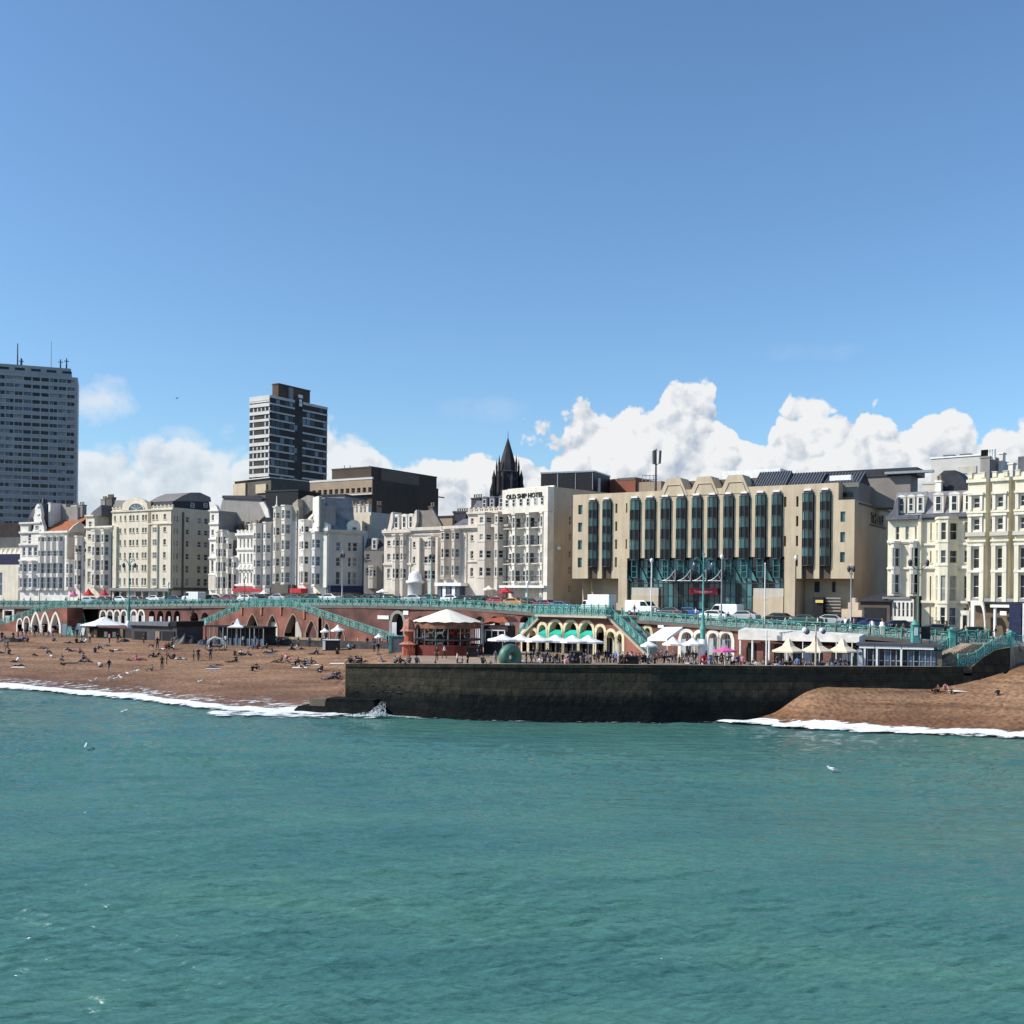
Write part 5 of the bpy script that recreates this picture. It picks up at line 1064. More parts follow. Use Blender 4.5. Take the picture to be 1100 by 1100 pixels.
# dark brick tower with lit left face
A = P(268,470,400); B_ = A+Vector((.84,-.54,0))*10.2; C_ = B_+Vector((.54,.84,0))*30
fa, fb = Frame(A,B_), Frame(B_,C_)
zt = fb.Z(424.5,292); r = empty('brick_tower',B_+Vector((0,0,-B_.z+9)),'dark brick tower block with white bands and sunlit left face','tower','towers behind the seafront')
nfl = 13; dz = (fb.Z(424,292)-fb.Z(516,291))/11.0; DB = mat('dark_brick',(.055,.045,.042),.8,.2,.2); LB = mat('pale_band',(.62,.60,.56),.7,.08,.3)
mb = MB(); mb.hexa([fa.pt(0,0,9),fb.pt(0,0,9),fb.pt(30,0,9),fb.pt(30,-10.2,9),fa.pt(0,0,zt),fb.pt(0,0,zt),fb.pt(30,0,zt),fb.pt(30,-10.2,zt)],DB); mb.build('wall',r)
for k in range(nfl):
    z = zt-k*dz; w = MB(); hb = 1.2 if k == 0 else .75
    if z < 12: break
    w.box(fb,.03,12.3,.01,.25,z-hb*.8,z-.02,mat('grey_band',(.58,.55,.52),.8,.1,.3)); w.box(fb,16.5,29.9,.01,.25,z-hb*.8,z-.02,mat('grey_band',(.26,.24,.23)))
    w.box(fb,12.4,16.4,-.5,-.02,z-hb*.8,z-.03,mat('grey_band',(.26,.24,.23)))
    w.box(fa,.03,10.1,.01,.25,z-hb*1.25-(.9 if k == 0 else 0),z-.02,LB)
    if k not in (3,4,7,8,9): w.box(fa,.1,10.1,.26,.35,z-hb*1.25-.3,z-hb*1.2,LB)
    w.build('floor_band',r)
    w = MB(); zz0, zz1 = z-dz+.12, z-hb*.8-.15
    for j in range(13):
        s = .6+j*2.27
        if 12 < s < 15: continue
        if s+1.9 > 30: break
        w.poly([fb.pt(s,.04,zz0),fb.pt(s+1.9,.04,zz0),fb.pt(s+1.9,.04,zz1),fb.pt(s,.04,zz1)],rnd.choice([BLACK,DGLASS,BLACK,DGLASS,BLACK,GLASSB]))
    for j in range(5):
        s = .4+j*1.95
        if s+1.5 > 10.1: break
        if j in (1,2) and k in (2,3,4,5,8,9,10): continue
        w.poly([fa.pt(s,.03,zz0),fa.pt(s+1.3,.03,zz0),fa.pt(s+1.3,.03,zz1-.3),fa.pt(s,.03,zz1-.3)],rnd.choice([BLACK,GLASS,DGLASS])); w.poly([fa.pt(s+1.32,.03,zz0),fa.pt(s+1.8,.03,zz0),fa.pt(s+1.8,.03,zz1),fa.pt(s+1.32,.03,zz1)],LB)
    w.build('window_band',r)
mb = MB(); mb.box(fb,12.5,15.5,-.35,-.02,12,zt-.3,BLACK) if False else None
mb.box(fb,5.5,22,-4.5,-1.5,zt+.002,fb.Z(417,320,-1),mat('plant_brown',(.11,.07,.05),.8,.2,.3)); mb.box(fb,5.3,22.2,-4.7,-1.3,fb.Z(417,320,-1)+.002,fb.Z(416,320,-1),DARKW); mb.box(fb,10.5,12.6,-1.45,-.9,zt+.01,fb.Z(418,320,-1),GREYW); mb.build('roof_storey',r)
mb = MB()
for i,(y,w) in enumerate(((426,2.2),(431,1.2),(435,1.4))): s, z = fb.hit(322,y); mb.box(fb,s-w/2,s+w/2,.3,.5,z-.6,z+.6,WPAINT)
mb.build('balcony_screen',r)
f = Frame.px(252,330,291,318,530); mb = MB(); q = empty('podium_block',f.pt(f.L/2,-5,9),'dark concrete podium block with two buff corner panels below the brick tower','building',GH)
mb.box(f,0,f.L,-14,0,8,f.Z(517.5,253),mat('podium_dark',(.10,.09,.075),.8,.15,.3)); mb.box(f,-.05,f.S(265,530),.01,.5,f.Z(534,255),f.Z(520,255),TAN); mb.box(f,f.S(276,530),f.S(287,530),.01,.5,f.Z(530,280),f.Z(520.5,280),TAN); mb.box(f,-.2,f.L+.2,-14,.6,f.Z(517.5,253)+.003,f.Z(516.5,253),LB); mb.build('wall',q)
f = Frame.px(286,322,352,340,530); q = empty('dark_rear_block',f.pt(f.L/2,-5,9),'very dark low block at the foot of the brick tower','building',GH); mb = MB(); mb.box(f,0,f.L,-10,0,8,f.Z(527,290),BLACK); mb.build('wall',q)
mb = MB()
for i in range(6): mb.box(f,2+i*3,4+i*3,.01,.15,f.Z(536,300),f.Z(533,300),DMETAL)
mb.build('vent',q)
# brown office block: left face in sunlit brown, right face with shade put into its colour
A = P(333,520,290); B_ = A+Vector((.84,-.54,0))*21.2; C_ = B_+Vector((.54,.84,0))*28
fa, fb = Frame(A,B_), Frame(B_,C_); zt = fb.Z(514.5,400)
r = empty('brown_office_block',B_+Vector((0,0,-B_.z+9)),'brown office block with a row of small square windows and a dark broad side','building',GH)
hs = [(fa.S(335.5+i*6,525),fa.S(339.3+i*6,525),fa.Z(532,334),fa.Z(527,334)) for i in range(11)]
BT = mat('shaded_brown',(.085,.062,.045),.85,.12,.2,streak=.3); mb = MB(); wallface(mb,fa,0,fa.L,fa.Z(533.5,334),zt,hs,BROWNC,depth=.6); mb.hexa([fa.pt(0,-.65,9),fa.pt(fa.L-.05,-.65,9),fb.pt(28,-.05,9),fb.pt(28,-20,9),fa.pt(0,-.65,zt-.02),fa.pt(fa.L-.05,-.65,zt-.02),fb.pt(28,-.05,zt-.02),fb.pt(28,-20,zt-.02)],BT)
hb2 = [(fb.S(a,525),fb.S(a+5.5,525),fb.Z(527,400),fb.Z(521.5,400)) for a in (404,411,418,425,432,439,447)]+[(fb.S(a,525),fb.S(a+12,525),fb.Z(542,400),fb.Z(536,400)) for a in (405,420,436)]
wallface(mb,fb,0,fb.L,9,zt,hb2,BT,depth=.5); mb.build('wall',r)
for h in hs: window(fa,h,r,depth=.6,g=GLASS,fm=LB)
for h in hb2: window(fb,h,r,depth=.4,g=rnd.choice([DGLASS,DGLASS,GLASS]),fm=DMETAL,bars=(3,0))
mb = MB(); z2 = fb.Z(504.5,412,-1); mb.hexa([fa.pt(8,-4,zt),fa.pt(fa.L-.3,-4,zt),fb.pt(27,-1,zt),fb.pt(27,-16,zt),fa.pt(8,-4,z2),fa.pt(fa.L-.3,-4,z2),fb.pt(27,-1,z2),fb.pt(27,-16,z2)],mat('brown_plant',(.17,.13,.10),.85,.1,.3)); mb.box(fb,.5,28.2,-14,-.8,zt+.003,z2-.01,BT); mb.box(fb,.4,28.3,-14.1,-.7,z2,z2+.35,DMETAL); mb.build('roof_storey',r)
mb = MB(); mb.box(fa,-.1,fa.L+.1,-.5,.12,zt+.003,zt+.5,LB); mb.build('coping',r); mb = MB(); mb.box(fa,0,fa.L,-.6,.2,fa.Z(534.5,334),fa.Z(533.5,334)-.002,LB); mb.build('ledge',r); mb = MB(); mb.box(fb,27.8,31,-.6,-.1,fb.Z(534,470),fb.Z(533,470),DMETAL); mb.build('coping',r)
mb = MB()
for x in (370,376,389,397): s = fa.S(x,510,-3); mb.tube(fa.pt(s,-3,zt),fa.pt(s,-3,fa.Z(500 if x != 389 else 503,x,-3)),.1,m=DMETAL,n=5)
mb.build('roof_mast',r)
for i in range(6): pass
# small rear roofs between
def block(name,label,xa,xb,yt,Da,Db,m,dep=10,y=560,extra=None):
    f = Frame.px(xa,Da,xb,Db,y); q = empty(name,f.pt(f.L/2,-dep/2,9.5),label,'building',GH); mb = MB(); mb.box(f,0,f.L,-dep,0,9,f.Z(yt,(xa+xb)/2),m); mb.build('wall',q); mb = MB(); mb.box(f,-.15,f.L+.15,-dep-.1,.15,f.Z(yt,(xa+xb)/2)+.003,f.Z(yt,(xa+xb)/2)+.4,extra or DSLATE); mb.build('roof',q); return f,q
block('rear_roof_block','dark flat-roofed rear block between brown office block and mansard house',402,446,556,262,258,BT)
block('rear_roof_block','small buff rear block left of the spire',470,486,556,240,238,BROWNC); block('rear_roof_block','dark chimney-like rear block left of the five-storey house',487,500,551,236,235,DSLATE)
block('rear_roof_block','shadowed dark block behind the tall bay house',285,320,528,280,276,BLACK)
block('rear_roof_block','dark roof block above the orange tiled roof',58,94,557,300,296,DARKW)
f,q = block('rear_roof_block','grey rear slab behind the narrow white houses',345,370,533,240,238,GREYW)
# church tower with spire
D = 300; c = P(545,540,D); k = D/FL; r = empty('church_spire',Vector((c.x,c.y,9)),'black stone church tower with pinnacles and tall pointed spire','church')
SP = mat('dark_stone',(.045,.042,.045),.85,.25,.4); z_ = lambda y: P(545,y,D).z
mb = MB(); mb.lathe((c.x,c.y,0),[(3.1,9),(3.1,z_(508)),(3.3,z_(507.5)),(2.6,z_(506))],SP,8,smooth=False,ang0=.39)
mb.build('tower_body',r); mb = MB(); mb.lathe((c.x,c.y,0),[(2.5,z_(507)),(2.15,z_(497)),(1.6,z_(489)),(.7,z_(478)),(.10,z_(470.5)),(.04,z_(463))],SP,8,smooth=False,ang0=.39); mb.build('spire',r)
for dx,dy,zt_,w in ((-3.7,0,505,.55),(3.7,0,505,.55),(-2.3,-2,490,.3),(2.3,-2,490,.3),(-3.0,1,493,.28),(3.0,1,493,.28),(-1.2,-3,508,.4),(1.2,-3,508,.4),(-4.2,-2,520,.6),(4.2,-2,520,.6)):
    mb = MB(); mb.lathe((c.x+dx,c.y+dy,0),[(w,9),(w,z_(zt_+9)),(w*1.1,z_(zt_+8.5)),(w*.4,z_(zt_+3)),(0,z_(zt_-1))],SP,6,smooth=False); mb.build('pinnacle',r)
for dx in (-1.7,1.7):
    mb = MB(); mb.wbox((c.x+dx-.5,c.y-3.2,z_(527)),(c.x+dx+.5,c.y-2.95,z_(513)),BLACK); mb.build('louvre_window',r)
# ================================================================ GROYNE
WETC = mat('tarred_groyne_concrete',(.030,.031,.027),.75,.45,.35,bump=.5,bscale=1.5,streak=.35)
def groyne():
    m = bpy.data.materials.new('groyne_concrete'); m.use_nodes = True; nt = m.node_tree; b = nt.nodes['Principled BSDF']; N = nt.nodes.new; L = nt.links.new
    geo = N('ShaderNodeNewGeometry'); n = N('ShaderNodeTexNoise'); n.inputs['Scale'].default_value = 1.1; n.inputs['Detail'].default_value = 8; n.inputs['Roughness'].default_value = .65; L(geo.outputs['Position'],n.inputs['Vector'])
    sx = N('ShaderNodeSeparateXYZ'); L(geo.outputs['Position'],sx.inputs[0])
    c1 = N('ShaderNodeValToRGB'); L(n.outputs['Fac'],c1.inputs['Fac']); e = c1.color_ramp.elements; e[0].position = .38; e[0].color = (.028,.026,.020,1); e[1].position = .72; e[1].color = (.066,.056,.040,1)
    ad_ = N('ShaderNodeCombineXYZ'); L(sx.outputs['X'],ad_.inputs['X']); L(sx.outputs['Z'],ad_.inputs['Y']); bk = N('ShaderNodeTexBrick'); bk.inputs['Scale'].default_value = 1; bk.inputs['Brick Width'].default_value = 2.6; bk.inputs['Row Height'].default_value = .85; bk.inputs['Mortar Size'].default_value = .035; bk.inputs['Color1'].default_value = (1.2,1.15,1.05,1); bk.inputs['Color2'].default_value = (.75,.76,.78,1); bk.inputs['Mortar'].default_value = (.35,.35,.35,1); L(ad_.outputs[0],bk.inputs['Vector'])
    c2 = N('ShaderNodeValToRGB'); L(n.outputs['Fac'],c2.inputs['Fac']); e = c2.color_ramp.elements; e[0].position = .4; e[0].color = (.004,.006,.008,1); e[1].position = .75; e[1].color = (.013,.016,.013,1)
    # weed line: the lower part of the wall is wet and weedy
    nm = N('ShaderNodeMath'); nm.operation = 'MULTIPLY_ADD'; L(n.outputs['Fac'],nm.inputs[0]); nm.inputs[1].default_value = 1.6; L(sx.outputs['Z'],nm.inputs[2])
    mr = N('ShaderNodeMapRange'); L(nm.outputs[0],mr.inputs[0]); mr.inputs[1].default_value = 2.9; mr.inputs[2].default_value = 4.1
    mx = N('ShaderNodeMix'); mx.data_type = 'RGBA'; L(mr.outputs[0],mx.inputs[0]); L(c2.outputs[0],mx.inputs[6]); L(c1.outputs[0],mx.inputs[7]); mm_ = N('ShaderNodeMix'); mm_.data_type = 'RGBA'; mm_.blend_type = 'MULTIPLY'; mm_.inputs[0].default_value = .8; L(mx.outputs[2],mm_.inputs[6]); L(bk.outputs['Color'],mm_.inputs[7]); L(mm_.outputs[2],b.inputs['Base Color'])
    b.inputs['Roughness'].default_value = .8; b.inputs['Specular IOR Level'].default_value = .15
    bp = N('ShaderNodeBump'); bp.inputs['Strength'].default_value = .8; bp.inputs['Distance'].default_value = .25; L(n.outputs['Fac'],bp.inputs['Height']); L(bp.outputs[0],b.inputs['Normal']); return m
GRM = groyne()
root = empty('groyne',P(600,760,GD(600)),'long dark weed-stained concrete groyne wall jutting from the shingle into the sea','sea wall')
mb = MB(); pxs = [372,376,384]+list(range(400,1046,12))
def gp(px,dz,dy=0): Y = GD(px)+dy; return Vector((X_of(px,Y),Y,dz))
for a,c in zip(pxs[:-1],pxs[1:]):
    za, zc_ = GT(a), GT(c)
    lo = [(-2,-.35),(2.0,-.2),(5.2,0)]
    for (z0,d0),(z1,d1) in zip(lo[:-1],lo[1:]): mb.poly([gp(a,z0,d0),gp(c,z0,d0),gp(c,z1,d1),gp(a,z1,d1)],GRM)
    mb.poly([gp(a,5.2,0),gp(c,5.2,0),gp(c,max(zc_,5.25),0),gp(a,max(za,5.25),0)],GRM)
    mb.poly([gp(a,za,0),gp(c,zc_,0),gp(c,zc_,1.1),gp(a,za,1.1)],STONEB); mb.poly([gp(c,zc_,1.1),gp(c,-2,1.1),gp(a,-2,1.1),gp(a,za,1.1)],GRM)
mb.poly([gp(372,-2,-.3),gp(372,5.2,0),gp(372,GT(372),0),gp(372,GT(372),1.1),gp(372,-2,1.1)],GRM); mb.build('wall',root)
mb = MB()
for a,c in zip(pxs[:-1],pxs[1:]):
    p = [gp(a,GT(a)-.35,-.001),gp(c,GT(c)-.35,-.001),gp(c,GT(c)-.35,-.13),gp(a,GT(a)-.35,-.13)]; q = [gp(a,GT(a)+.02,-.001),gp(c,GT(c)+.02,-.001),gp(c,GT(c)+.02,-.13),gp(a,GT(a)+.02,-.13)]
    mb.mesh(p+q,[(0,1,2,3),(7,6,5,4),(3,2,6,7),(0,4,5,1)],GRM)
mb.build('coping',root)
for i in range(12):
    px = 380+rnd.random()*55; z = rnd.choice([2.5,2.52,3.2])+rnd.uniform(-.03,.03); a = gp(px,z,-.02); mb = MB(); mb.wbox((a.x,a.y-.30,a.z),(a.x+rnd.uniform(.5,2.0),a.y,a.z+.06),mat('ledge_stone',(.13,.115,.09),.9,.2,2)); mb.build('ledge_stone',root)
# rising end wall with steps
root2 = empty('stair_wall',P(1070,720,122),'brown stone wall rising to the promenade at the right end of the groyne','wall')
mb = MB(); tops = [(1045,GT(1045)),(1058,CH-(705-(1058-550)*SR-HZ)*121.6/FL),(1070,CH-(698-(520)*SR-HZ)*121.9/FL),(1085,CH-(695.3-535*SR-HZ)*122.3/FL),(1086,CH-(695.3-535*SR-HZ)*122.3/FL)]
for (a,za),(c,zc_) in zip(tops[:-1],tops[1:]):
    mb.poly([gp(a,1,0),gp(c,1,0),gp(c,zc_,0),gp(a,za,0)],GRM); mb.poly([gp(a,za,0),gp(c,zc_,0),gp(c,zc_,1.1),gp(a,za,1.1)],STONEB); mb.poly([gp(c,zc_,1.1),gp(c,1,1.1),gp(a,1,1.1),gp(a,za,1.1)],GRM)
ze = tops[-1][1]; a = gp(1086,1,0); e2 = P(1099,700,128)
mb.poly([gp(1086,1,0),Vector((e2.x,e2.y,1)),Vector((e2.x,e2.y,ze)),gp(1086,ze,0)],STONEB)
mb.build('wall',root2)
# low plinth at the groyne's tip
root = empty('tip_plinth',P(360,768,115),'low wet black stone plinth at the tip of the groyne, washed by surf','rock')
f = Frame.px(316,119.6,402,117.0,768); m = MB(); za = P(350,757.5,117).z
m.prism(f,[(0,-1.5),(0,za-.75),(.5,za-.35),(f.S(349,768),za-.3),(f.S(349,768),za+.25),(f.L,za+.3),(f.L,-1.5)],-3.2,0,GRM); m.build('plinth',root)
m = MB(); m.box(f,f.S(331,765),f.S(348.5,765),-2.6,-.3,za-.32,za+.42,mat('pale_block',(.16,.13,.10),.9,.2,1)); m.box(f,f.S(349,765),f.L-.2,-2.8,-.2,za+.3,za+.55,GRM); m.build('slab',root)
# splash against the plinth
def spray(px,py,D,h,w,n):
    mb = MB(); c = P(px,py,D)
    for i in range(n):
        t = rnd.random()**1.6; a = rnd.uniform(-1,1); p = c+Vector((a*w*(.3+1-t)+t*h*.5,rnd.uniform(-.4,.2),t*h)); r = rnd.uniform(.025,.07)*(1.2-t)
        mb.lathe(p,[(0,-r),(r*.8,-r*.4),(r,.1*r),(r*.6,r*.7),(0,r)],mat('spray_white',(.82,.85,.85),.5,.05,3),5)
    o = mb.build('sea_spray'); o['kind'] = 'stuff'; return o
spray(404,768.5,116.3,1.5,.8,420); spray(399,769,116.3,.5,2.0,300)
# ================================================================ RETAINING WALLS WITH ARCHES
class Wall:
    def __init__(w, name, label, px0, px1, off, top, z0, m, segs=None, cat='wall', group=None):
        w.f = Frame.px(px0,D_edge(px0)+off,px1,D_edge(px1)+off,670); w.z0 = z0; w.top = top; w.m = m; w.arches = []
        w.root = empty(name,w.f.pt(w.f.L/2,0,z0),label,cat,group); w.px0 = px0; w.px1 = px1
    def arch(w, x0, x1, yt, trim=None, fill='dark', pointed=False, rise=.55, yb=None, depth=1.2, tw=.32):
        f = w.f; s0, s1 = f.S(x0,670), f.S(x1,670); zt = f.Z(yt,(x0+x1)/2); h = min((s1-s0)*rise,zt-w.z0-.4); zb = w.z0 if yb is None else f.Z(yb,(x0+x1)/2)
        w.arches.append((s0,s1,zt-h,h,trim,fill,pointed,zb,depth,tw))
    def curve(w,A,s):
        s0,s1,zs,h = A[:4]; t = abs((s-(s0+s1)/2)/((s1-s0)/2)); t = min(1,t)
        return zs+h*((1-t**1.5) if A[6] else math.sqrt(max(0,1-t*t)))
    def done(w, endcaps=True, thick=.5):
        f = w.f; S = {0.0,f.L}
        for px,_ in (w.top if isinstance(w.top,list) else []): S.add(min(max(f.S(px,670),0),f.L))
        if not isinstance(w.top,list):
            for i in range(1,12): S.add(f.L*i/12)
        for A in w.arches:
            for i in range(11): S.add(max(0,min(f.L,A[0]+(A[1]-A[0])*i/10)))
        S = sorted(S); mb = MB()
        if isinstance(w.top,list):
            ts = [(f.S(px,670),f.Z(y,px)) for px,y in w.top]; top = lambda s: float(np.interp(s,[a[0] for a in ts],[a[1] for a in ts]))
        else: top = w.top
        w.topf = top
        for a,c in zip(S[:-1],S[1:]):
            if c-a < .004: continue
            mid = (a+c)/2; A = next((q for q in w.arches if q[0] < mid < q[1]),None)
            ba, bc = (w.curve(A,a),w.curve(A,c)) if A else (w.z0,w.z0)
            ta, tc = top(a), top(c); ba = min(ba,ta-.05); bc = min(bc,tc-.05)
            mb.poly([f.pt(a,0,ba),f.pt(c,0,bc),f.pt(c,0,tc),f.pt(a,0,ta)],w.m)
            mb.poly([f.pt(a,0,ta),f.pt(c,0,tc),f.pt(c,-thick,tc),f.pt(a,-thick,ta)],w.m)
            if A:
                mb.poly([f.pt(a,0,ba),f.pt(a,-A[8],ba),f.pt(c,-A[8],bc),f.pt(c,0,bc)],A[4] or w.m)
                if A[7] > w.z0+.05: mb.poly([f.pt(a,0,w.z0),f.pt(c,0,w.z0),f.pt(c,0,A[7]),f.pt(a,0,A[7])],w.m); mb.poly([f.pt(a,0,A[7]),f.pt(c,0,A[7]),f.pt(c,-A[8],A[7]),f.pt(a,-A[8],A[7])],w.m)
        if endcaps:
            for s in (0,f.L): mb.poly([f.pt(s,0,w.z0),f.pt(s,-4,w.z0),f.pt(s,-4,top(s)),f.pt(s,0,top(s))],w.m)
        mb.build('wall',w.root)
        for A in w.arches:
            s0,s1,zs,h,trim,fill,pt_,zb,dp,tw = A; n = 10
            if trim:
                mb = MB()
                for i in range(n):
                    a, c = s0+(s1-s0)*i/n, s0+(s1-s0)*(i+1)/n; za, zc_ = w.curve(A,a), w.curve(A,c); k = tw; cm = (s0+s1)/2
                    def outp(s,z):
                        vx, vz = (s-cm)/((s1-s0)/2), (z-zs)/h; l = math.hypot(vx,vz) or 1; return s+vx/l*k, z+vz/l*k
                    oa, oc = outp(a,za), outp(c,zc_)
                    p = [f.pt(a,.09,za),f.pt(c,.09,zc_),f.pt(oc[0],.09,oc[1]),f.pt(oa[0],.09,oa[1])]; q = [f.pt(a,0,za),f.pt(c,0,zc_),f.pt(oc[0],0,oc[1]),f.pt(oa[0],0,oa[1])]
                    mb.mesh(p+q,[(0,1,2,3),(0,4,5,1),(3,2,6,7)],trim)
                mb.box(f,s0-k,s0,.003,.09,zb,zs,trim); mb.box(f,s1,s1+k,.003,.09,zb,zs,trim); mb.build('arch_surround',w.root)
            pts = [(s0,zb),(s1,zb)]+[(s1+(s0-s1)*i/n,w.curve(A,s1+(s0-s1)*i/n)) for i in range(n+1)]
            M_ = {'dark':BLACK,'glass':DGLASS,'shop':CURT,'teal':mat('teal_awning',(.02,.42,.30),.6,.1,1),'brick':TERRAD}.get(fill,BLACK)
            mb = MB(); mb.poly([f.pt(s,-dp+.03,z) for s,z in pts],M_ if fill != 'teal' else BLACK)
            if fill in ('shop','glass'):
                for i in range(1,4): s = s0+(s1-s0)*i/4; mb.box(f,s-.06,s+.06,-dp+.04,-dp+.12,zb,w.curve(A,s)-.05,WPAINT)
                mb.box(f,s0,s1,-dp+.041,-dp+.1,zs-.1,zs+.1,WPAINT)
            if fill == 'teal':
                za = zs+h*.25; mb.poly([f.pt(s0+.05,-.5,za),f.pt(s0+.05,.1,za-.55),f.pt(s1-.05,.1,za-.55),f.pt(s1-.05,-.5,za)],M_)
                mb.poly([f.pt(s0+.05,.1,za-1.2),f.pt(s1-.05,.1,za-1.2),f.pt(s1-.05,.1,za-.551),f.pt(s0+.05,.1,za-.551)],M_)
            mb.build('arch_infill',w.root)
zE = lambda f,d=0: (lambda s: Z_edge(proj(f.pt(s,0,10))[0])-.03)
def edgewall(label,x0,x1,m,off=0):
    w = Wall('promenade_wall',label,x0,x1,off,None,3.4 if x1 < 440 else 4.7,m,group='retaining walls under the seafront promenade'); w.top = zE(w.f); return w
w = edgewall('red brick promenade wall with one square white arch panel, far left',-60,72,TERRAD); w.arch(5.5,14,655,None,'glass',rise=.5,yb=670); w.done()
mb = MB(); f = w.f; s0,s1 = f.S(4,670),f.S(16,670); 
mb.box(f,s0,s0+.5,.02,.3,f.Z(668,10),f.Z(653.5,10),WHITEB); mb.box(f,s1-.5,s1,.02,.3,f.Z(668,10),f.Z(653.5,10),WHITEB); mb.box(f,s0+.5,s1-.5,.02,.3,f.Z(656,10),f.Z(653.5,10),WHITEB)
mb.build('white_arch_panel',w.root)
w = edgewall('black wall standing in for shaded opening below the promenade beside the wide white parasol',72,106,BLACK,off=3); w.done()  # black colour paints the under-deck shade of this recess
mb = MB()
for x in (76,82,88,94): s = w.f.S(x,670,2); mb.tube(w.f.pt(s,2,4.4),w.f.pt(s-1.2,2,8.5),.12,m=TURQ)
mb.build('strut',w.root)
w = edgewall('red brick promenade wall with row of small white and dark arches above the grey hut',106,200,TERRAD)
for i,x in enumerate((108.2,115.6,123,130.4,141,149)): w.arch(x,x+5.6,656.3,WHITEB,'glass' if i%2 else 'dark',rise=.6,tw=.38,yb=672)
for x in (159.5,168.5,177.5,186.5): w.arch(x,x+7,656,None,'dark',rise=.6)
w.done()
w = edgewall('red brick promenade wall showing behind the long ramps, with one grey arch',200,440,TERRAD); w.arch(421,433.5,659,mat('grey_arch_stone',(.30,.28,.26),.8,.1,1),'dark',rise=.6,tw=.5); w.arch(205,213,658,None,'dark'); w.arch(216,224,658,None,'dark'); w.done()
for x0,x1,y0,y1 in ((406,418,661,665),(433.5,439,656,660.5)):
    mb = MB(); mb.box(w.f,w.f.S(x0,663),w.f.S(x1,663),.02,.12,w.f.Z(y1,x0),w.f.Z(y0,x0),WPAINT); mb.build('shop_sign',w.root)
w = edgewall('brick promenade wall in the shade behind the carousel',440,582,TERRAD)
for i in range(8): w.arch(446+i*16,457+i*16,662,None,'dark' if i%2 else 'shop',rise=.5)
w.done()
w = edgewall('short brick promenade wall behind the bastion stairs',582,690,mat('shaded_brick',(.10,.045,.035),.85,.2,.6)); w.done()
w = edgewall('red brick promenade wall with white round arches behind pale parasols',690,796,TERRA)
w.arch(692.5,699,674.5,YARCH,'shop',rise=.8,yb=686,tw=.45)
for x0,x1 in ((732,744),(747,757),(761.5,771),(774,786)): w.arch(x0,x1,680 if x0 > 745 else 679,WHITEB,'shop',rise=.55,tw=.45)
w.done()
w = edgewall('brick promenade wall hidden behind the long white canopy',796,1012,TERRAD)
for i in range(11): w.arch(802+i*19,815+i*19,691+i*.3,None,['dark','glass','shop'][i%3],rise=.4)
w.done()
w = edgewall('buff stone wall below the promenade at far right',1012,1300,STONEB); w.done()
# deck edge fascia
mb = MB()
pl = list(range(-200,1300,10))
for a,c in zip(pl[:-1],pl[1:]):
    fr = Frame((X_of(a,D_edge(a)),D_edge(a)),(X_of(c,D_edge(c)),D_edge(c))); za, zc_ = Z_edge(a), Z_edge(c)
    mb.mesh([fr.pt(0,-.2,za-.32),fr.pt(fr.L,-.2,zc_-.32),fr.pt(fr.L,.35,zc_-.32),fr.pt(0,.35,za-.32),fr.pt(0,-.2,za+.06),fr.pt(fr.L,-.2,zc_+.06),fr.pt(fr.L,.35,zc_+.06),fr.pt(0,.35,za+.06)],[(0,3,2,1),(4,7,6,5)[::-1],(3,7,6,2)[::-1]],mat('deck_edge',(.16,.13,.11),.8,.15,1))
o = mb.build('deck_edge'); tag(o,'dark stone ledge running under the turquoise railings along the promenade edge','ledge')
# ramps
w = Wall('ramp_wall','red brick ramp wall with three white pointed arches at far left',-60,72,-6,[(-60,700),(0,671.5),(28,663),(50,655.5),(60,653.3),(72,653)],3.4,TERRA,group='brick ramp walls down to the beach')
for x0,x1,yt in ((19,24,665.5),(26,31.5,663.5)): w.arch(x0,x1,yt,WHITEB,'shop',rise=.7,tw=.3)
for x0,x1 in ((34.5,42.5),(45,52),(55.5,64)): w.arch(x0,x1,659.5,WHITEB,'glass',rise=1.0,pointed=True,tw=.5)
w.done(); RW0 = w
w = Wall('ramp_wall','long red brick double ramp wall with tall dark pointed arches, centre left',186,434,-5,[(186,687),(200,680),(262,653.5),(268,652.6),(308,652.6),(314,653.3),(434,694)],3.4,TERRA,group='brick ramp walls down to the beach')
GA = mat('arch_stone',(.30,.24,.19),.8,.15,1)
for x0,x1,yt,fl_,ptd in ((238,246,672,'brick',1),(247,255,668,'brick',1),(264,278.5,660,'dark',1),(287,298.5,661,'dark',1),(306,324,660,'dark',1),(329,340.5,667,'brick',1),(342.3,346,661,'dark',1),(348.5,354,669.5,'brick',1),(362,370,675,'brick',1)):
    w.arch(x0,x1,yt,GA,fl_,rise=.8,pointed=True,depth=.35 if fl_ == 'brick' else 1.5,tw=.22)
w.done(); RW1 = w
mb = MB(); f = w.f
for x,y in ((260,657),(281,657),(302,657),(327,661)): 
    s, z = f.hit(x,y); mb.box(f,s-.18,s+.18,.0,.18,z-.6,z+.6,mat('carved_terracotta',(.42,.16,.10),.8,.15,2)); mb.box(f,s-.3,s+.3,.0,.22,z+.6,z+.8,mat('carved_terracotta',(.42,.16,.10)))
mb.build('carved_panel',w.root)
mb = MB()
for x,y0,y1,m_ in ((291.5,668,690,OFFW),(318,664,690,STONEG)): s = f.S(x,680); mb.box(f,s-.8,s+.8,-1.2,-.6,f.Z(y1,x),f.Z(y0,x),m_)
mb.build('arch_doorway',w.root)
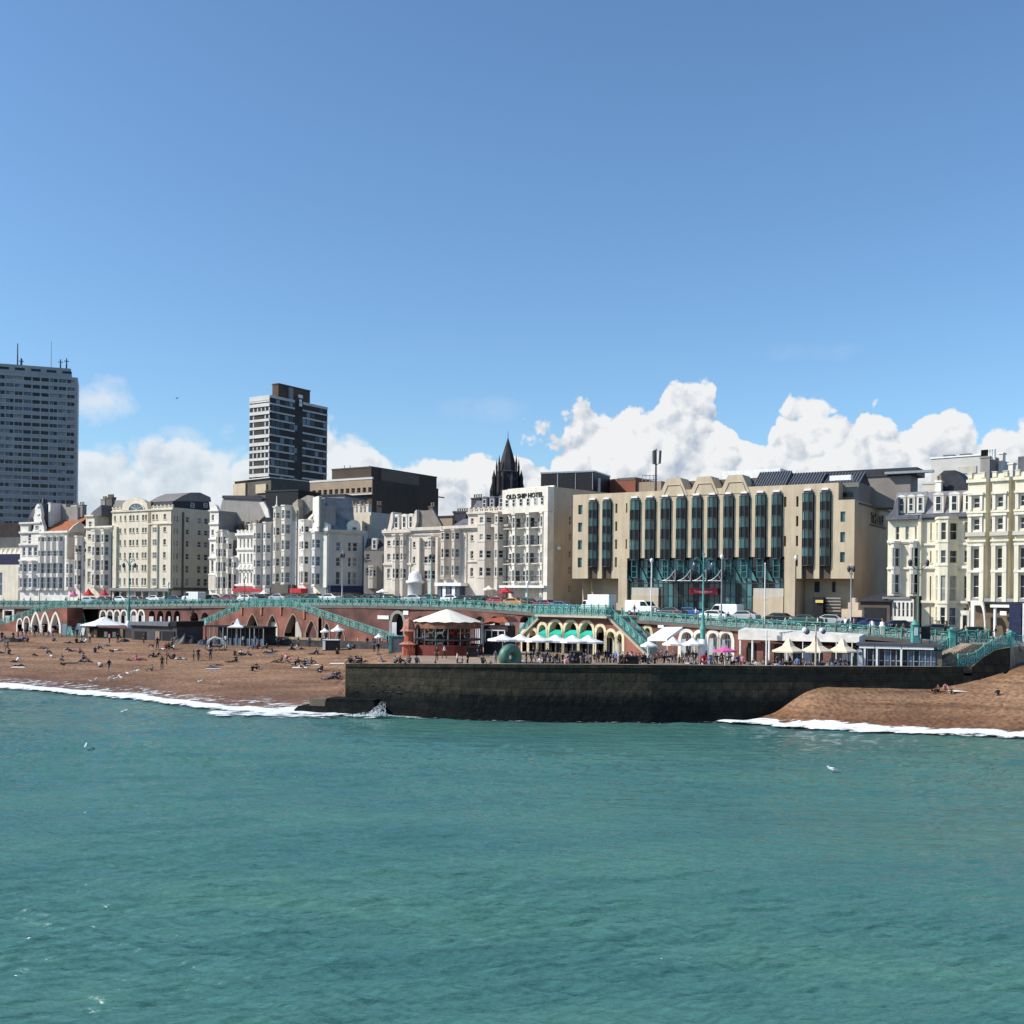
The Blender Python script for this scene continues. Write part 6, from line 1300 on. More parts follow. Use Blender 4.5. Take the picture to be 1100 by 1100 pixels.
def slab_behind(w, wd, m=PAVE):
    mb = MB(); f = w.f; xs = np.linspace(0,f.L,30)
    for a,c in zip(xs[:-1],xs[1:]):
        mb.poly([f.pt(a,-.5,w.topf(a)-.02),f.pt(c,-.5,w.topf(c)-.02),f.pt(c,-wd,w.topf(c)-.02),f.pt(a,-wd,w.topf(a)-.02)],m)
    mb.build('ramp_deck',w.root)
slab_behind(RW0,6); slab_behind(RW1,5)
# bastion with yellow arches
w = Wall('bastion_wall','brick bastion with yellow arches and teal awnings under a jutting balcony',550,700,-6,[(550,692),(554,690),(580.5,663),(654.5,663.5),(697,704),(700,706)],4.7,TERRA)
for x0,x1,yt,fl_ in ((561.5,566.5,679,'dark'),(569,576.5,677,'dark'),(579,587,671,'teal'),(590,604,668,'teal'),(606.5,620.5,668.3,'teal'),(623,637.5,668.8,'teal'),(641,649.5,673,'dark'),(652,661,678.5,'shop'),(663.8,668.5,681,'shop')):
    w.arch(x0,x1,yt,YARCH,fl_,rise=.62,tw=.42)
w.done(); slab_behind(w,6); BW = w; f = w.f
mb = MB(); s0,s1 = f.S(579,661),f.S(656,661); z = f.Z(663.2,617)
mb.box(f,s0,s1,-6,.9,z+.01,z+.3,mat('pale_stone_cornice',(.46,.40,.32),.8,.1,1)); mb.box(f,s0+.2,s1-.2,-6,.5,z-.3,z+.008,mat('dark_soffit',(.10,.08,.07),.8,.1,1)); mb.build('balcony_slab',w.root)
mb = MB()
for a,c in (((580.5,663),(554,690)),((655.5,663.5),(697,704))):
    p0,p1 = f.hit(*a), f.hit(*c); d = 1 if p1[0] > p0[0] else -1
    q = [(p0[0],p0[1]-.25),(p1[0],p1[1]-.25),(p1[0],p1[1]+.1),(p0[0],p0[1]+.1)]
    if d < 0: q = q[::-1]
    mb.prism(f,q,.005,.4,mat('pale_stone_cornice',(.46,.40,.32)))
mb.build('stair_string',w.root)
mb = MB(); f2 = f.shift(0,-4)
for i in range(26):
    s0,z0 = f2.hit(655,664); s1,z1 = f2.hit(697,705); a = s0+(s1-s0)*i/26; z = z0+(z1-z0)*i/26; mb.box(f2,a,a+(s1-s0)/26+.03,0,3.3,z-.4,z,mat('stair_stone',(.20,.18,.16),.9,.2,1))
mb.build('stair_steps',w.root)
# ================================================================ RAILINGS
def railing(name,label,pts,h=1.25,step=2.0,group=None,posts=True,th=1.0):
    """pts: world points along the foot of the rail"""
    root = empty(name,pts[len(pts)//2],label,'railing',group)
    L = [0]; 
    for a,c in zip(pts[:-1],pts[1:]): L.append(L[-1]+(c-a).length)
    T = L[-1]; n = max(1,int(round(T/step)))
    def at(l):
        x = [float(np.interp(l,L,[p[i] for p in pts])) for i in range(3)]; return Vector(x)
    hr = MB(); lt = MB(); up_ = Vector((0,0,1))
    P_ = [at(T*i/n) for i in range(n+1)]
    for a,c in zip(P_[:-1],P_[1:]):
        for hh,r in ((h,.065*th),(h*.86,.035*th),(.14,.05*th)): hr.tube(a+up_*hh,c+up_*hh,r,m=TURQ,n=4,caps=False)
        m1 = (a+c)/2+up_*(h*.5); r = h*.29; d = (c-a).normalized()
        k = 8
        for i in range(k):
            t0, t1 = 2*math.pi*i/k, 2*math.pi*(i+1)/k; lt.tube(m1+d*math.cos(t0)*r+up_*math.sin(t0)*r,m1+d*math.cos(t1)*r+up_*math.sin(t1)*r,.075*th,m=TURQL,n=3,caps=False)
        for q in (.0,1.0):
            e = a if q == 0 else c
            lt.tube(e+up_*.14,m1+(up_*-r*.7)+d*(r*.7)*(1 if q else -1),.03*th,m=TURQ,n=3,caps=False); lt.tube(e+up_*h*.86,m1+(up_*r*.7)+d*(r*.7)*(1 if q else -1),.03*th,m=TURQ,n=3,caps=False)
        for q in np.linspace(.08,.92,9):
            b0 = a+(c-a)*q; lt.tube(b0+up_*.14,b0+up_*h*.86,.022*th,m=TURQD,n=3,caps=False)
        lt.tube(m1-d*r,m1+d*r,.05*th,m=TURQL,n=3,caps=False); lt.tube(m1-up_*r,m1+up_*r,.05*th,m=TURQL,n=3,caps=False)
    hr.build('handrail',root); lt.build('lattice_panel',root)
    if posts:
        st = max(1,int(math.ceil((n+1)/99.0)))
        for p in P_[::st]:
            mb = MB(); mb.tube(p,p+up_*(h+.05),.09*th,m=TURQ,n=5); mb.lathe(p+up_*(h+.05),[(.09*th,0),(.11*th,.06),(0,.18)],TURQ,6); mb.build('post',root)
    return root
def edgepts(x0,x1,off=-.1): return [Vector((X_of(x,D_edge(x)+off),D_edge(x)+off,Z_edge(x)+.06)) for x in np.arange(x0,x1+.1,(x1-x0)/max(2,int((x1-x0)/20)))]
GR = 'turquoise railings of the seafront promenade'
railing('promenade_railing','turquoise lattice railing along the promenade from left edge to the long ramp',edgepts(-60,262),group=GR,step=2.3)
railing('promenade_railing','turquoise lattice railing along the promenade above carousel and long ramp',edgepts(262,581),group=GR,step=1.9)
railing('promenade_railing','turquoise lattice railing along the promenade above round white arches and long canopy',edgepts(686,1024),group=GR,step=1.9)
railing('promenade_railing','turquoise lattice railing at the far right beyond the beach stairs',edgepts(1086,1200),group=GR,step=1.9)
def fpts(w,x0,x1,d=.1,n=14,dz=0): f = w.f; return [f.pt(f.S(x,670),d,w.topf(f.S(x,670))+.03+dz) for x in np.linspace(x0,x1,n)]
GR2 = 'turquoise railings sloping down the ramps'
railing('ramp_railing','turquoise railing sloping down the ramp at far left edge',fpts(RW0,-55,71,-.2),group=GR2,step=2.2)
railing('ramp_railing','turquoise railing climbing the left arm of the long double ramp',fpts(RW1,188,310,-.2),group=GR2,step=2.0,th=1.15)
railing('ramp_railing','turquoise railing descending the right arm of the long double ramp',fpts(RW1,312,432,-.2),group=GR2,step=2.0,th=1.15)
f = BW.f; zb_ = f.Z(663.2,617)+.3
railing('bastion_railing','turquoise railing round the jutting balcony with yellow arches beneath',[f.pt(f.S(580,661),-5.5,zb_),f.pt(f.S(580,661),.7,zb_),f.pt(f.S(655,661),.7,zb_),f.pt(f.S(655,661),-.4,zb_)],h=1.35,step=1.25,th=1.1)
railing('stair_railing','turquoise railing descending right of the bastion, outer side of its stairs',fpts(BW,656,697,-.2,dz=.1),step=1.4,group='turquoise stair railings',th=1.1)
q0,q1 = f.hit(668,664,-3.8),f.hit(702,700,-3.8)
railing('stair_railing','turquoise railing descending right of the bastion, inner side of its stairs',[f.pt(q0[0],-3.8,q0[1]),f.pt(q1[0],-3.8,q1[1])],step=1.4,group='turquoise stair railings',th=1.1)
railing('stair_railing','short turquoise railing on the small stairs left of the bastion',fpts(BW,556,579,-.2,dz=.1),step=1.4,group='turquoise stair railings',th=1.1)
# ================================================================ right-hand stairs, kiosk building, canopy
root = empty('beach_stairs',P(1020,712,124),'broad buff stone stairs climbing right to the promenade beside brown end wall','stairs')
f = Frame.px(984,122.6,1085,123.6,705); n = 22; mb = MB(); ST = mat('stair_buff_stone',(.30,.24,.18),.9,.2,1.2,bump=.3,bscale=3); zt = f.Z(692,1060); zb0 = 5.0
s0 = f.S(986,714); s1 = f.S(1046,695)
for i in range(n):
    a = s0+(s1-s0)*i/n; z = zb0+(zt-zb0)*(i+1)/n; mb.box(f,a,s1+.0 if i == n-1 else a+(s1-s0)/n,-3.0,0,zb0-.4,z,ST)
mb.box(f,s1+.002,f.L,-3.0,0,zb0-.4,zt,ST); mb.build('step',root)
mb = MB()
for i in range(9): a = s0+(s1-s0)*(.25+.09*i); z = zb0+(zt-zb0)*(.3+.08*i)*.55; mb.box(f,a,a+.5,.01,.05,z,z+.3,mat('stone_patch',(.42,.38,.26),.9,.2,2))
mb.build('stone_facing',root)
railing('stair_railing','turquoise railing up the far side of the broad beach stairs',[f.pt(f.S(988,712,-3),-3,zb0+.2),f.pt(s1,-3,zt),f.pt(f.S(1062,690,-3),-3,zt)],step=1.3,group='turquoise stair railings',th=1.2,h=1.4)
gpz = lambda px,y,D: CH-(y-(px-550)*SR-HZ)*D/FL
def tp(px,y): D = GD(px)+.5; return Vector((X_of(px,D),D,gpz(px,y,D)))
railing('stair_railing','turquoise railing along the top of the brown end wall',[tp(1030,716.5),tp(1046,716),tp(1059,705),tp(1071,698),tp(1086,695)],step=1.3,group='turquoise stair railings',th=1.2,h=1.3)
for px in (1023,1086):
    c = Vector((X_of(px,126),126,Z_edge(px))); mb = MB(); g = 'turquoise gate pillars at the beach stairs'
    mb.wbox((c.x-.32,c.y-.32,c.z-.6),(c.x+.32,c.y+.32,c.z+1.5),TURQ); mb.wbox((c.x-.4,c.y-.4,c.z+1.502),(c.x+.4,c.y+.4,c.z+1.65),TURQ); mb.lathe((c.x,c.y,c.z+1.652),[(.3,0),(.3,.1),(0,.3)],TURQ,8)
    o = mb.build('gate_pillar'); tag(o,'square turquoise pillar at the %s side of the beach stairs'%('left' if px < 1050 else 'right'),'pillar',g)
# glazed kiosk building under a flat roof
f = Frame.px(923,123.5,1012,120.6,700); root = empty('seafront_kiosk',f.pt(f.L/2,-1,5),'low glazed kiosk with dark roof edge and white fascia beside beach stairs','kiosk')
z1 = f.Z(690.5,925); z2 = f.Z(693.3,925); z3 = f.Z(697,925); zf = 5.0
mb = MB(); mb.box(f,0,f.L,-3.5,0,zf,z3,DARKW); mb.build('wall',root)
mb = MB(); mb.box(f,-.3,f.L,-3.6,.7,z2+.002,z1,mat('roof_edge_dark',(.07,.075,.09),.7,.1,1)); mb.build('roof',root)
mb = MB()
for a,c in ((923,939.5),(940.3,968),(968.8,1003)): mb.box(f,f.S(a,695),f.S(c,695),.0,.62,z3+.1,z2,WPAINT)
mb.build('fascia',root)
for i,x in enumerate(np.arange(925,1003,6.2)):
    if 958 < x < 966: pass
    mb = MB(); a, c = f.S(x,705),f.S(x+5.4,705); mb.box(f,a,c,.01,.12,zf+.1,z3-.05,rnd.choice([DGLASS,GLASSB,DGLASS,GLASS])); mb.box(f,a,a+.12,.121,.2,zf+.1,z3-.05,mat('grey_blue_frame',(.25,.30,.36),.6,.1,1)); mb.box(f,a+.13,c,.121,.18,zf+1.2,zf+1.3,mat('grey_blue_frame',(.25,.30,.36))); mb.build('glazed_panel',root)
for x in (928,941,967): mb = MB(); s = f.S(x,705); mb.box(f,s,s+.2,.21,.6,zf,z3+.09,WPAINT); mb.build('post',root)
mb = MB(); c = P(921,716,120); zb = 5.0; mb.wbox((c.x-.03,c.y,zb),(c.x+.03,c.y+.05,gpz(921,697,120)),METAL); mb.poly([(c.x,c.y+.02,zb+.4),(c.x+.62,c.y+.02,zb+.4),(c.x+.5,c.y+.02,gpz(921,698.5,120)),(c.x,c.y+.02,gpz(921,697,120))],WCANV)
mb.lathe((c.x+.27,c.y-.03,gpz(921,702,120)),[(0,-.22),(.2,-.1),(.2,.1),(0,.22)],GLASSB,8,squash=.15); o = mb.build('feather_banner'); tag(o,'white feather banner with a blue mark at the kiosk\'s left corner','banner')
# long white canopy
f = Frame.px(793,136.5,923,126.5,680); root = empty('long_canopy',f.pt(f.L/2,0,5),'long white canopy along the arches behind the cream peaked parasols','canopy')
z0, z1 = (f.Z(687.5,793)+f.Z(690.5,922))/2, (f.Z(676.5,793)+f.Z(684,922))/2
mb = MB(); f_ = f
za,zb_,zc_,zd = f.Z(687,793),f.Z(677,793),f.Z(690.5,922),f.Z(684,922)
mb.mesh([f.pt(0,0,za),f.pt(f.L,0,zc_),f.pt(f.L,0,zd),f.pt(0,0,zb_),f.pt(0,-1.6,zb_+.3),f.pt(f.L,-1.6,zd+.3),f.pt(f.L,-1.7,zc_),f.pt(0,-1.7,za)],[(0,1,2,3),(3,2,5,4),(0,3,4,7),(1,6,5,2),(0,7,6,1)],mat('used_white_canvas',(.62,.60,.56),.7,.15,.8))
mb.build('canvas',root)
for x in (795,808,826,845,862,880,898,915): mb = MB(); s = f.S(x,700); mb.tube(f.pt(s,-.1,5),f.pt(s,-.1,f.Z(688,x)),.13 if x < 830 else .06,m=WPAINT); mb.build('post',root)
mb = MB()
for i in range(12): s = f.L*(.04+.08*i); mb.box(f,s,s+1.1,-1.5,-1.3,5,f.Z(690,850)-.3,rnd.choice([DGLASS,BLACK,CURT,GLASSB,TERRAD])); 
mb.build('shopfront',root)
# white pitched awning left
f = Frame.px(700,142,731,139.5,680); root = empty('pitched_awning',f.pt(f.L/2,0,5),'white sloping awning with a small sign above it, right of the bastion stairs','awning')
mb = MB(); a0 = f.hit(703,685); a1 = f.hit(724,685.5); t0 = f.hit(711,673.5); t1 = f.hit(731,673.5)
mb.mesh([f.pt(a0[0],1.8,a0[1]),f.pt(a1[0],1.8,a1[1]),f.pt(t1[0],-.6,t1[1]),f.pt(t0[0],-.6,t0[1]),f.pt(a0[0],1.8,a0[1]-.35),f.pt(a1[0],1.8,a1[1]-.35),f.pt(t1[0],-.6,t1[1]-.4)],[(0,1,2,3),(4,5,1,0),(5,6,2,1)],WCANV); mb.build('canvas',root)
mb = MB(); mb.box(f,f.S(705,673),f.S(711,673),-.5,-.4,f.Z(674.5,706),f.Z(671.5,706),WPAINT); mb.build('sign',root)
for q in (a0,a1): mb = MB(); mb.tube(f.pt(q[0],1.7,5),f.pt(q[0],1.7,q[1]),.06,m=WPAINT); mb.build('post',root)
# ================================================================ lower promenade things
def low_z(px): return 5.05 if px > 455 else None
def parasol(px,yt,yb,hw,D,m,label,group=None,name='parasol',n=8,cat='parasol',zg=None,peak=1.0,val=.12,two=None):
    c = P(px,yb,D); zt = P(px,yt,D).z; ze = c.z; rr = hw*D/FL; zg = zg if zg is not None else z_low(px,D)
    root = empty(name,(c.x,D,zg),label,cat,group); mb = MB()
    prof = [(rr,ze),(rr*.72,ze+(zt-ze)*.20*peak),(rr*.4,ze+(zt-ze)*.48*peak),(rr*.12,ze+(zt-ze)*.9),(.02,zt)]
    mb.lathe((c.x,D,0),prof,m,n,smooth=False,ang0=math.pi/n); mb.lathe((c.x,D,0),[(rr,ze-val*1.6),(rr,ze)],m,n,smooth=False,ang0=math.pi/n); mb.build('canopy',root)
    mb = MB(); mb.tube((c.x,D,zg),(c.x,D,zt-.05),.05,m=WPAINT if n != 4 else METAL); mb.lathe((c.x,D,zg),[(.35,0),(.35,.1),(.06,.14)],DMETAL,8); mb.build('pole',root)
    return root
# carousel with double deck
D = 149; c = P(480,668,D); zg = 5.05; root = empty('carousel',(c.x,D,zg),'double-decked carousel building under a broad ivory scalloped canopy','carousel')
z_ = lambda y: P(480,y,D).z; rr = 38.5*D/FL; mb = MB(); vs = []; n = 16; prof = [(1.0,z_(668)),(.82,z_(665.3)),(.5,z_(661)),(.2,z_(656.5)),(.03,z_(654.6))]
for r_,z in prof:
    for i in range(n*2):
        t = math.pi*i/n; sc = 1 if i%2 == 0 else .965; zz = z-(.0 if i%2 == 0 else -.10*r_); vs.append((c.x+rr*r_*sc*math.cos(t),D+rr*r_*sc*math.sin(t),zz))
k = n*2; mb.mesh(vs,[(j*k+i,j*k+(i+1)%k,(j+1)*k+(i+1)%k,(j+1)*k+i) for j in range(len(prof)-1) for i in range(k)],IVORY); mb.build('canopy',root)
mb = MB(); mb.lathe((c.x,D,0),[(rr*.93,z_(668.4)),(rr*.95,z_(674.5)),(rr*.8,z_(674.6))],mat('carousel_board',(.20,.09,.05),.6,.3,1.5),24,smooth=False); mb.build('fascia_board',root)
mb = MB(); mb.lathe((c.x,D,0),[(rr*.9,z_(687.5)),(rr*.95,z_(687.2)),(rr*.95,z_(685.6)),(rr*.3,z_(685.5))],DMETAL,24,smooth=False); mb.build('upper_deck',root)
mb = MB(); mb.lathe((c.x,D,0),[(rr*.96,zg+1.35),(rr*1.0,zg+1.32),(rr*1.02,zg)],mat('dark_red_board',(.16,.03,.02),.6,.2,1),24,smooth=False); mb.lathe((c.x,D,0),[(rr*.5,zg),(rr*.5,z_(667))],mat('carousel_core',(.09,.04,.025),.5,.5,2),16); mb.build('base',root)
for i in range(16):
    t = 2*math.pi*i/16+.1; p = Vector((c.x+rr*.88*math.cos(t),D+rr*.88*math.sin(t),0)); mb = MB(); mb.tube(p+Vector((0,0,zg)),p+Vector((0,0,z_(671))),.07,m=METAL,n=5); mb.build('column',root)
for lv,z in ((0,zg+.9),(1,z_(684.5))):
    for i in range(14):
        t = 2*math.pi*i/14; p = Vector((c.x+rr*.66*math.cos(t),D+rr*.66*math.sin(t),z)); mb = MB(); m_ = [WPAINT,RED,ORANGE,BROWNC,YARCH][i%5]
        u = Vector((-math.sin(t),math.cos(t),0)); 
        for q in (-1,1): mb.tube(p+u*.3*q+Vector((0,0,.55)),p+u*.55*q+Vector((0,0,.1)),.06,m=m_,n=4)
        mb.tube(p-u*.4+Vector((0,0,.65)),p+u*.4+Vector((0,0,.7)),.17,m=m_,n=6); mb.tube(p+u*.38+Vector((0,0,.75)),p+u*.58+Vector((0,0,1.15)),.11,.08,m_,6); mb.tube(p+u*.55+Vector((0,0,1.15)),p+u*.82+Vector((0,0,1.0)),.08,.05,m_,5); mb.tube(p+Vector((0,0,-.2)),p+Vector((0,0,2.2)),.025,m=YARCH,n=4)
        mb.build('carousel_horse',root)
# orange stall at its left and red-roofed stall at right
root = empty('orange_tower_stall',P(439,702,146)+Vector((0,0,0)),'orange-red fairground tower stall at the left side of the carousel','stall')
c = P(439,702,146); mb = MB()
for i,(r_,y0,y1) in enumerate(((.9,703,690),(.6,690,675),(.45,675,668))): mb.lathe((c.x,146,0),[(r_,P(439,y0,146).z),(r_,P(439,y1,146).z)],ORANGE,8,smooth=False)
mb.build('tower_body',root); mb = MB(); mb.lathe((c.x,146,0),[(1.2,P(439,678,146).z),(.9,P(439,676,146).z),(.5,P(439,665.5,146).z),(0,P(439,664,146).z)],mat('faded_orange',(.46,.20,.13),.6,.25,2),8,smooth=False); mb.lathe((c.x,146,0),[(1.35,P(439,692,146).z),(.6,P(439,689,146).z)],mat('faded_orange',(.60,.24,.15)),8,smooth=False); mb.build('roof',root)
mb = MB()
for i in range(7): a = P(434+i*1.8,702,144.5); mb.wbox((a.x-.05,144.5,5),(a.x+.05,144.6,5+1+.3*(i%2)),ORANGE)
mb.build('fence',root)
f = Frame.px(517,150,546,148,668); root = empty('red_roof_stall',f.pt(f.L/2,0,5),'small stall with wavy red canopy just right of the carousel','stall')
mb = MB(); mb.prism(f,[f.hit(517,671),f.hit(521,669),f.hit(528,667.5),f.hit(536,669),f.hit(546,668.5),f.hit(541,662.5),f.hit(533,663.5),f.hit(524,665)],-3,0,ORANGE); mb.build('canopy',root)
mb = MB(); mb.box(f,.2,f.L-.3,-2.6,-.4,5,f.Z(672,530),mat('stall_dark',(.05,.035,.035),.8,.3,1)); 
mb.build('stall_body',root)
mb = MB()
for i in range(4): s = f.L*(.12+.24*i); mb.box(f,s,s+.12,-.2,-.1,f.Z(690,530),f.Z(677,530),WPAINT)
mb.box(f,.5,f.L-.6,-.2,-.1,f.Z(677.5,530),f.Z(676.5,530),WPAINT); mb.build('frame',root)
# umbrellas in a row
G = 'row of white parasols below the bastion'
for i,x in enumerate((540,559,578,597,615,632)):
    parasol(x,681.2-.3*(i%2)+i*.25,686.6+i*.5,17.5,130+(i%2)*.8,WCANV,'white parasol in touching row below the teal awnings',G,n=8,peak=.9)
G = 'cream peaked parasols by the groyne'
for x,w_,l in ((847,18,'left of three cream peaked parasols behind the groyne wall'),(877,17.5,'middle one of three cream peaked parasols, behind the globe lamp'),(905,16.5,'right of three cream peaked parasols, next to the feather banner')): parasol(x,685.5-(x == 877)*1.5,699,w_,122.5,CCANV,l,G,n=4 if False else 6,peak=.75,val=.1)
parasol(723,684,691.5,12,132,WCANV,'left one of two small white parasols before the round white arches','white parasols before the arches'); parasol(744,685,691.5,12,131,WCANV,'right one of two small white parasols before the round white arches','white parasols before the arches')
parasol(697,688.5,693,9.5,128,WPAINT,'white domed parasol right of the black stall box','white parasols before the arches',peak=1.3)
parasol(779,694.5,698.5,12.5,121,PINK,'pink parasol in front of the round white arches')
parasol(112,662.5,671,24.5,205,WCANV,'wide white tent parasol beside the tall lamp post with white base',n=6)
parasol(255,664.5,673,12,181,WCANV,'white peaked tent top over the black seafront pavilion',n=4,peak=.5,name='tent_top',cat='tent')
parasol(363,671,677,8,176,WCANV,'white parasol right of the tall narrow arch','small white parasols below the long ramp'); parasol(349,674.5,678,5,177,WCANV,'tiny flat white parasol beneath the tall narrow arch','small white parasols below the long ramp')
parasol(407,680.5,684,5,160,WCANV,'little white parasol at the foot of the long ramp','small white parasols below the long ramp')
# grey hut, pavilion, low wall
f = Frame.px(141,197,190,191,680); root = empty('beach_hut_block',f.pt(f.L/2,-2,4.4),'long low dark grey beach building with flat roof left of the ramp','hut')
mb = MB(); zt_ = f.Z(672,160); mb.box(f,0,f.L,-6,0,4,zt_,mat('hut_grey',(.07,.07,.08),.8,.15,.6)); mb.build('wall',root); mb = MB(); mb.box(f,-.3,f.L*.86,-6.3,.5,zt_+.002,f.Z(668.5,160),mat('hut_roof',(.16,.165,.19),.7,.1,1)); mb.box(f,f.L*.87,f.L+.2,-6,.3,zt_+.002,f.Z(667.5,185),BLACK); mb.build('roof',root)
for x0,x1,m_ in ((145,157,BLACK),(167.5,172,mat('buff_panel',(.28,.22,.16),.8,.1,1)),(175,188,BLACK)): mb = MB(); mb.box(f,f.S(x0,680),f.S(x1,680),.01,.15,4.3,f.Z(678,x0),m_); mb.build('shutter',root)
f = Frame.px(84,206,141,201,680); root = empty('cafe_stand',f.pt(f.L/2,-2,4.4),'shaded dark cafe stand under the wide white tent parasol','kiosk'); mb = MB(); mb.box(f,.3,f.L,-2,-.4,4,f.Z(674.5,100),mat('cafe_dark',(.05,.045,.04),.8,.3,.8)); mb.build('wall',root)
for x,m_ in ((92,WOOD),(100,BROWNC),(111,IVORY),(120,YARCH),(128,WOOD)): mb = MB(); s = f.S(x,680); mb.box(f,s,s+.7,-.38,-.2,4.6,5.6+(x%3)*.3,m_); mb.build('counter_panel',root)
f = Frame.px(221,184,284,178,682); root = empty('black_pavilion',f.pt(f.L/2,-1,4.4),'open black-framed glazed pavilion in front of the long ramp','pavilion')
mb = MB(); zt_ = f.Z(674,250); mb.box(f,0,f.L,-3,.2,zt_,zt_+.25,BLACK); mb.build('roof',root); mb = MB(); mb.box(f,.1,f.L-.1,-2.9,-2.7,4,zt_-.01,mat('pavilion_dark',(.03,.03,.035),.7,.3,1)); mb.build('rear_wall',root)
for i in range(14): mb = MB(); s = f.L*i/13.2; mb.box(f,s,s+.13,.0,.13,4,zt_-.01,METAL if i%3 else BLACK); mb.build('post',root)
mb = MB(); mb.box(f,0,f.L,-.1,-.02,4.2,5.6,GLASSB); mb.build('glass_screen',root)
w = Wall('beach_wall','low dark stone beach wall with buff top below the pointed arches',284,424,-13,[(284,687),(340,687.5),(424,690.5)],3.6,mat('dark_flint',(.06,.055,.055),.9,.3,1.2),cat='wall'); w.done(thick=.8)
mb = MB(); f = w.f; mb.box(f,.01,f.S(345,687),-.9,.1,f.Z(687,300)+.12,f.Z(684.5,300)+.1,mat('buff_planter',(.30,.24,.15),.9,.25,1.5)); mb.build('coping',w.root)
# small beach kiosk box and boat
def boxthing(name,label,cat,px,py,wpx,hpx,dep,m,m2=None,D=None):
    p = hit_low(px,py) if D is None else P(px,py,D); zg = p.z if D is None else z_low(px,D); w_ = wpx*p.y/FL; h = hpx*p.y/FL; root = empty(name,(p.x,p.y,zg),label,cat); mb = MB()
    mb.wbox((p.x-w_/2,p.y,zg-.2),(p.x+w_/2,p.y+dep,zg+h),m); mb.build('body',root); mb = MB(); mb.wbox((p.x-w_/2-.08,p.y-.08,zg+h+.003),(p.x+w_/2+.08,p.y+dep+.08,zg+h+.12),m2 or m); mb.build('lid',root)
    mb = MB(); mb.wbox((p.x-w_/2+.01,p.y-.06,zg+.1),(p.x-w_/2+.35*w_*.5,p.y-.003,zg+h-.1),m2 or METAL); mb.build('door',root); return root
boxthing('storage_cabin','black storage cabin with a white side panel on the shingle','cabin',355,699,17,11,1.6,BLACK,WPAINT)
boxthing('metal_cage','grey metal cage at the foot of the long ramp','cage',426,701,17,17,1.5,mat('cage_grey',(.14,.15,.16),.6,.2,2),TURQ)
boxthing('stall_box','black stall box on the paving below the stair foot of the bastion','stall',676,712,19,13,1.5,BLACK,BLACK,D=122)
boxthing('stall_box','dark stall box beneath the row of white parasols','stall',618,708,11,15,1.3,BLACK,DMETAL,D=126)
boxthing('stall_box','small black box beside the carousel steps','box',507,706,12,10,1.1,BLACK,BLACK,D=142)
boxthing('planter_wall','low pinkish brick planter between the parasols and the black stall box','planter',650,711,26,6,1.0,mat('pink_brick',(.34,.20,.15),.9,.15,1.5),STONEB,D=120.5)
boxthing('planter_wall','long low buff ledge on the paving by the red lifebuoy','planter',716,713,50,7,1.0,STONEB,STONEB,D=119.5)
# red lifebuoy drum and shaded sign boxes
mb = MB(); c = P(756,708,119.5); zc = c.z; mb.lathe((0,0,0),[(0,0)],RED,3) if False else None
for i in range(20):
    t0,t1 = 2*math.pi*i/20, 2*math.pi*(i+1)/20; mb.tube((c.x+.34*math.cos(t0),c.y,zc+.34*math.sin(t0)),(c.x+.34*math.cos(t1),c.y,zc+.34*math.sin(t1)),.11,m=RED,n=6,caps=False)
mb.tube((c.x,c.y+.1,5),(c.x,c.y+.1,zc+.4),.05,m=RED); o = mb.build('lifebuoy'); tag(o,'red ring lifebuoy on a post below the tall turquoise lamp','lifebuoy')
# green ring sculpture
D = 118; c = P(548,702,D); root = empty('ring_sculpture',(c.x,D,5.05),'green bronze ring-shaped sculpture like a big doughnut on the groyne','sculpture'); mb = MB(); R1, R2 = .86, .56; n = 24; k = 12; vs = []; ax = Vector((.62,-.78,0)); ux = Vector((.78,.62,0)); zc = 5.05+1.42
for i in range(n):
    t = 2*math.pi*i/n; e = ux*math.cos(t)+Vector((0,0,1))*math.sin(t)
    for j in range(k):
        q = 2*math.pi*j/k; vs.append(Vector((c.x,D,zc))+e*(R1+R2*math.cos(q))+ax*(R2*1.15*math.sin(q)))
mb.mesh(vs,[(i*k+j,((i+1)%n)*k+j,((i+1)%n)*k+(j+1)%k,i*k+(j+1)%k) for i in range(n) for j in range(k)],mat('green_bronze',(.10,.20,.15),.5,.3,1.2,metal=.2),True); mb.build('ring',root)
mb = MB(); mb.wbox((c.x-.9,D-.6,5.0),(c.x+.9,D+.6,5.12),DARKW); mb.build('base',root)

# dark clutter at the top of the beach: stacked deckchairs under tarpaulins, an upturned boat, bins
def tarp(px,py,wpx,h,label,m=BLACK,name='tarpaulin_heap',cat='tarpaulin'):
    p = hit_low(px,py); w_ = wpx*p.y/FL; mb = MB(); vs = []; nx_, ny_ = 14, 6
    for i in range(nx_+1):
        for j in range(ny_+1):
            u, v = i/nx_, j/ny_; k = (math.sin(math.pi*u)**.5)*(math.sin(math.pi*v)**.5); vs.append((p.x+(u-.5)*w_,p.y+v*2.2,p.z-.1+h*k*(.75+.5*mnoise.noise(Vector((u*4+px,v*3,0))))))
    mb.mesh(vs,[(i*(ny_+1)+j,(i+1)*(ny_+1)+j,(i+1)*(ny_+1)+j+1,i*(ny_+1)+j+1) for i in range(nx_) for j in range(ny_)],m,True); o = mb.build(name); tag(o,label,cat,'dark heaps at the top of the beach'); return o
tarp(200,692,22,2.0,'wide black tarpaulin heap between grey hut and black pavilion'); tarp(187,691,12,1.3,'small dark grey tarpaulin heap against the grey hut',CLO_G if False else DARKW); tarp(131,690,11,.9,'low black upturned boat just below the tall white-based lamp',BLACK,'upturned_boat','boat'); tarp(216,693,12,1.2,'dark blue-grey tarpaulin heap left of the black pavilion',mat('tarp_blue',(.04,.05,.08),.7,.2,1))
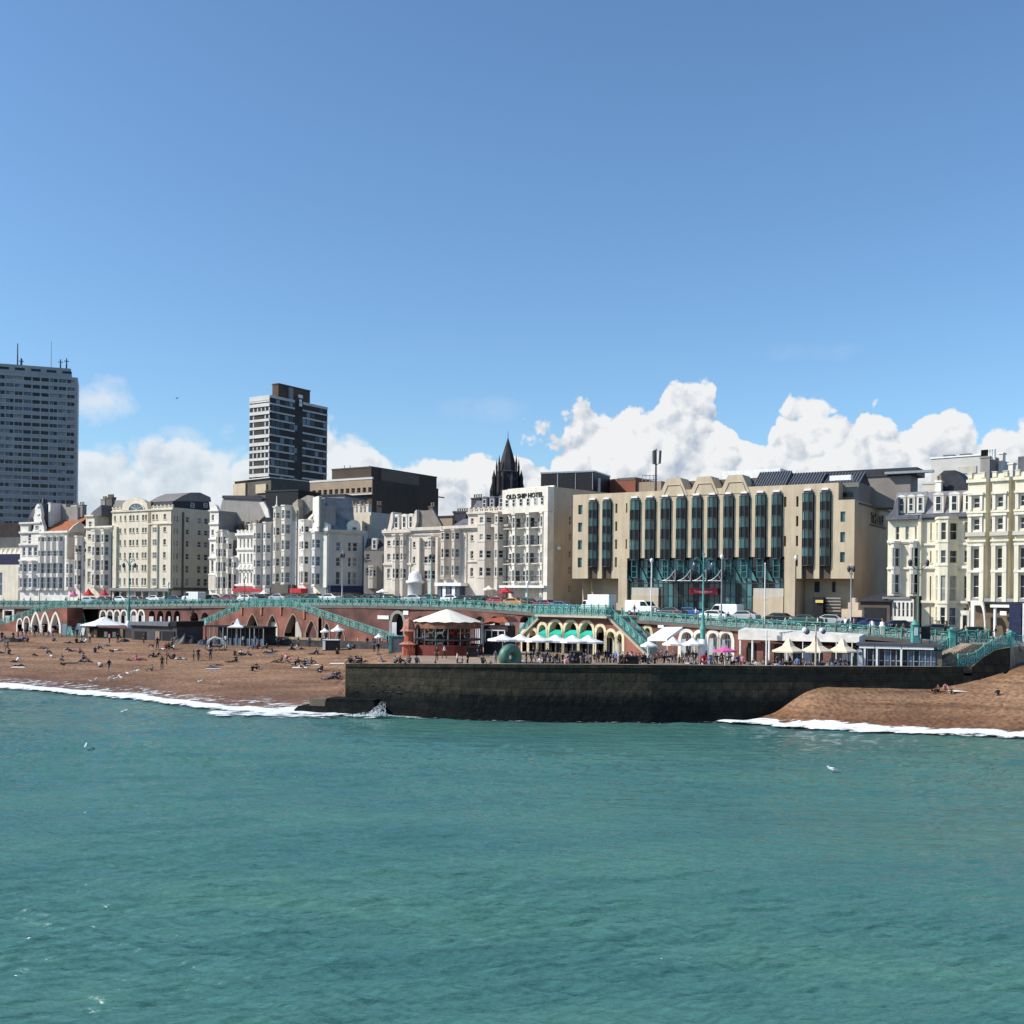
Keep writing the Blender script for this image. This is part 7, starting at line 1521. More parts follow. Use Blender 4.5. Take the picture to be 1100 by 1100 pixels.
tarp(9,690,26,1.2,'black tarpaulin heap at far left below the white arches'); tarp(84,713.5,12,.35,'long dark plank lying low on the shingle below the cream hotel',WOOD,'driftwood_plank','plank')
# ================================================================ LAMPS
def zroad(px): return Z_edge(px)+.2
def lamp(px,yt,D,label,style='double',zg=None,col=TURQ,h_arm=.9,group='seafront lamp posts'):
    zg = zroad(px) if zg is None else zg; c = P(px,yt,D); root = empty('lamp_post',(c.x,D,zg),label,'lamp post',group); H = c.z-zg; mb = MB()
    if style == 'double':
        mb.lathe((c.x,D,zg),[(.28,0),(.28,.25),(.2,.3),(.17,1.3),(.2,1.35),(.11,1.5),(.075,H*.8),(.06,H-.2)],col,8); mb.build('post',root)
        mb = MB(); z = zg+H-.5
        for q in (-1,1):
            pts = [Vector((c.x,D,z-.9))]+[Vector((c.x+q*h_arm*math.sin(t*math.pi/2),D,z-.9+1.1*(1-math.cos(t*math.pi/2)))) for t in (.3,.6,.85,1)]
            for a,b_ in zip(pts[:-1],pts[1:]): mb.tube(a,b_,.05,m=col,n=5)
            mb.tube((c.x,D,z-.25),(c.x+q*h_arm*.9,D,z-.15),.03,m=col,n=4)
        mb.lathe((c.x,D,zg+H-.25),[(.1,0),(.12,.1),(.04,.2),(.03,.5),(0,.55)],col,6); mb.build('arm',root)
        for q in (-1,1):
            mb = MB(); mb.lathe((c.x+q*h_arm,D,z-.15),[(.05,.45),(.2,.3),(.24,.1),(.16,-.3),(0,-.35)],DMETAL,8); mb.build('lantern',root)
    elif style == 'single':
        mb.lathe((c.x,D,zg),[(.2,0),(.15,.6),(.1,1.2),(.07,H-.1)],col,8); mb.build('post',root); mb = MB(); mb.lathe((c.x,D,zg+H-.1),[(.08,0),(.22,.2),(.24,.45),(.12,.62),(0,.7)],WPAINT,8); mb.build('lantern',root)
    elif style == 'pole':
        mb.tube((c.x,D,zg),(c.x,D,zg+H),.09,.06,col,6); mb.lathe((c.x,D,zg+H),[(.09,0),(.1,.1),(0,.2)],col,6); mb.build('post',root)
        mb = MB(); mb.tube((c.x-.45,D,zg+H*.45),(c.x+.45,D,zg+H*.45),.05,m=col); mb.build('arm',root)
    return root
lamp(87,588,236,'dark tall lamp post with twin hooked lanterns before the narrow white houses',col=DMETAL)
lamp(181,628,214,'slim turquoise lamp post in front of the big cream hotel','single')
lamp(263,622,204,'slim reddish lamp post before the small ornate hotel','single',col=mat('reddish_post',(.25,.08,.06),.6,.1,1))
lamp(313,628,195,'pale lamp post rising above the top of the double ramp','pole',col=METAL)
lamp(368,593,192,'grey lamp post with dark lantern head before the grey corner hotel wing','double',col=METAL,h_arm=.25)
lamp(464,594,180,'turquoise lamp post before the colonnaded cream house','double',h_arm=.3)
lamp(567,628,166,'turquoise lamp post at the foot of the white lettered hotel','single'); lamp(580.5,640,156.5,'short turquoise post at the left corner of the bastion balcony','pole'); lamp(655,640,153,'short turquoise post at the right corner of the bastion balcony','pole')
lamp(700,604,150,'white slim lamp post left of the glass entrance wings','single',col=WPAINT); lamp(775.5,600,146,'grey slim lamp post right of the glass entrance wings','single',col=METAL)
lamp(822,606,138,'white flag pole with a small dark box halfway up','pole',col=WPAINT)
lamp(855,601,150,'dark lamp post at the right pier of the sandy hotel','single',col=DMETAL); lamp(914.5,606,139,'grey lamp post at the right corner of the sandy hotel','double',col=METAL,h_arm=.3)
lamp(987,599,126,'big turquoise-green lamp post with Y-shaped twin arms before the slim white bays','double',h_arm=1.0,col=mat('green_grey_paint',(.10,.17,.14),.5,.15,1))
# tall beach lamps
def beach_lamp(px,D,ytop,ybase,label,ymid=None,big=True):
    zg = z_low(px,D); c = P(px,ytop,D); root = empty('lamp_post',(c.x,D,zg),label,'lamp post','tall ornate lamp posts rising from the beach level'); k = D/FL; zt = c.z; zr = Z_edge(px)
    mb = MB(); mb.lathe((c.x,D,0),[(.62,zg),(.62,zg+2.2),(.5,zg+2.8),(.3,zg+3.1)],WPAINT,10); mb.build('base',root)
    mb = MB(); mb.lathe((c.x,D,0),[(.30,zg+3.1),(.34,zr-.2),(.42,zr),(.26,zr+.3),(.2,zr+1.3),(.24,zr+1.4),(.13,zr+1.7),(.09,zt-2.0),(.08,zt-.4)],TURQ,10); mb.build('post',root)
    mb = MB()
    for q in (-1,1):
        for s in range(6):
            t0,t1 = s/6*math.pi*.9, (s+1)/6*math.pi*.9; f_ = lambda t: Vector((c.x+q*(.55-.55*math.cos(t)),D,zt-2.6+1.0*math.sin(t)+t*.45)); mb.tube(f_(t0),f_(t1),.06,m=TURQD,n=5)
        mb.tube((c.x,D,zt-1.2),(c.x+q*1.0,D,zt-1.0),.04,m=TURQD,n=4)
    mb.lathe((c.x,D,zt-.5),[(.12,0),(.16,.15),(.05,.3),(.03,.9),(0,1.0)],TURQD,6); mb.build('arm',root)
    for q in (-1,1): mb = MB(); mb.lathe((c.x+q*1.05,D,zt-1.9),[(.06,.6),(.26,.42),(.3,.15),(.2,-.3),(0,-.36)],GLASSB,8); mb.build('lantern',root)
beach_lamp(139,206,597,687,'tall turquoise ornate lamp with white base beside wide white tent parasol'); beach_lamp(756,131,592,703,'tall turquoise ornate lamp with white base above the red lifebuoy')
# pole with two globes
D = 119.5; c = P(876.5,673,D); root = empty('globe_lamp',(c.x,D,5.05),'pale pole with two big round globe lamps behind the groyne wall','lamp post'); mb = MB(); mb.tube((c.x,D,5.05),(c.x,D,P(876,671,D).z),.11,.08,mat('pale_pole',(.5,.42,.34),.6,.1,1),8); mb.tube((c.x-1.5,D,P(876,669.5,D).z),(c.x+1.2,D,P(876,670.5,D).z),.05,m=DMETAL); mb.build('pole',root)
for x,r_ in ((864.5,.34),(882.5,.29)):
    g = P(x,677,D); mb = MB(); mb.lathe(g,[(0,-r_),(r_*.7,-r_*.7),(r_,0),(r_*.7,r_*.7),(0,r_)],WPAINT,12); mb.tube(g,g+Vector((0,0,.85)),.03,m=DMETAL); mb.lathe(g+Vector((r_*.7,0,-.15)),[(0,-r_),(r_*.7,-r_*.7),(r_,0),(r_*.7,r_*.7),(0,r_)],GLASSB,12); mb.build('globe',root)
D = 120; c = P(823.5,678,D); mb = MB(); mb.tube((c.x,D,5.05),(c.x,D,P(823,677,D).z),.1,.08,WPAINT,6); mb.tube((c.x-.4,D,P(823,684,D).z),(c.x+.4,D,P(823,684,D).z),.03,m=WPAINT); o = mb.build('white_pole'); tag(o,'plain white pole in front of the long white canopy','pole')
# ================================================================ VEHICLES
def build_car(kind):
    root = empty('parked_car',(0,0,0),'x','car'); body = MB(); C1 = mat('car_paint_white',(.75,.75,.74),.3,.03,1,spec=.5)
    if kind == 'car': prof = [(-2.05,.35),(-2.1,.75),(-1.95,.98),(-1.35,1.02),(-.75,1.42),(.75,1.45),(1.55,1.05),(2.0,.92),(2.1,.6),(2.05,.35)]; gl = [(-1.22,1.0),(-.72,1.36),(.7,1.39),(1.38,1.04)]; W_ = .86; wx = 1.3
    elif kind == 'van': prof = [(-2.4,.4),(-2.45,1.0),(-2.3,1.2),(-1.7,1.35),(-1.2,2.0),(-.9,2.15),(2.3,2.15),(2.42,2.0),(2.45,.4)]; gl = [(-1.62,1.35),(-1.15,1.95),(-.35,1.95),(-.35,1.35)]; W_ = .98; wx = 1.55
    else: prof = [(-3.0,.5),(-3.05,1.2),(-2.8,1.4),(-2.5,2.1),(-1.7,2.15),(-1.6,2.15),(-1.6,3.1),(3.0,3.1),(3.0,.5)]; gl = [(-2.72,1.45),(-2.45,2.0),(-1.9,2.0),(-1.9,1.4)]; W_ = 1.1; wx = 1.9
    n = len(prof); tw = lambda z: W_*(1-.16*max(0,(z-1.0))/.5) if kind == 'car' else W_
    a = [(x,-tw(z),z) for x,z in prof]; b_ = [(x,tw(z),z) for x,z in prof]
    body.mesh(a+b_,[tuple(range(n)),tuple(range(2*n-1,n-1,-1))]+[(i,n+i,n+(i+1)%n,(i+1)%n) for i in range(n)],C1); o = body.build('body',root)
    bv = o.modifiers.new('b','BEVEL'); bv.width = .07; bv.segments = 2; bv.limit_method = 'ANGLE'
    g = MB()
    for s in (-1,1):
        q = [(x,s*(tw(z)+.012),z) for x,z in gl]; 
        if s > 0: q = q[::-1]
        g.poly(q,DGLASS)
    if kind == 'car':
        g.poly([(-1.33,-.66,1.06),(-1.33,.66,1.06),(-.80,.6,1.41),(-.80,-.6,1.41)][::-1],DGLASS); g.poly([(1.5,-.66,1.10),(1.5,.66,1.10),(.82,.6,1.44),(.82,-.6,1.44)],DGLASS)
    else: x0,z0 = gl[0]; x1,z1 = gl[1]; g.poly([(x0-.11,-.8,z0),(x0-.11,.8,z0),(x1-.09,.8,z1),(x1-.09,-.8,z1)][::-1],DGLASS)
    g.build('windows',root)
    for x in (-wx,wx):
        for s in (-1,1):
            w = MB(); w.tube((x,s*(W_-.12),.33),(x,s*(W_+.03),.33),.33,m=BLACK,n=12); w.tube((x,s*(W_+.031),.33),(x,s*(W_+.045),.33),.2,m=METAL,n=8); w.build('wheel',root)
    for s in (-1,1): l = MB(); l.wbox((-2.13 if kind == 'car' else prof[1][0]-.04,s*.62-.15,.66),(-2.0 if kind == 'car' else prof[1][0]+.05,s*.62+.15,.82),WPAINT); l.build('headlight',root)
    return root
PROTO = {k: build_car(k) for k in ('car','van','truck')}
def dup(o):
    c = o.copy(); COL.objects.link(c)
    for ch in o.children:
        d = ch.copy(); COL.objects.link(d); d.parent = c
    return c
PAINTS = {'white':(.75,.75,.74),'silver':(.42,.44,.46),'black':(.02,.02,.022),'dark blue':(.03,.05,.12),'blue':(.04,.12,.35),'red':(.45,.03,.03),'orange':(.55,.22,.05),'dark grey':(.08,.085,.09),'dark green':(.03,.08,.075),'pale blue':(.35,.48,.55),'maroon':(.22,.04,.08)}
def paint(n): return mat('car_paint_'+n.replace(' ','_'),PAINTS[n],.3,.03,1,spec=.5)
landmark = tab([(0,0),(1100,0)])
def near_of(px):
    L_ = [(21,'the cream hall'),(73,'the turreted white house'),(92,'the narrow bay house'),(120,'the gabled cream house'),(185,'the big cream hotel'),(234,"the cream hotel's tan side"),(276,'the small ornate hotel'),(296,'the grey bay house'),(320,'the tallest white house'),(352,'the sculpted corner house'),(391,'the grey corner wing'),(412,'the recessed dark house'),(442,'the mansard house'),(475,'the colonnaded house'),(502,'the slate-roofed house'),(546,'the five-storey house'),(594,'the lettered hotel'),(615,"the lettered hotel's side"),(674,"the sandy hotel's left wing"),(712,"the sandy hotel's left glass front"),(775,'the red entrance sign'),(843,"the sandy hotel's right glass front"),(905,"the sandy hotel's right wing"),(955,'the hipped pavilion'),(990,'the slim white bays'),(1042,'the bay yellow house'),(1400,'the white arched porch')]
    for x,n in L_:
        if px < x: return n
cars = [(96,'car','pale blue'),(113,'car','dark grey'),(131,'car','white'),(148,'car','dark grey'),(167,'car','white'),(190,'car','dark blue'),(208,'van','white'),(228,'car','dark grey'),(247,'car','maroon'),(266,'car','white'),(283,'car','black'),(300,'car','silver'),(318,'car','dark grey'),(338,'car','dark green'),(355,'car','white'),(378,'car','black'),(398,'car','dark grey'),(416,'car','dark green'),(446,'car','silver'),(463,'car','dark green'),(486,'car','white'),(500,'car','black'),(516,'car','dark green'),(536,'car','red'),(552,'car','orange'),(566,'car','black'),(586,'car','maroon'),(603,'car','blue'),(643,'truck','white'),(690,'van','white'),(722,'car','dark grey'),(741,'car','blue'),(779,'van','white'),(768,'car','white'),(800,'car','silver'),(838,'car','black'),(866,'car','dark green'),(894,'car','silver'),(922,'car','dark blue'),(940,'car','dark blue'),(966,'car','black'),(1008,'car','dark grey'),(1046,'car','black')]
crows = []
for i,(px,k,cn) in enumerate(cars):
    fr = (.28,.55,.4)[i%3] if k == 'car' else .35
    if px == 768: fr = .15
    if px == 779: fr = .6
    Y = D_edge(px)+6+(D_front(px)-5-D_edge(px)-6)*fr; o = dup(PROTO[k]); x = X_of(px,Y); q = X_of(px+8,D_edge(px+8)+6); p_ = X_of(px-8,D_edge(px-8)+6)
    ang = math.atan2(D_edge(px+8)-D_edge(px-8),q-p_)
    o.location = (x,Y,zup(px,Y)-.125); o.rotation_euler = (0,0,ang+(math.pi if i%2 else 0)+rnd.uniform(-.03,.03)); nm = {'car':'parked_car','van':'van','truck':'box_truck'}[k]; o.name = nm; o.scale = (.86,)*3 if k == 'truck' else (1,1,1); o['category'] = {'car':'car','van':'van','truck':'truck'}[k]
    o['group'] = 'vehicles on the seafront road'
    o['label'] = '%s %s on the road in front of %s'%(cn,{'car':'car','van':'high-roofed van','truck':'box truck'}[k],near_of(px))
    for ch in o.children:
        if ch.name.startswith('body'): ch.material_slots[0].link = 'OBJECT'; ch.material_slots[0].material = paint(cn)
    crows.append(o)
for o in PROTO.values():
    for ch in list(o.children): bpy.data.objects.remove(ch)
    bpy.data.objects.remove(o)
# ================================================================ PEOPLE
SKIN = [mat('skin_light',(.55,.36,.27),.6,.05,3),mat('skin_tanned',(.40,.24,.16),.6,.05,3)]
CLO = {'black':mat('cloth_black',(.02,.02,.022),.9,.2,3),'white':mat('cloth_white',(.72,.72,.70),.9,.06,3),'navy':mat('cloth_navy',(.02,.03,.08),.9,.2,3),'blue':mat('cloth_blue',(.08,.18,.42),.9,.15,3),'grey':mat('cloth_grey',(.20,.20,.21),.9,.15,3),'red':mat('cloth_red',(.42,.04,.04),.9,.15,3),'brown':mat('cloth_brown',(.10,.06,.04),.9,.15,3),'pale blue':mat('cloth_pale_blue',(.36,.48,.62),.9,.1,3),'pink':mat('cloth_pink',(.6,.25,.30),.9,.1,3)}
HAIR = [mat('hair_dark',(.02,.014,.01),.8,.2,5),mat('hair_brown',(.07,.04,.02),.8,.2,5),mat('hair_fair',(.25,.16,.07),.8,.2,5)]
def person_mesh(name, J):
    """J: joint positions. One continuous skinned body; slots: skin, top, trousers, hair"""
    base = dict(pel=.13,wai=.12,che=.15,nec=.055,hea=.10,top=.085,sl=.065,sr=.065,el=.045,er=.045,hl=.038,hr=.038,pl=.09,pr=.09,kl=.062,kr=.062,al=.045,ar=.045,tl=.045,tr=.045)
    E = [('pel','wai',1),('wai','che',1),('che','nec',1),('nec','hea',0),('hea','top',3),('che','sl',1),('sl','el',1),('el','hl',0),('che','sr',1),('sr','er',1),('er','hr',0),('pel','pl',2),('pl','kl',2),('kl','al',2),('al','tl',3),('pel','pr',2),('pr','kr',2),('kr','ar',2),('ar','tr',3)]
    ks = list(J); me = bpy.data.meshes.new(name); me.from_pydata([J[k] for k in ks],[(ks.index(a),ks.index(b_)) for a,b_,_ in E],[])
    o = bpy.data.objects.new(name,me); COL.objects.link(o); sk = o.modifiers.new('s','SKIN'); sv = me.skin_vertices[0].data
    for i,k in enumerate(ks): sv[i].radius = (base[k],base[k]*.82 if k in ('pel','wai','che') else base[k]); sv[i].use_root = (k == 'pel')
    sb = o.modifiers.new('u','SUBSURF'); sb.levels = 1; sb.render_levels = 1
    dg = bpy.context.evaluated_depsgraph_get(); bpy.context.view_layer.update(); m2 = bpy.data.meshes.new_from_object(o.evaluated_get(dg)); bpy.data.objects.remove(o); m2.name = name
    for _ in range(4): m2.materials.append(None)
    segs = [(Vector(J[a]),Vector(J[b_]),t) for a,b_,t in E]; hc = Vector(J['hea']); nk = Vector(J['nec']); upv = (Vector(J['top'])-nk).normalized()
    for p in m2.polygons:
        c = p.center; best = None; bd = 9
        for a,b_,t in segs:
            ab = b_-a; q = max(0,min(1,(c-a).dot(ab)/max(ab.length_squared,1e-9))); d = (c-(a+ab*q)).length
            if d < bd: bd = d; best = t
        if best in (0,3) and (c-nk).dot(upv) > .06 and (c-hc).length < .22: best = 3 if ((c-hc).dot(upv) > .02 or c.y > hc.y+.02) else 0
        p.material_index = best; p.use_smooth = True
    return m2
def J(**k): return {a:tuple(b_) for a,b_ in k.items()}
ST_ = J(pel=(0,0,.93),wai=(0,0,1.12),che=(0,0,1.36),nec=(0,0,1.5),hea=(0,-.02,1.62),top=(0,0,1.72),sl=(-.19,0,1.41),sr=(.19,0,1.41),el=(-.25,.02,1.13),er=(.25,.02,1.13),hl=(-.24,-.08,.88),hr=(.24,-.08,.88),pl=(-.1,0,.88),pr=(.1,0,.88),kl=(-.11,-.02,.5),kr=(.11,-.02,.5),al=(-.12,.03,.09),ar=(.12,.03,.09),tl=(-.13,-.14,.04),tr=(.13,-.14,.04))
WK = dict(ST_); WK.update(kl=(-.10,-.2,.52),al=(-.10,-.28,.10),tl=(-.1,-.44,.06),kr=(.10,.02,.50),ar=(.1,.34,.16),tr=(.1,.26,.04),el=(-.24,.14,1.15),hl=(-.22,.26,.95),er=(.24,-.12,1.15),hr=(.22,-.3,1.02))
HP = dict(ST_); HP.update(el=(-.38,.06,1.2),hl=(-.2,-.04,1.0),er=(.22,-.18,1.25),hr=(.1,-.3,1.45))
SITK = J(pel=(0,0,.13),wai=(0,.03,.32),che=(0,.0,.55),nec=(0,-.04,.69),hea=(0,-.08,.81),top=(0,-.08,.91),sl=(-.19,0,.6),sr=(.19,0,.6),el=(-.26,-.2,.44),er=(.26,-.2,.44),hl=(-.12,-.42,.46),hr=(.12,-.42,.46),pl=(-.1,-.05,.12),pr=(.1,-.05,.12),kl=(-.14,-.40,.45),kr=(.14,-.40,.45),al=(-.13,-.70,.09),ar=(.13,-.70,.09),tl=(-.14,-.86,.06),tr=(.14,-.86,.06))
SITL = J(pel=(0,0,.12),wai=(0,.1,.30),che=(0,.22,.50),nec=(0,.26,.64),hea=(0,.25,.76),top=(0,.27,.86),sl=(-.19,.24,.54),sr=(.19,.24,.54),el=(-.27,.42,.34),er=(.27,.42,.34),hl=(-.27,.5,.06),hr=(.27,.5,.06),pl=(-.1,-.05,.11),pr=(.1,-.05,.11),kl=(-.13,-.46,.22),kr=(.13,-.46,.12),al=(-.14,-.86,.07),ar=(.15,-.9,.07),tl=(-.15,-.94,.18),tr=(.17,-.98,.18))
LIE = J(pel=(0,0,.13),wai=(0,.2,.14),che=(0,.44,.15),nec=(0,.59,.15),hea=(0,.72,.17),top=(0,.82,.18),sl=(-.2,.48,.13),sr=(.2,.48,.13),el=(-.3,.24,.08),er=(.36,.6,.08),hl=(-.26,0,.06),hr=(.16,.82,.06),pl=(-.1,-.06,.12),pr=(.1,-.06,.12),kl=(-.13,-.42,.36),kr=(.13,-.48,.12),al=(-.13,-.72,.08),ar=(.14,-.88,.07),tl=(-.14,-.88,.08),tr=(.16,-.92,.17))
FRO = dict(LIE); FRO.update(kl=(-.13,-.48,.09),al=(-.14,-.9,.08),tl=(-.15,-1.02,.06),tr=(.16,-1.02,.06),che=(0,.4,.22),nec=(0,.54,.3),hea=(0,.64,.4),top=(0,.68,.5),sl=(-.2,.44,.22),sr=(.2,.44,.22),el=(-.24,.58,.06),er=(.24,.58,.06),hl=(-.1,.8,.06),hr=(.1,.8,.06))
CHR = J(pel=(0,.05,.48),wai=(0,.08,.68),che=(0,.06,.92),nec=(0,.02,1.06),hea=(0,0,1.18),top=(0,.02,1.28),sl=(-.19,.05,.97),sr=(.19,.05,.97),el=(-.26,-.08,.74),er=(.26,-.08,.74),hl=(-.14,-.32,.72),hr=(.14,-.32,.72),pl=(-.1,0,.46),pr=(.1,0,.46),kl=(-.13,-.4,.5),kr=(.13,-.4,.5),al=(-.13,-.42,.09),ar=(.13,-.42,.09),tl=(-.13,-.58,.05),tr=(.13,-.58,.05))
PM = {k: person_mesh('person_body',v) for k,v in dict(stand=ST_,walk=WK,hips=HP,knees=SITK,lean=SITL,lie=LIE,front=FRO,chair=CHR).items()}
for m_ in PM.values():
    for i_,mm in enumerate((SKIN[0],CLO['black'],CLO['black'],HAIR[0])): m_.materials[i_] = mm
PT = {'stand':'standing','walk':'walking','hips':'standing arm raised','knees':'sitting knees up','lean':'sitting leaning back','lie':'lying','front':'propped on elbows','chair':'seated'}
allp = []
def person(px,pos,pose,top,bot,where,rot=None,sc=1.0,group=None):
    o = bpy.data.objects.new('person',PM[pose]); COL.objects.link(o); o.location = pos; o.scale = (sc,)*3
    o.rotation_euler = (0,0,rnd.uniform(0,6.28) if rot is None else rot)
    for i,m_ in enumerate((rnd.choice(SKIN),CLO[top],CLO[bot],rnd.choice(HAIR))): o.material_slots[i].link = 'OBJECT'; o.material_slots[i].material = m_
    cl = 'in %s'%top if top == bot else 'in %s and %s'%(top,bot)
    tag(o,'person %s %s %s'%(PT[pose],cl,where),'person',group); allp.append((px,o)); return o
dk = ['black','black','navy','grey','brown','black','navy']; anyc = dk+['white','blue','red','pale blue','pink','white']
# on the left beach, where the photograph has them
bp_ = [(5,694,'stand'),(8,700,'walk'),(3,702,'lie'),(10,703,'knees'),(18,711,'lean'),(20,716,'lie'),(47,697,'lie'),(50,702,'knees'),(56,706,'front'),(57,689,'knees'),(66,709,'lean'),(67,714,'lie'),(73,691,'lie'),(72,698,'lie'),(78,700,'front'),(82,691,'knees'),(88,690,'knees'),(91,690.5,'lean'),(85,702,'knees'),(86,711,'lie'),(89,708.5,'knees'),(95,711,'lie'),(107,717,'knees'),(117,722.5,'walk'),(102,701,'knees'),(105,697.5,'knees'),(115,694,'front'),(120,700,'lie'),(127,699,'lie'),(138,709.5,'lie'),(150,708.5,'lie'),(147,709,'lean'),
(165,695,'knees'),(169,697,'stand'),(173,698,'lie'),(178,697,'knees'),(181,696,'knees'),(185,697,'stand'),(187,698,'knees'),(165,706,'knees'),(169,706,'lean'),(174,719,'stand'),(179,713.5,'stand'),(183,708,'lean'),(187,708,'knees'),(191,708.5,'lie'),(195,708.5,'lie'),(164,721,'knees'),(208,710,'stand'),(213,710,'walk'),(226,709,'stand'),(229,717.5,'lie'),(233,715,'front'),(252,704.5,'knees'),(253,711,'knees'),(248,711.5,'lie'),(259,704,'knees'),(264,703.5,'lean'),(268,704,'lie'),(271,721,'lean'),(275,719,'knees'),(272,697.5,'knees'),(277,697,'knees'),(287,697,'knees'),(289,702,'lie'),(293,700.5,'lean'),
(298,712,'lie'),(303,711,'knees'),(307,709,'knees'),(311,712,'knees'),(317,715,'lean'),(320,713,'knees'),(323,717,'lie'),(327,715,'knees'),(331,714,'lean'),(334,713,'knees'),(313,698,'knees'),(317,698,'lean'),(324,697.5,'lie'),(338,703,'lean'),(342,702.5,'knees'),(362,703,'knees'),(343,722,'lie'),(346,721,'knees'),(352,730,'lie'),(357,729,'knees'),(361,728.5,'lean'),(364,728,'knees'),(375,697,'lean'),(381,697,'knees'),(378,712,'knees'),(383,710,'knees'),(391,711.5,'lie'),(402,700,'stand'),(406,704,'stand'),(411,711.5,'lean'),(407,696,'stand'),(416,695,'stand'),(421,693,'walk'),(37,704,'lie'),(30,690,'knees'),(14,690,'stand'),(2,690,'stand'),(24,688,'knees')]
for px,py,pose in bp_:
    p = hit_low(px,py); stand_ = pose in ('stand','walk','hips')
    wz = 'low shingle' if py > 712 else ('shingle by groyne tip' if px > 340 and py > 695 else ('upper shingle' if py < 699 else 'mid shingle'))
    w_ = wz+(' far left' if px < 60 else ' below cream hotel' if px < 200 else ' below double ramp' if px < 340 else '')
    top = rnd.choice(dk if stand_ else anyc); rot = rnd.uniform(-.5,.5)+rnd.choice([1.57,-1.57,1.2,.4]) if pose in ('lie','front') else None
    person(px,(p.x,p.y,p.z-.03),pose,top,rnd.choice(dk),w_,rot,sc=1.12,group='people on the shingle beach')
for px,py,pose,top in ((1003,743.5,'lie','red'),(1008,744,'knees','brown'),(1015,741,'lean','pink'),(1021,744,'front','grey'),(1072,748,'knees','black')):
    p = hit_low(px,py,True); person(px,(p.x,p.y,p.z-.03),pose,top,rnd.choice(['black','grey']),'on right-hand shingle',sc=.95,group='people on the shingle beach')
# towels
tc_ = [(1030,743,'white',True),(20,717,'white',False),(229,718.5,'pale blue',False),(150,709.5,'red',False),(322,717.5,'white',False),(335,714.5,'white',False),(77,712.5,'black',False),(362,713,'white',False),(291,703,'grey',False)]
for px,py,cn,rt in tc_:
    p = hit_low(px,py,rt); fr = z_right if rt else z_low; mb = MB(); a = .3; pts_ = []
    for dx,dy in ((-1,-.4),(1,-.4),(1,.4),(-1,.4)): X, Y = p.x+dx, p.y+dy; pts_.append((X,Y,p.z+dy*.09+.05+.02*dx))
    mb.mesh(pts_+[(a_,b_,c_-.04) for a_,b_,c_ in pts_],[(0,1,2,3),(7,6,5,4),(0,4,5,1),(1,5,6,2),(2,6,7,3),(3,7,4,0)],CLO[cn]); o = mb.build('towel'); tag(o,cn+' beach towel spread on the %s shingle'%('right-hand' if rt else 'left-hand'),'towel','beach towels')
# lower promenade crowd
def lowp(px,D): return Vector((X_of(px,D),D,z_low(px,D) if px < 455 else 5.05))
sp_ = [(457,150,'stand','white'),(468,121,'knees','black'),(470,133,'stand','black'),(478,138,'walk','white'),(492,121,'stand','white'),(497,122,'chair','grey'),(503,121,'stand','black'),(515,140,'stand','navy'),(528,120,'knees','black'),(533,126,'stand','grey'),(560,121,'walk','black'),(566,124,'stand','black'),(571,126,'walk','navy')]
for px,D,pose,top in sp_: person(px,lowp(px,D),pose,top,rnd.choice(dk),'between carousel and groyne',group='people on the lower promenade')
for px,D in ((376,0),(385,0),(389,0),(425,0),(430,0),(441,0),(448,0),(519,0)): person(px,Vector((X_of(px,GD(px)+.55),GD(px)+.55,GT(px)-.02)),'knees',rnd.choice(dk),rnd.choice(dk),'on left end of groyne',group='people on the lower promenade')
x = 574
while x < 915:
    D = rnd.uniform(118.5,134 if x < 790 else 126)-(x-700)*.004; p = lowp(x,max(D,GD(x)+1.5)); zone = 'below white parasol row' if x < 642 else 'below bastion stairs' if x < 705 else 'before round white arches' if x < 793 else 'under cream parasols'
    person(x,p,rnd.choice(['stand','stand','walk','chair','hips'] if x < 800 else ['chair','chair','stand']),rnd.choice(anyc if rnd.random() < .45 else dk),rnd.choice(dk),zone,sc=rnd.uniform(.9,1.04),group='people on the lower promenade'); x += rnd.uniform(1.5,4.2)
for x in (88,97,118,127,155,233,243,262,275,299,321,333,352,385,395,402,411): p = Vector((X_of(x,178+(300-x)*.05),178+(300-x)*.05,0)); p.z = z_low(x,p.y); person(x,p,'stand',rnd.choice(anyc),rnd.choice(dk),'beside long brick ramp' if x > 190 else 'by beach cafe',group='people on the lower promenade')
x = 20
while x < 84: D = rnd.uniform(199,212); person(x,Vector((X_of(x,D),D,z_low(x,D))),rnd.choice(['stand','chair','walk']),rnd.choice(anyc),rnd.choice(dk),'by white pointed arches',group='people on the lower promenade'); x += rnd.uniform(3,5.5)
# upper promenade walkers
x = 4
while x < 1100:
    if not (655 < x < 672 and False):
        D = D_edge(x)+rnd.uniform(1,5.2); person(x,Vector((X_of(x,D),D,zup(x,D))),rnd.choice(['stand','walk','walk','hips']),rnd.choice(anyc),rnd.choice(dk),'before '+near_of(x).replace('the ','',1),rot=rnd.choice([1.57,-1.57])+rnd.uniform(-.6,.6),group='people on the upper promenade')
    x += rnd.uniform(6,24)
for x,D in ((1028,119.5),(1036,122),(1041,121.8),(1049,122.5),(1054,121),(1061,123),(1067,122)): D = max(D,D_edge(x)+.5); person(x,Vector((X_of(x,D),D,Z_edge(x))),'stand',rnd.choice(dk+['white','pale blue']),rnd.choice(dk),'atop broad beach stairs',group='people on the upper promenade')
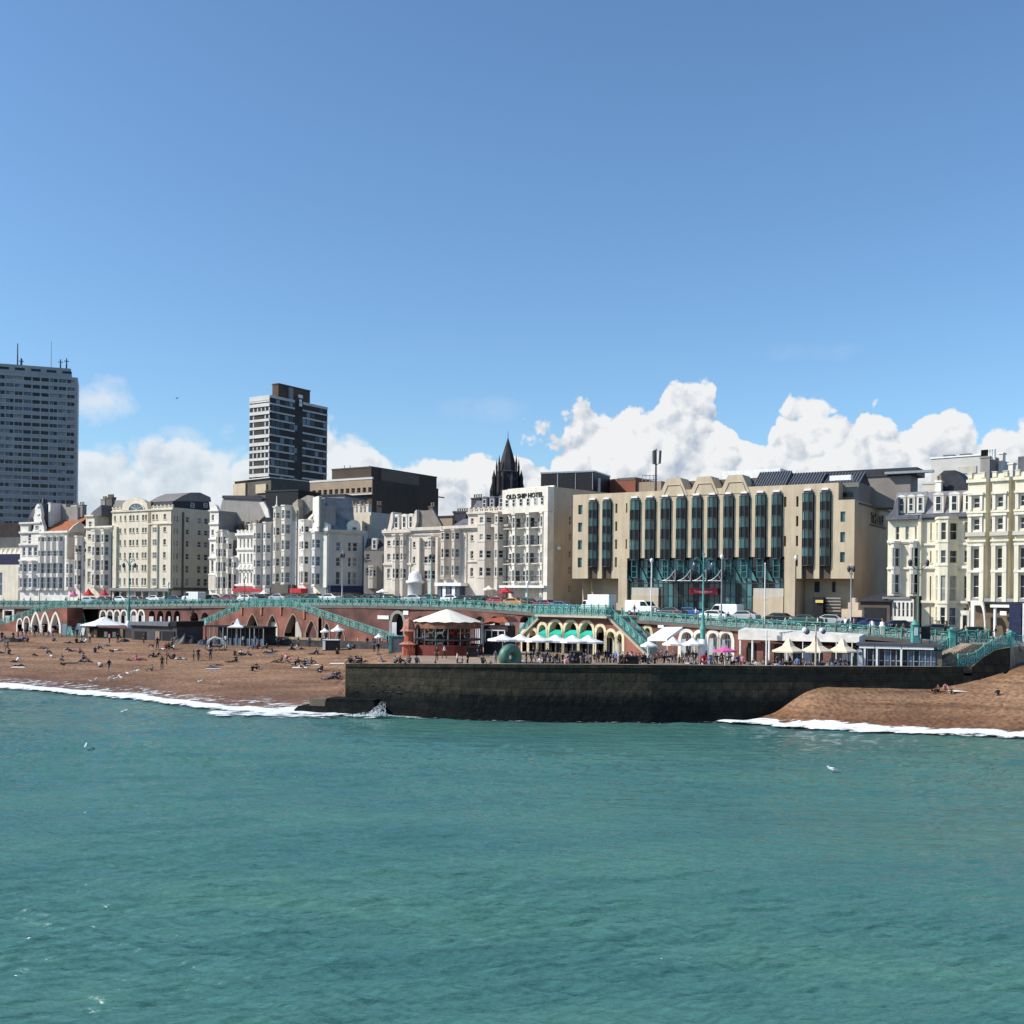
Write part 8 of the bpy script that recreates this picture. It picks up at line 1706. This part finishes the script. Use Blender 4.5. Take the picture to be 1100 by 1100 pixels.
# cafe tables under the parasols
for i,x in enumerate((742,812,823,836,848,858,870,884,893,903,911,586,596,608,628,561,46,60)):
    lo = x < 100; D = 203 if lo else (121.5+(i%3)*1.3 if x > 700 else 122.5+(i%3)*2); p = Vector((X_of(x,D),D,z_low(x,D) if lo else 5.05)); mb = MB()
    root = empty('cafe_table',p,'cafe table %s'%('under the cream peaked parasols' if x > 800 else 'by the white pointed arches' if lo else 'before the round white arches' if x > 700 else 'under the row of white parasols'),'table','cafe tables on the lower promenade')
    mb.lathe(p+Vector((0,0,.72)),[(0,0),(.55,0),(.55,.04),(0,.04)],[WPAINT,METAL,WOOD][i%3],10); mb.build('tabletop',root); mb = MB(); mb.tube(p,p+Vector((0,0,.72)),.04,m=METAL); mb.lathe(p,[(.25,0),(.05,.05)],METAL,8); mb.build('leg',root)
# gulls
def gull(name,pos,label,col=WPAINT,sc=1.0,rot=0,group=None,fly=False):
    mb = MB(); c = Vector((0,0,.16 if not fly else 0)); u = Vector((math.cos(rot),math.sin(rot),0))*sc; w_ = Vector((-math.sin(rot),math.cos(rot),0))*sc; p = Vector(pos)+c*sc; z = Vector((0,0,1))*sc
    mb.tube(p-u*.22,p-u*.05+z*.02,.03*sc,.085*sc,col,7); mb.tube(p-u*.05+z*.02,p+u*.12+z*.06,.085*sc,.06*sc,col,7); mb.tube(p+u*.12+z*.06,p+u*.19+z*.15,.05*sc,.045*sc,col,6); mb.tube(p+u*.19+z*.15,p+u*.27+z*.14,.018*sc,.005*sc,YARCH,4)
    mb.poly([p-u*.2+w_*.075+z*.05,p+u*.08+w_*.08+z*.07,p-u*.12+w_*.06+z*.1] if not fly else [p+u*.1,p-u*.08,p-u*.1+w_*.6+z*.12],METAL); mb.poly([p-u*.2-w_*.075+z*.05,p-u*.12-w_*.06+z*.1,p+u*.08-w_*.08+z*.07] if not fly else [p+u*.1,p-u*.1-w_*.6+z*.12,p-u*.08],METAL)
    o = mb.build(name); tag(o,label,'gull',group); return o
for i,(x,y) in enumerate(((98,734),(103,732),(117,731),(120,729.5),(124,731),(128,728),(130,730),(137,725.5),(143,724),(148,722.5),(215,734),(236,736))):
    p = hit_low(x,y); gull('gull',p,'pale gull on wet shingle near surf',sc=1.5,rot=rnd.uniform(0,6),group='gulls on the wet shingle')
for x,y,l in ((135,766,'white gull floating close to the left surf line'),(94,804,'white gull floating alone in the left foreground water'),(896,829,'white gull floating right of centre with wings ruffled'),(718,1032,'tiny white gull floating in the near right water')):
    D = zpt(x,y); gull('gull',Vector((X_of(x,D),D,-.12)),l,sc=1.7 if y < 1000 else .6,rot=rnd.uniform(0,6),group='gulls on the water')
gull('gull',P(190,428,170),'dark gull flying in the blue sky between the two towers',col=DMETAL,sc=1.1,rot=1.2,fly=True)
# town-side parasols and awnings
for x,yt,yb,hw,m_,l in ((79,634,639,4.5,PINK,'pink parasol on the far pavement by the low bay house'),(95,632,639,6,RED,'red parasol on the far pavement before the gabled cream house, left one'),(112,632.5,639,5,RED,'red parasol on the far pavement before the gabled cream house, right one'),(340,635,639.5,6.5,YELLOWC,'yellow parasol before the sculpted corner house'),(543,630.5,636,9,RED,'red parasol before the five-storey house'),(411,632.5,635.5,7,WCANV,'white parasol beside the mansard house'),(284,633,638,6,WPAINT,'white parasol beside the red awning of the ornate hotel'),(525,629,633,7,IVORY,'ivory parasol before the five-storey house')):
    D = D_front(x)-3; parasol(x,yt,yb,hw,D,m_,l,'parasols on the far pavement',zg=Z_edge(x))
f = Frame.px(49,246,75,243,640); root = empty('flat_awning',f.pt(f.L/2,0,Z_edge(60)),'long flat white awning before the bay-fronted white house','awning','awnings'); mb = MB(); mb.box(f,0,f.L,-2,0,f.Z(641,60),f.Z(639.2,60),WPAINT); mb.build('canvas',root)
for q in (0,1): mb = MB(); s = .1+q*(f.L-.3); mb.tube(f.pt(s,-.1,Z_edge(60)),f.pt(s,-.1,f.Z(641,60)),.06,m=WPAINT); mb.build('post',root)
# gate piers, dark sign board and details at right
for x in (937,948):
    D = 133; c = Vector((X_of(x,D),D,Z_edge(x))); mb = MB(); mb.wbox((c.x-.3,c.y-.3,c.z-.1),(c.x+.3,c.y+.3,c.z+1.3),IVORY); mb.lathe(c+Vector((0,0,1.3)),[(.38,0),(.38,.12),(.25,.2),(.28,.45),(0,.6)],IVORY,8); o = mb.build('gate_pier'); tag(o,'short cream gate pier with ball top, %s of a pair by hipped pavilion'%('left' if x < 940 else 'right'),'gate pier','cream gate piers')
c = Vector((X_of(996,122.5),122.8,Z_edge(996))); mb = MB(); mb.wbox((c.x-.5,c.y,c.z+.5),(c.x+.5,c.y+.1,c.z+1.9),BLACK); mb.wbox((c.x-.5,c.y+.02,c.z),(c.x-.42,c.y+.08,c.z+.5),DMETAL); mb.wbox((c.x+.42,c.y+.02,c.z),(c.x+.5,c.y+.08,c.z+.5),DMETAL); o = mb.build('notice_board'); tag(o,'black notice board by the promenade railing below the yellow houses','sign')
c = Vector((X_of(984.5,122.5),122.8,Z_edge(984))); mb = MB(); mb.wbox((c.x-.35,c.y-.3,c.z),(c.x+.35,c.y+.4,c.z+2.0),TURQ); mb.lathe(c+Vector((0,0,2.0)),[(.5,0),(.45,.15),(.1,.45),(0,.7)],TURQ,8); mb.wbox((c.x-.2,c.y-.33,c.z+.8),(c.x+.2,c.y-.303,c.z+1.7),WPAINT); o = mb.build('ticket_booth'); tag(o,'little turquoise booth at the foot of the Y-shaped lamp post','booth')

# folded turquoise deckchairs leaning in a stack, and a pedal buggy
for i in range(9):
    x = 69+i*3.1; Y = 203+(i%3)*1.5; p = Vector((X_of(x,Y),Y,z_low(x,Y))); root = empty('deckchair',p,'tilted turquoise deckchair left of the wide white tent parasol','deckchair','deckchairs by the beach cafe'); a = rnd.uniform(-.5,.5); u = Vector((math.cos(a),math.sin(a),0)); t = u*rnd.uniform(-.9,.9)
    n_ = Vector((-u.y,u.x,0)); H = rnd.uniform(1.8,3.0); mb = MB()
    for q in (-.45,.45): mb.tube(p+n_*q*0+u*q,p+u*q+t+Vector((0,0,H)),.06,m=TURQ,n=4)
    mb.tube(p-u*.45+t+Vector((0,0,H)),p+u*.45+t+Vector((0,0,H)),.06,m=TURQ,n=4); mb.build('frame',root)
    mb = MB(); z_0 = Vector((0,0,.4)); k_ = t*(.4/H); mb.poly([p-u*.4+k_+z_0,p+u*.4+k_+z_0,p+u*.4+t*.95+Vector((0,0,H*.95)),p-u*.4+t*.95+Vector((0,0,H*.95))],TURQL if i%2 else WCANV); mb.build('canvas',root)
p = hit_low(232,698.5); root = empty('pedal_buggy',p,'white-framed pedal buggy with hooped cover parked on the upper shingle','buggy'); mb = MB()
for y_ in (-.5,.5):
    for (x0,z0),(x1,z1) in zip([(-1.3,.4),(-1.2,1.5),(-.3,2.1),(.8,1.8),(1.4,1.0)],[(-1.2,1.5),(-.3,2.1),(.8,1.8),(1.4,1.0),(1.4,.4)]): mb.tube(p+Vector((x0,y_,z0)),p+Vector((x1,y_,z1)),.06,m=WPAINT,n=5)
mb.build('frame',root)
for x_ in (-1.1,1.1):
    for y_ in (-.55,.55):
        mb = MB()
        for k in range(12): t0,t1 = 2*math.pi*k/12,2*math.pi*(k+1)/12; mb.tube(p+Vector((x_+.45*math.cos(t0),y_,.45+.45*math.sin(t0))),p+Vector((x_+.45*math.cos(t1),y_,.45+.45*math.sin(t1))),.05,m=BLACK,n=5,caps=False)
        for k in range(4): t0 = math.pi*k/4; mb.tube(p+Vector((x_+.45*math.cos(t0),y_,.45+.45*math.sin(t0))),p+Vector((x_-.45*math.cos(t0),y_,.45-.45*math.sin(t0))),.012,m=METAL,n=3,caps=False)
        mb.build('wheel',root)
mb = MB(); mb.wbox((p.x-.9,p.y-.45,p.z+.5),(p.x+.9,p.y+.45,p.z+.75),DMETAL); mb.wbox((p.x-.9,p.y-.45,p.z+.76),(p.x-.7,p.y+.45,p.z+1.3),BLACK); mb.build('seat',root)
# ================================================================ labels: single out look-alikes by their order along the seafront
def uniquify():
    tops_ = [o for o in SC.objects if o.parent is None and o.get('label')]; by = {}
    for o in tops_: by.setdefault(o['label'],[]).append(o)
    names = ['leftmost','second from left','third from left','fourth from left','fifth from left','sixth from left','seventh from left','eighth from left','ninth from left','tenth from left','eleventh from left','twelfth from left']
    for l,os_ in by.items():
        if len(os_) < 2: continue
        os_.sort(key=lambda o: proj(o.matrix_world.translation if o.matrix_world.translation.length > .1 else o.location)[0] if o.type == 'EMPTY' or o.location.length > .1 else proj(sum((Vector(c) for c in o.bound_box),Vector())/8)[0])
        for i,o in enumerate(os_):
            q = 'rightmost' if i == len(os_)-1 else (names[i] if i < len(names) else str(i+1)+'th from left'); o['label'] = l+', '+q
            if not o.get('group'): o['group'] = 'look-alike '+o['category']+'s'
bpy.context.view_layer.update(); uniquify()
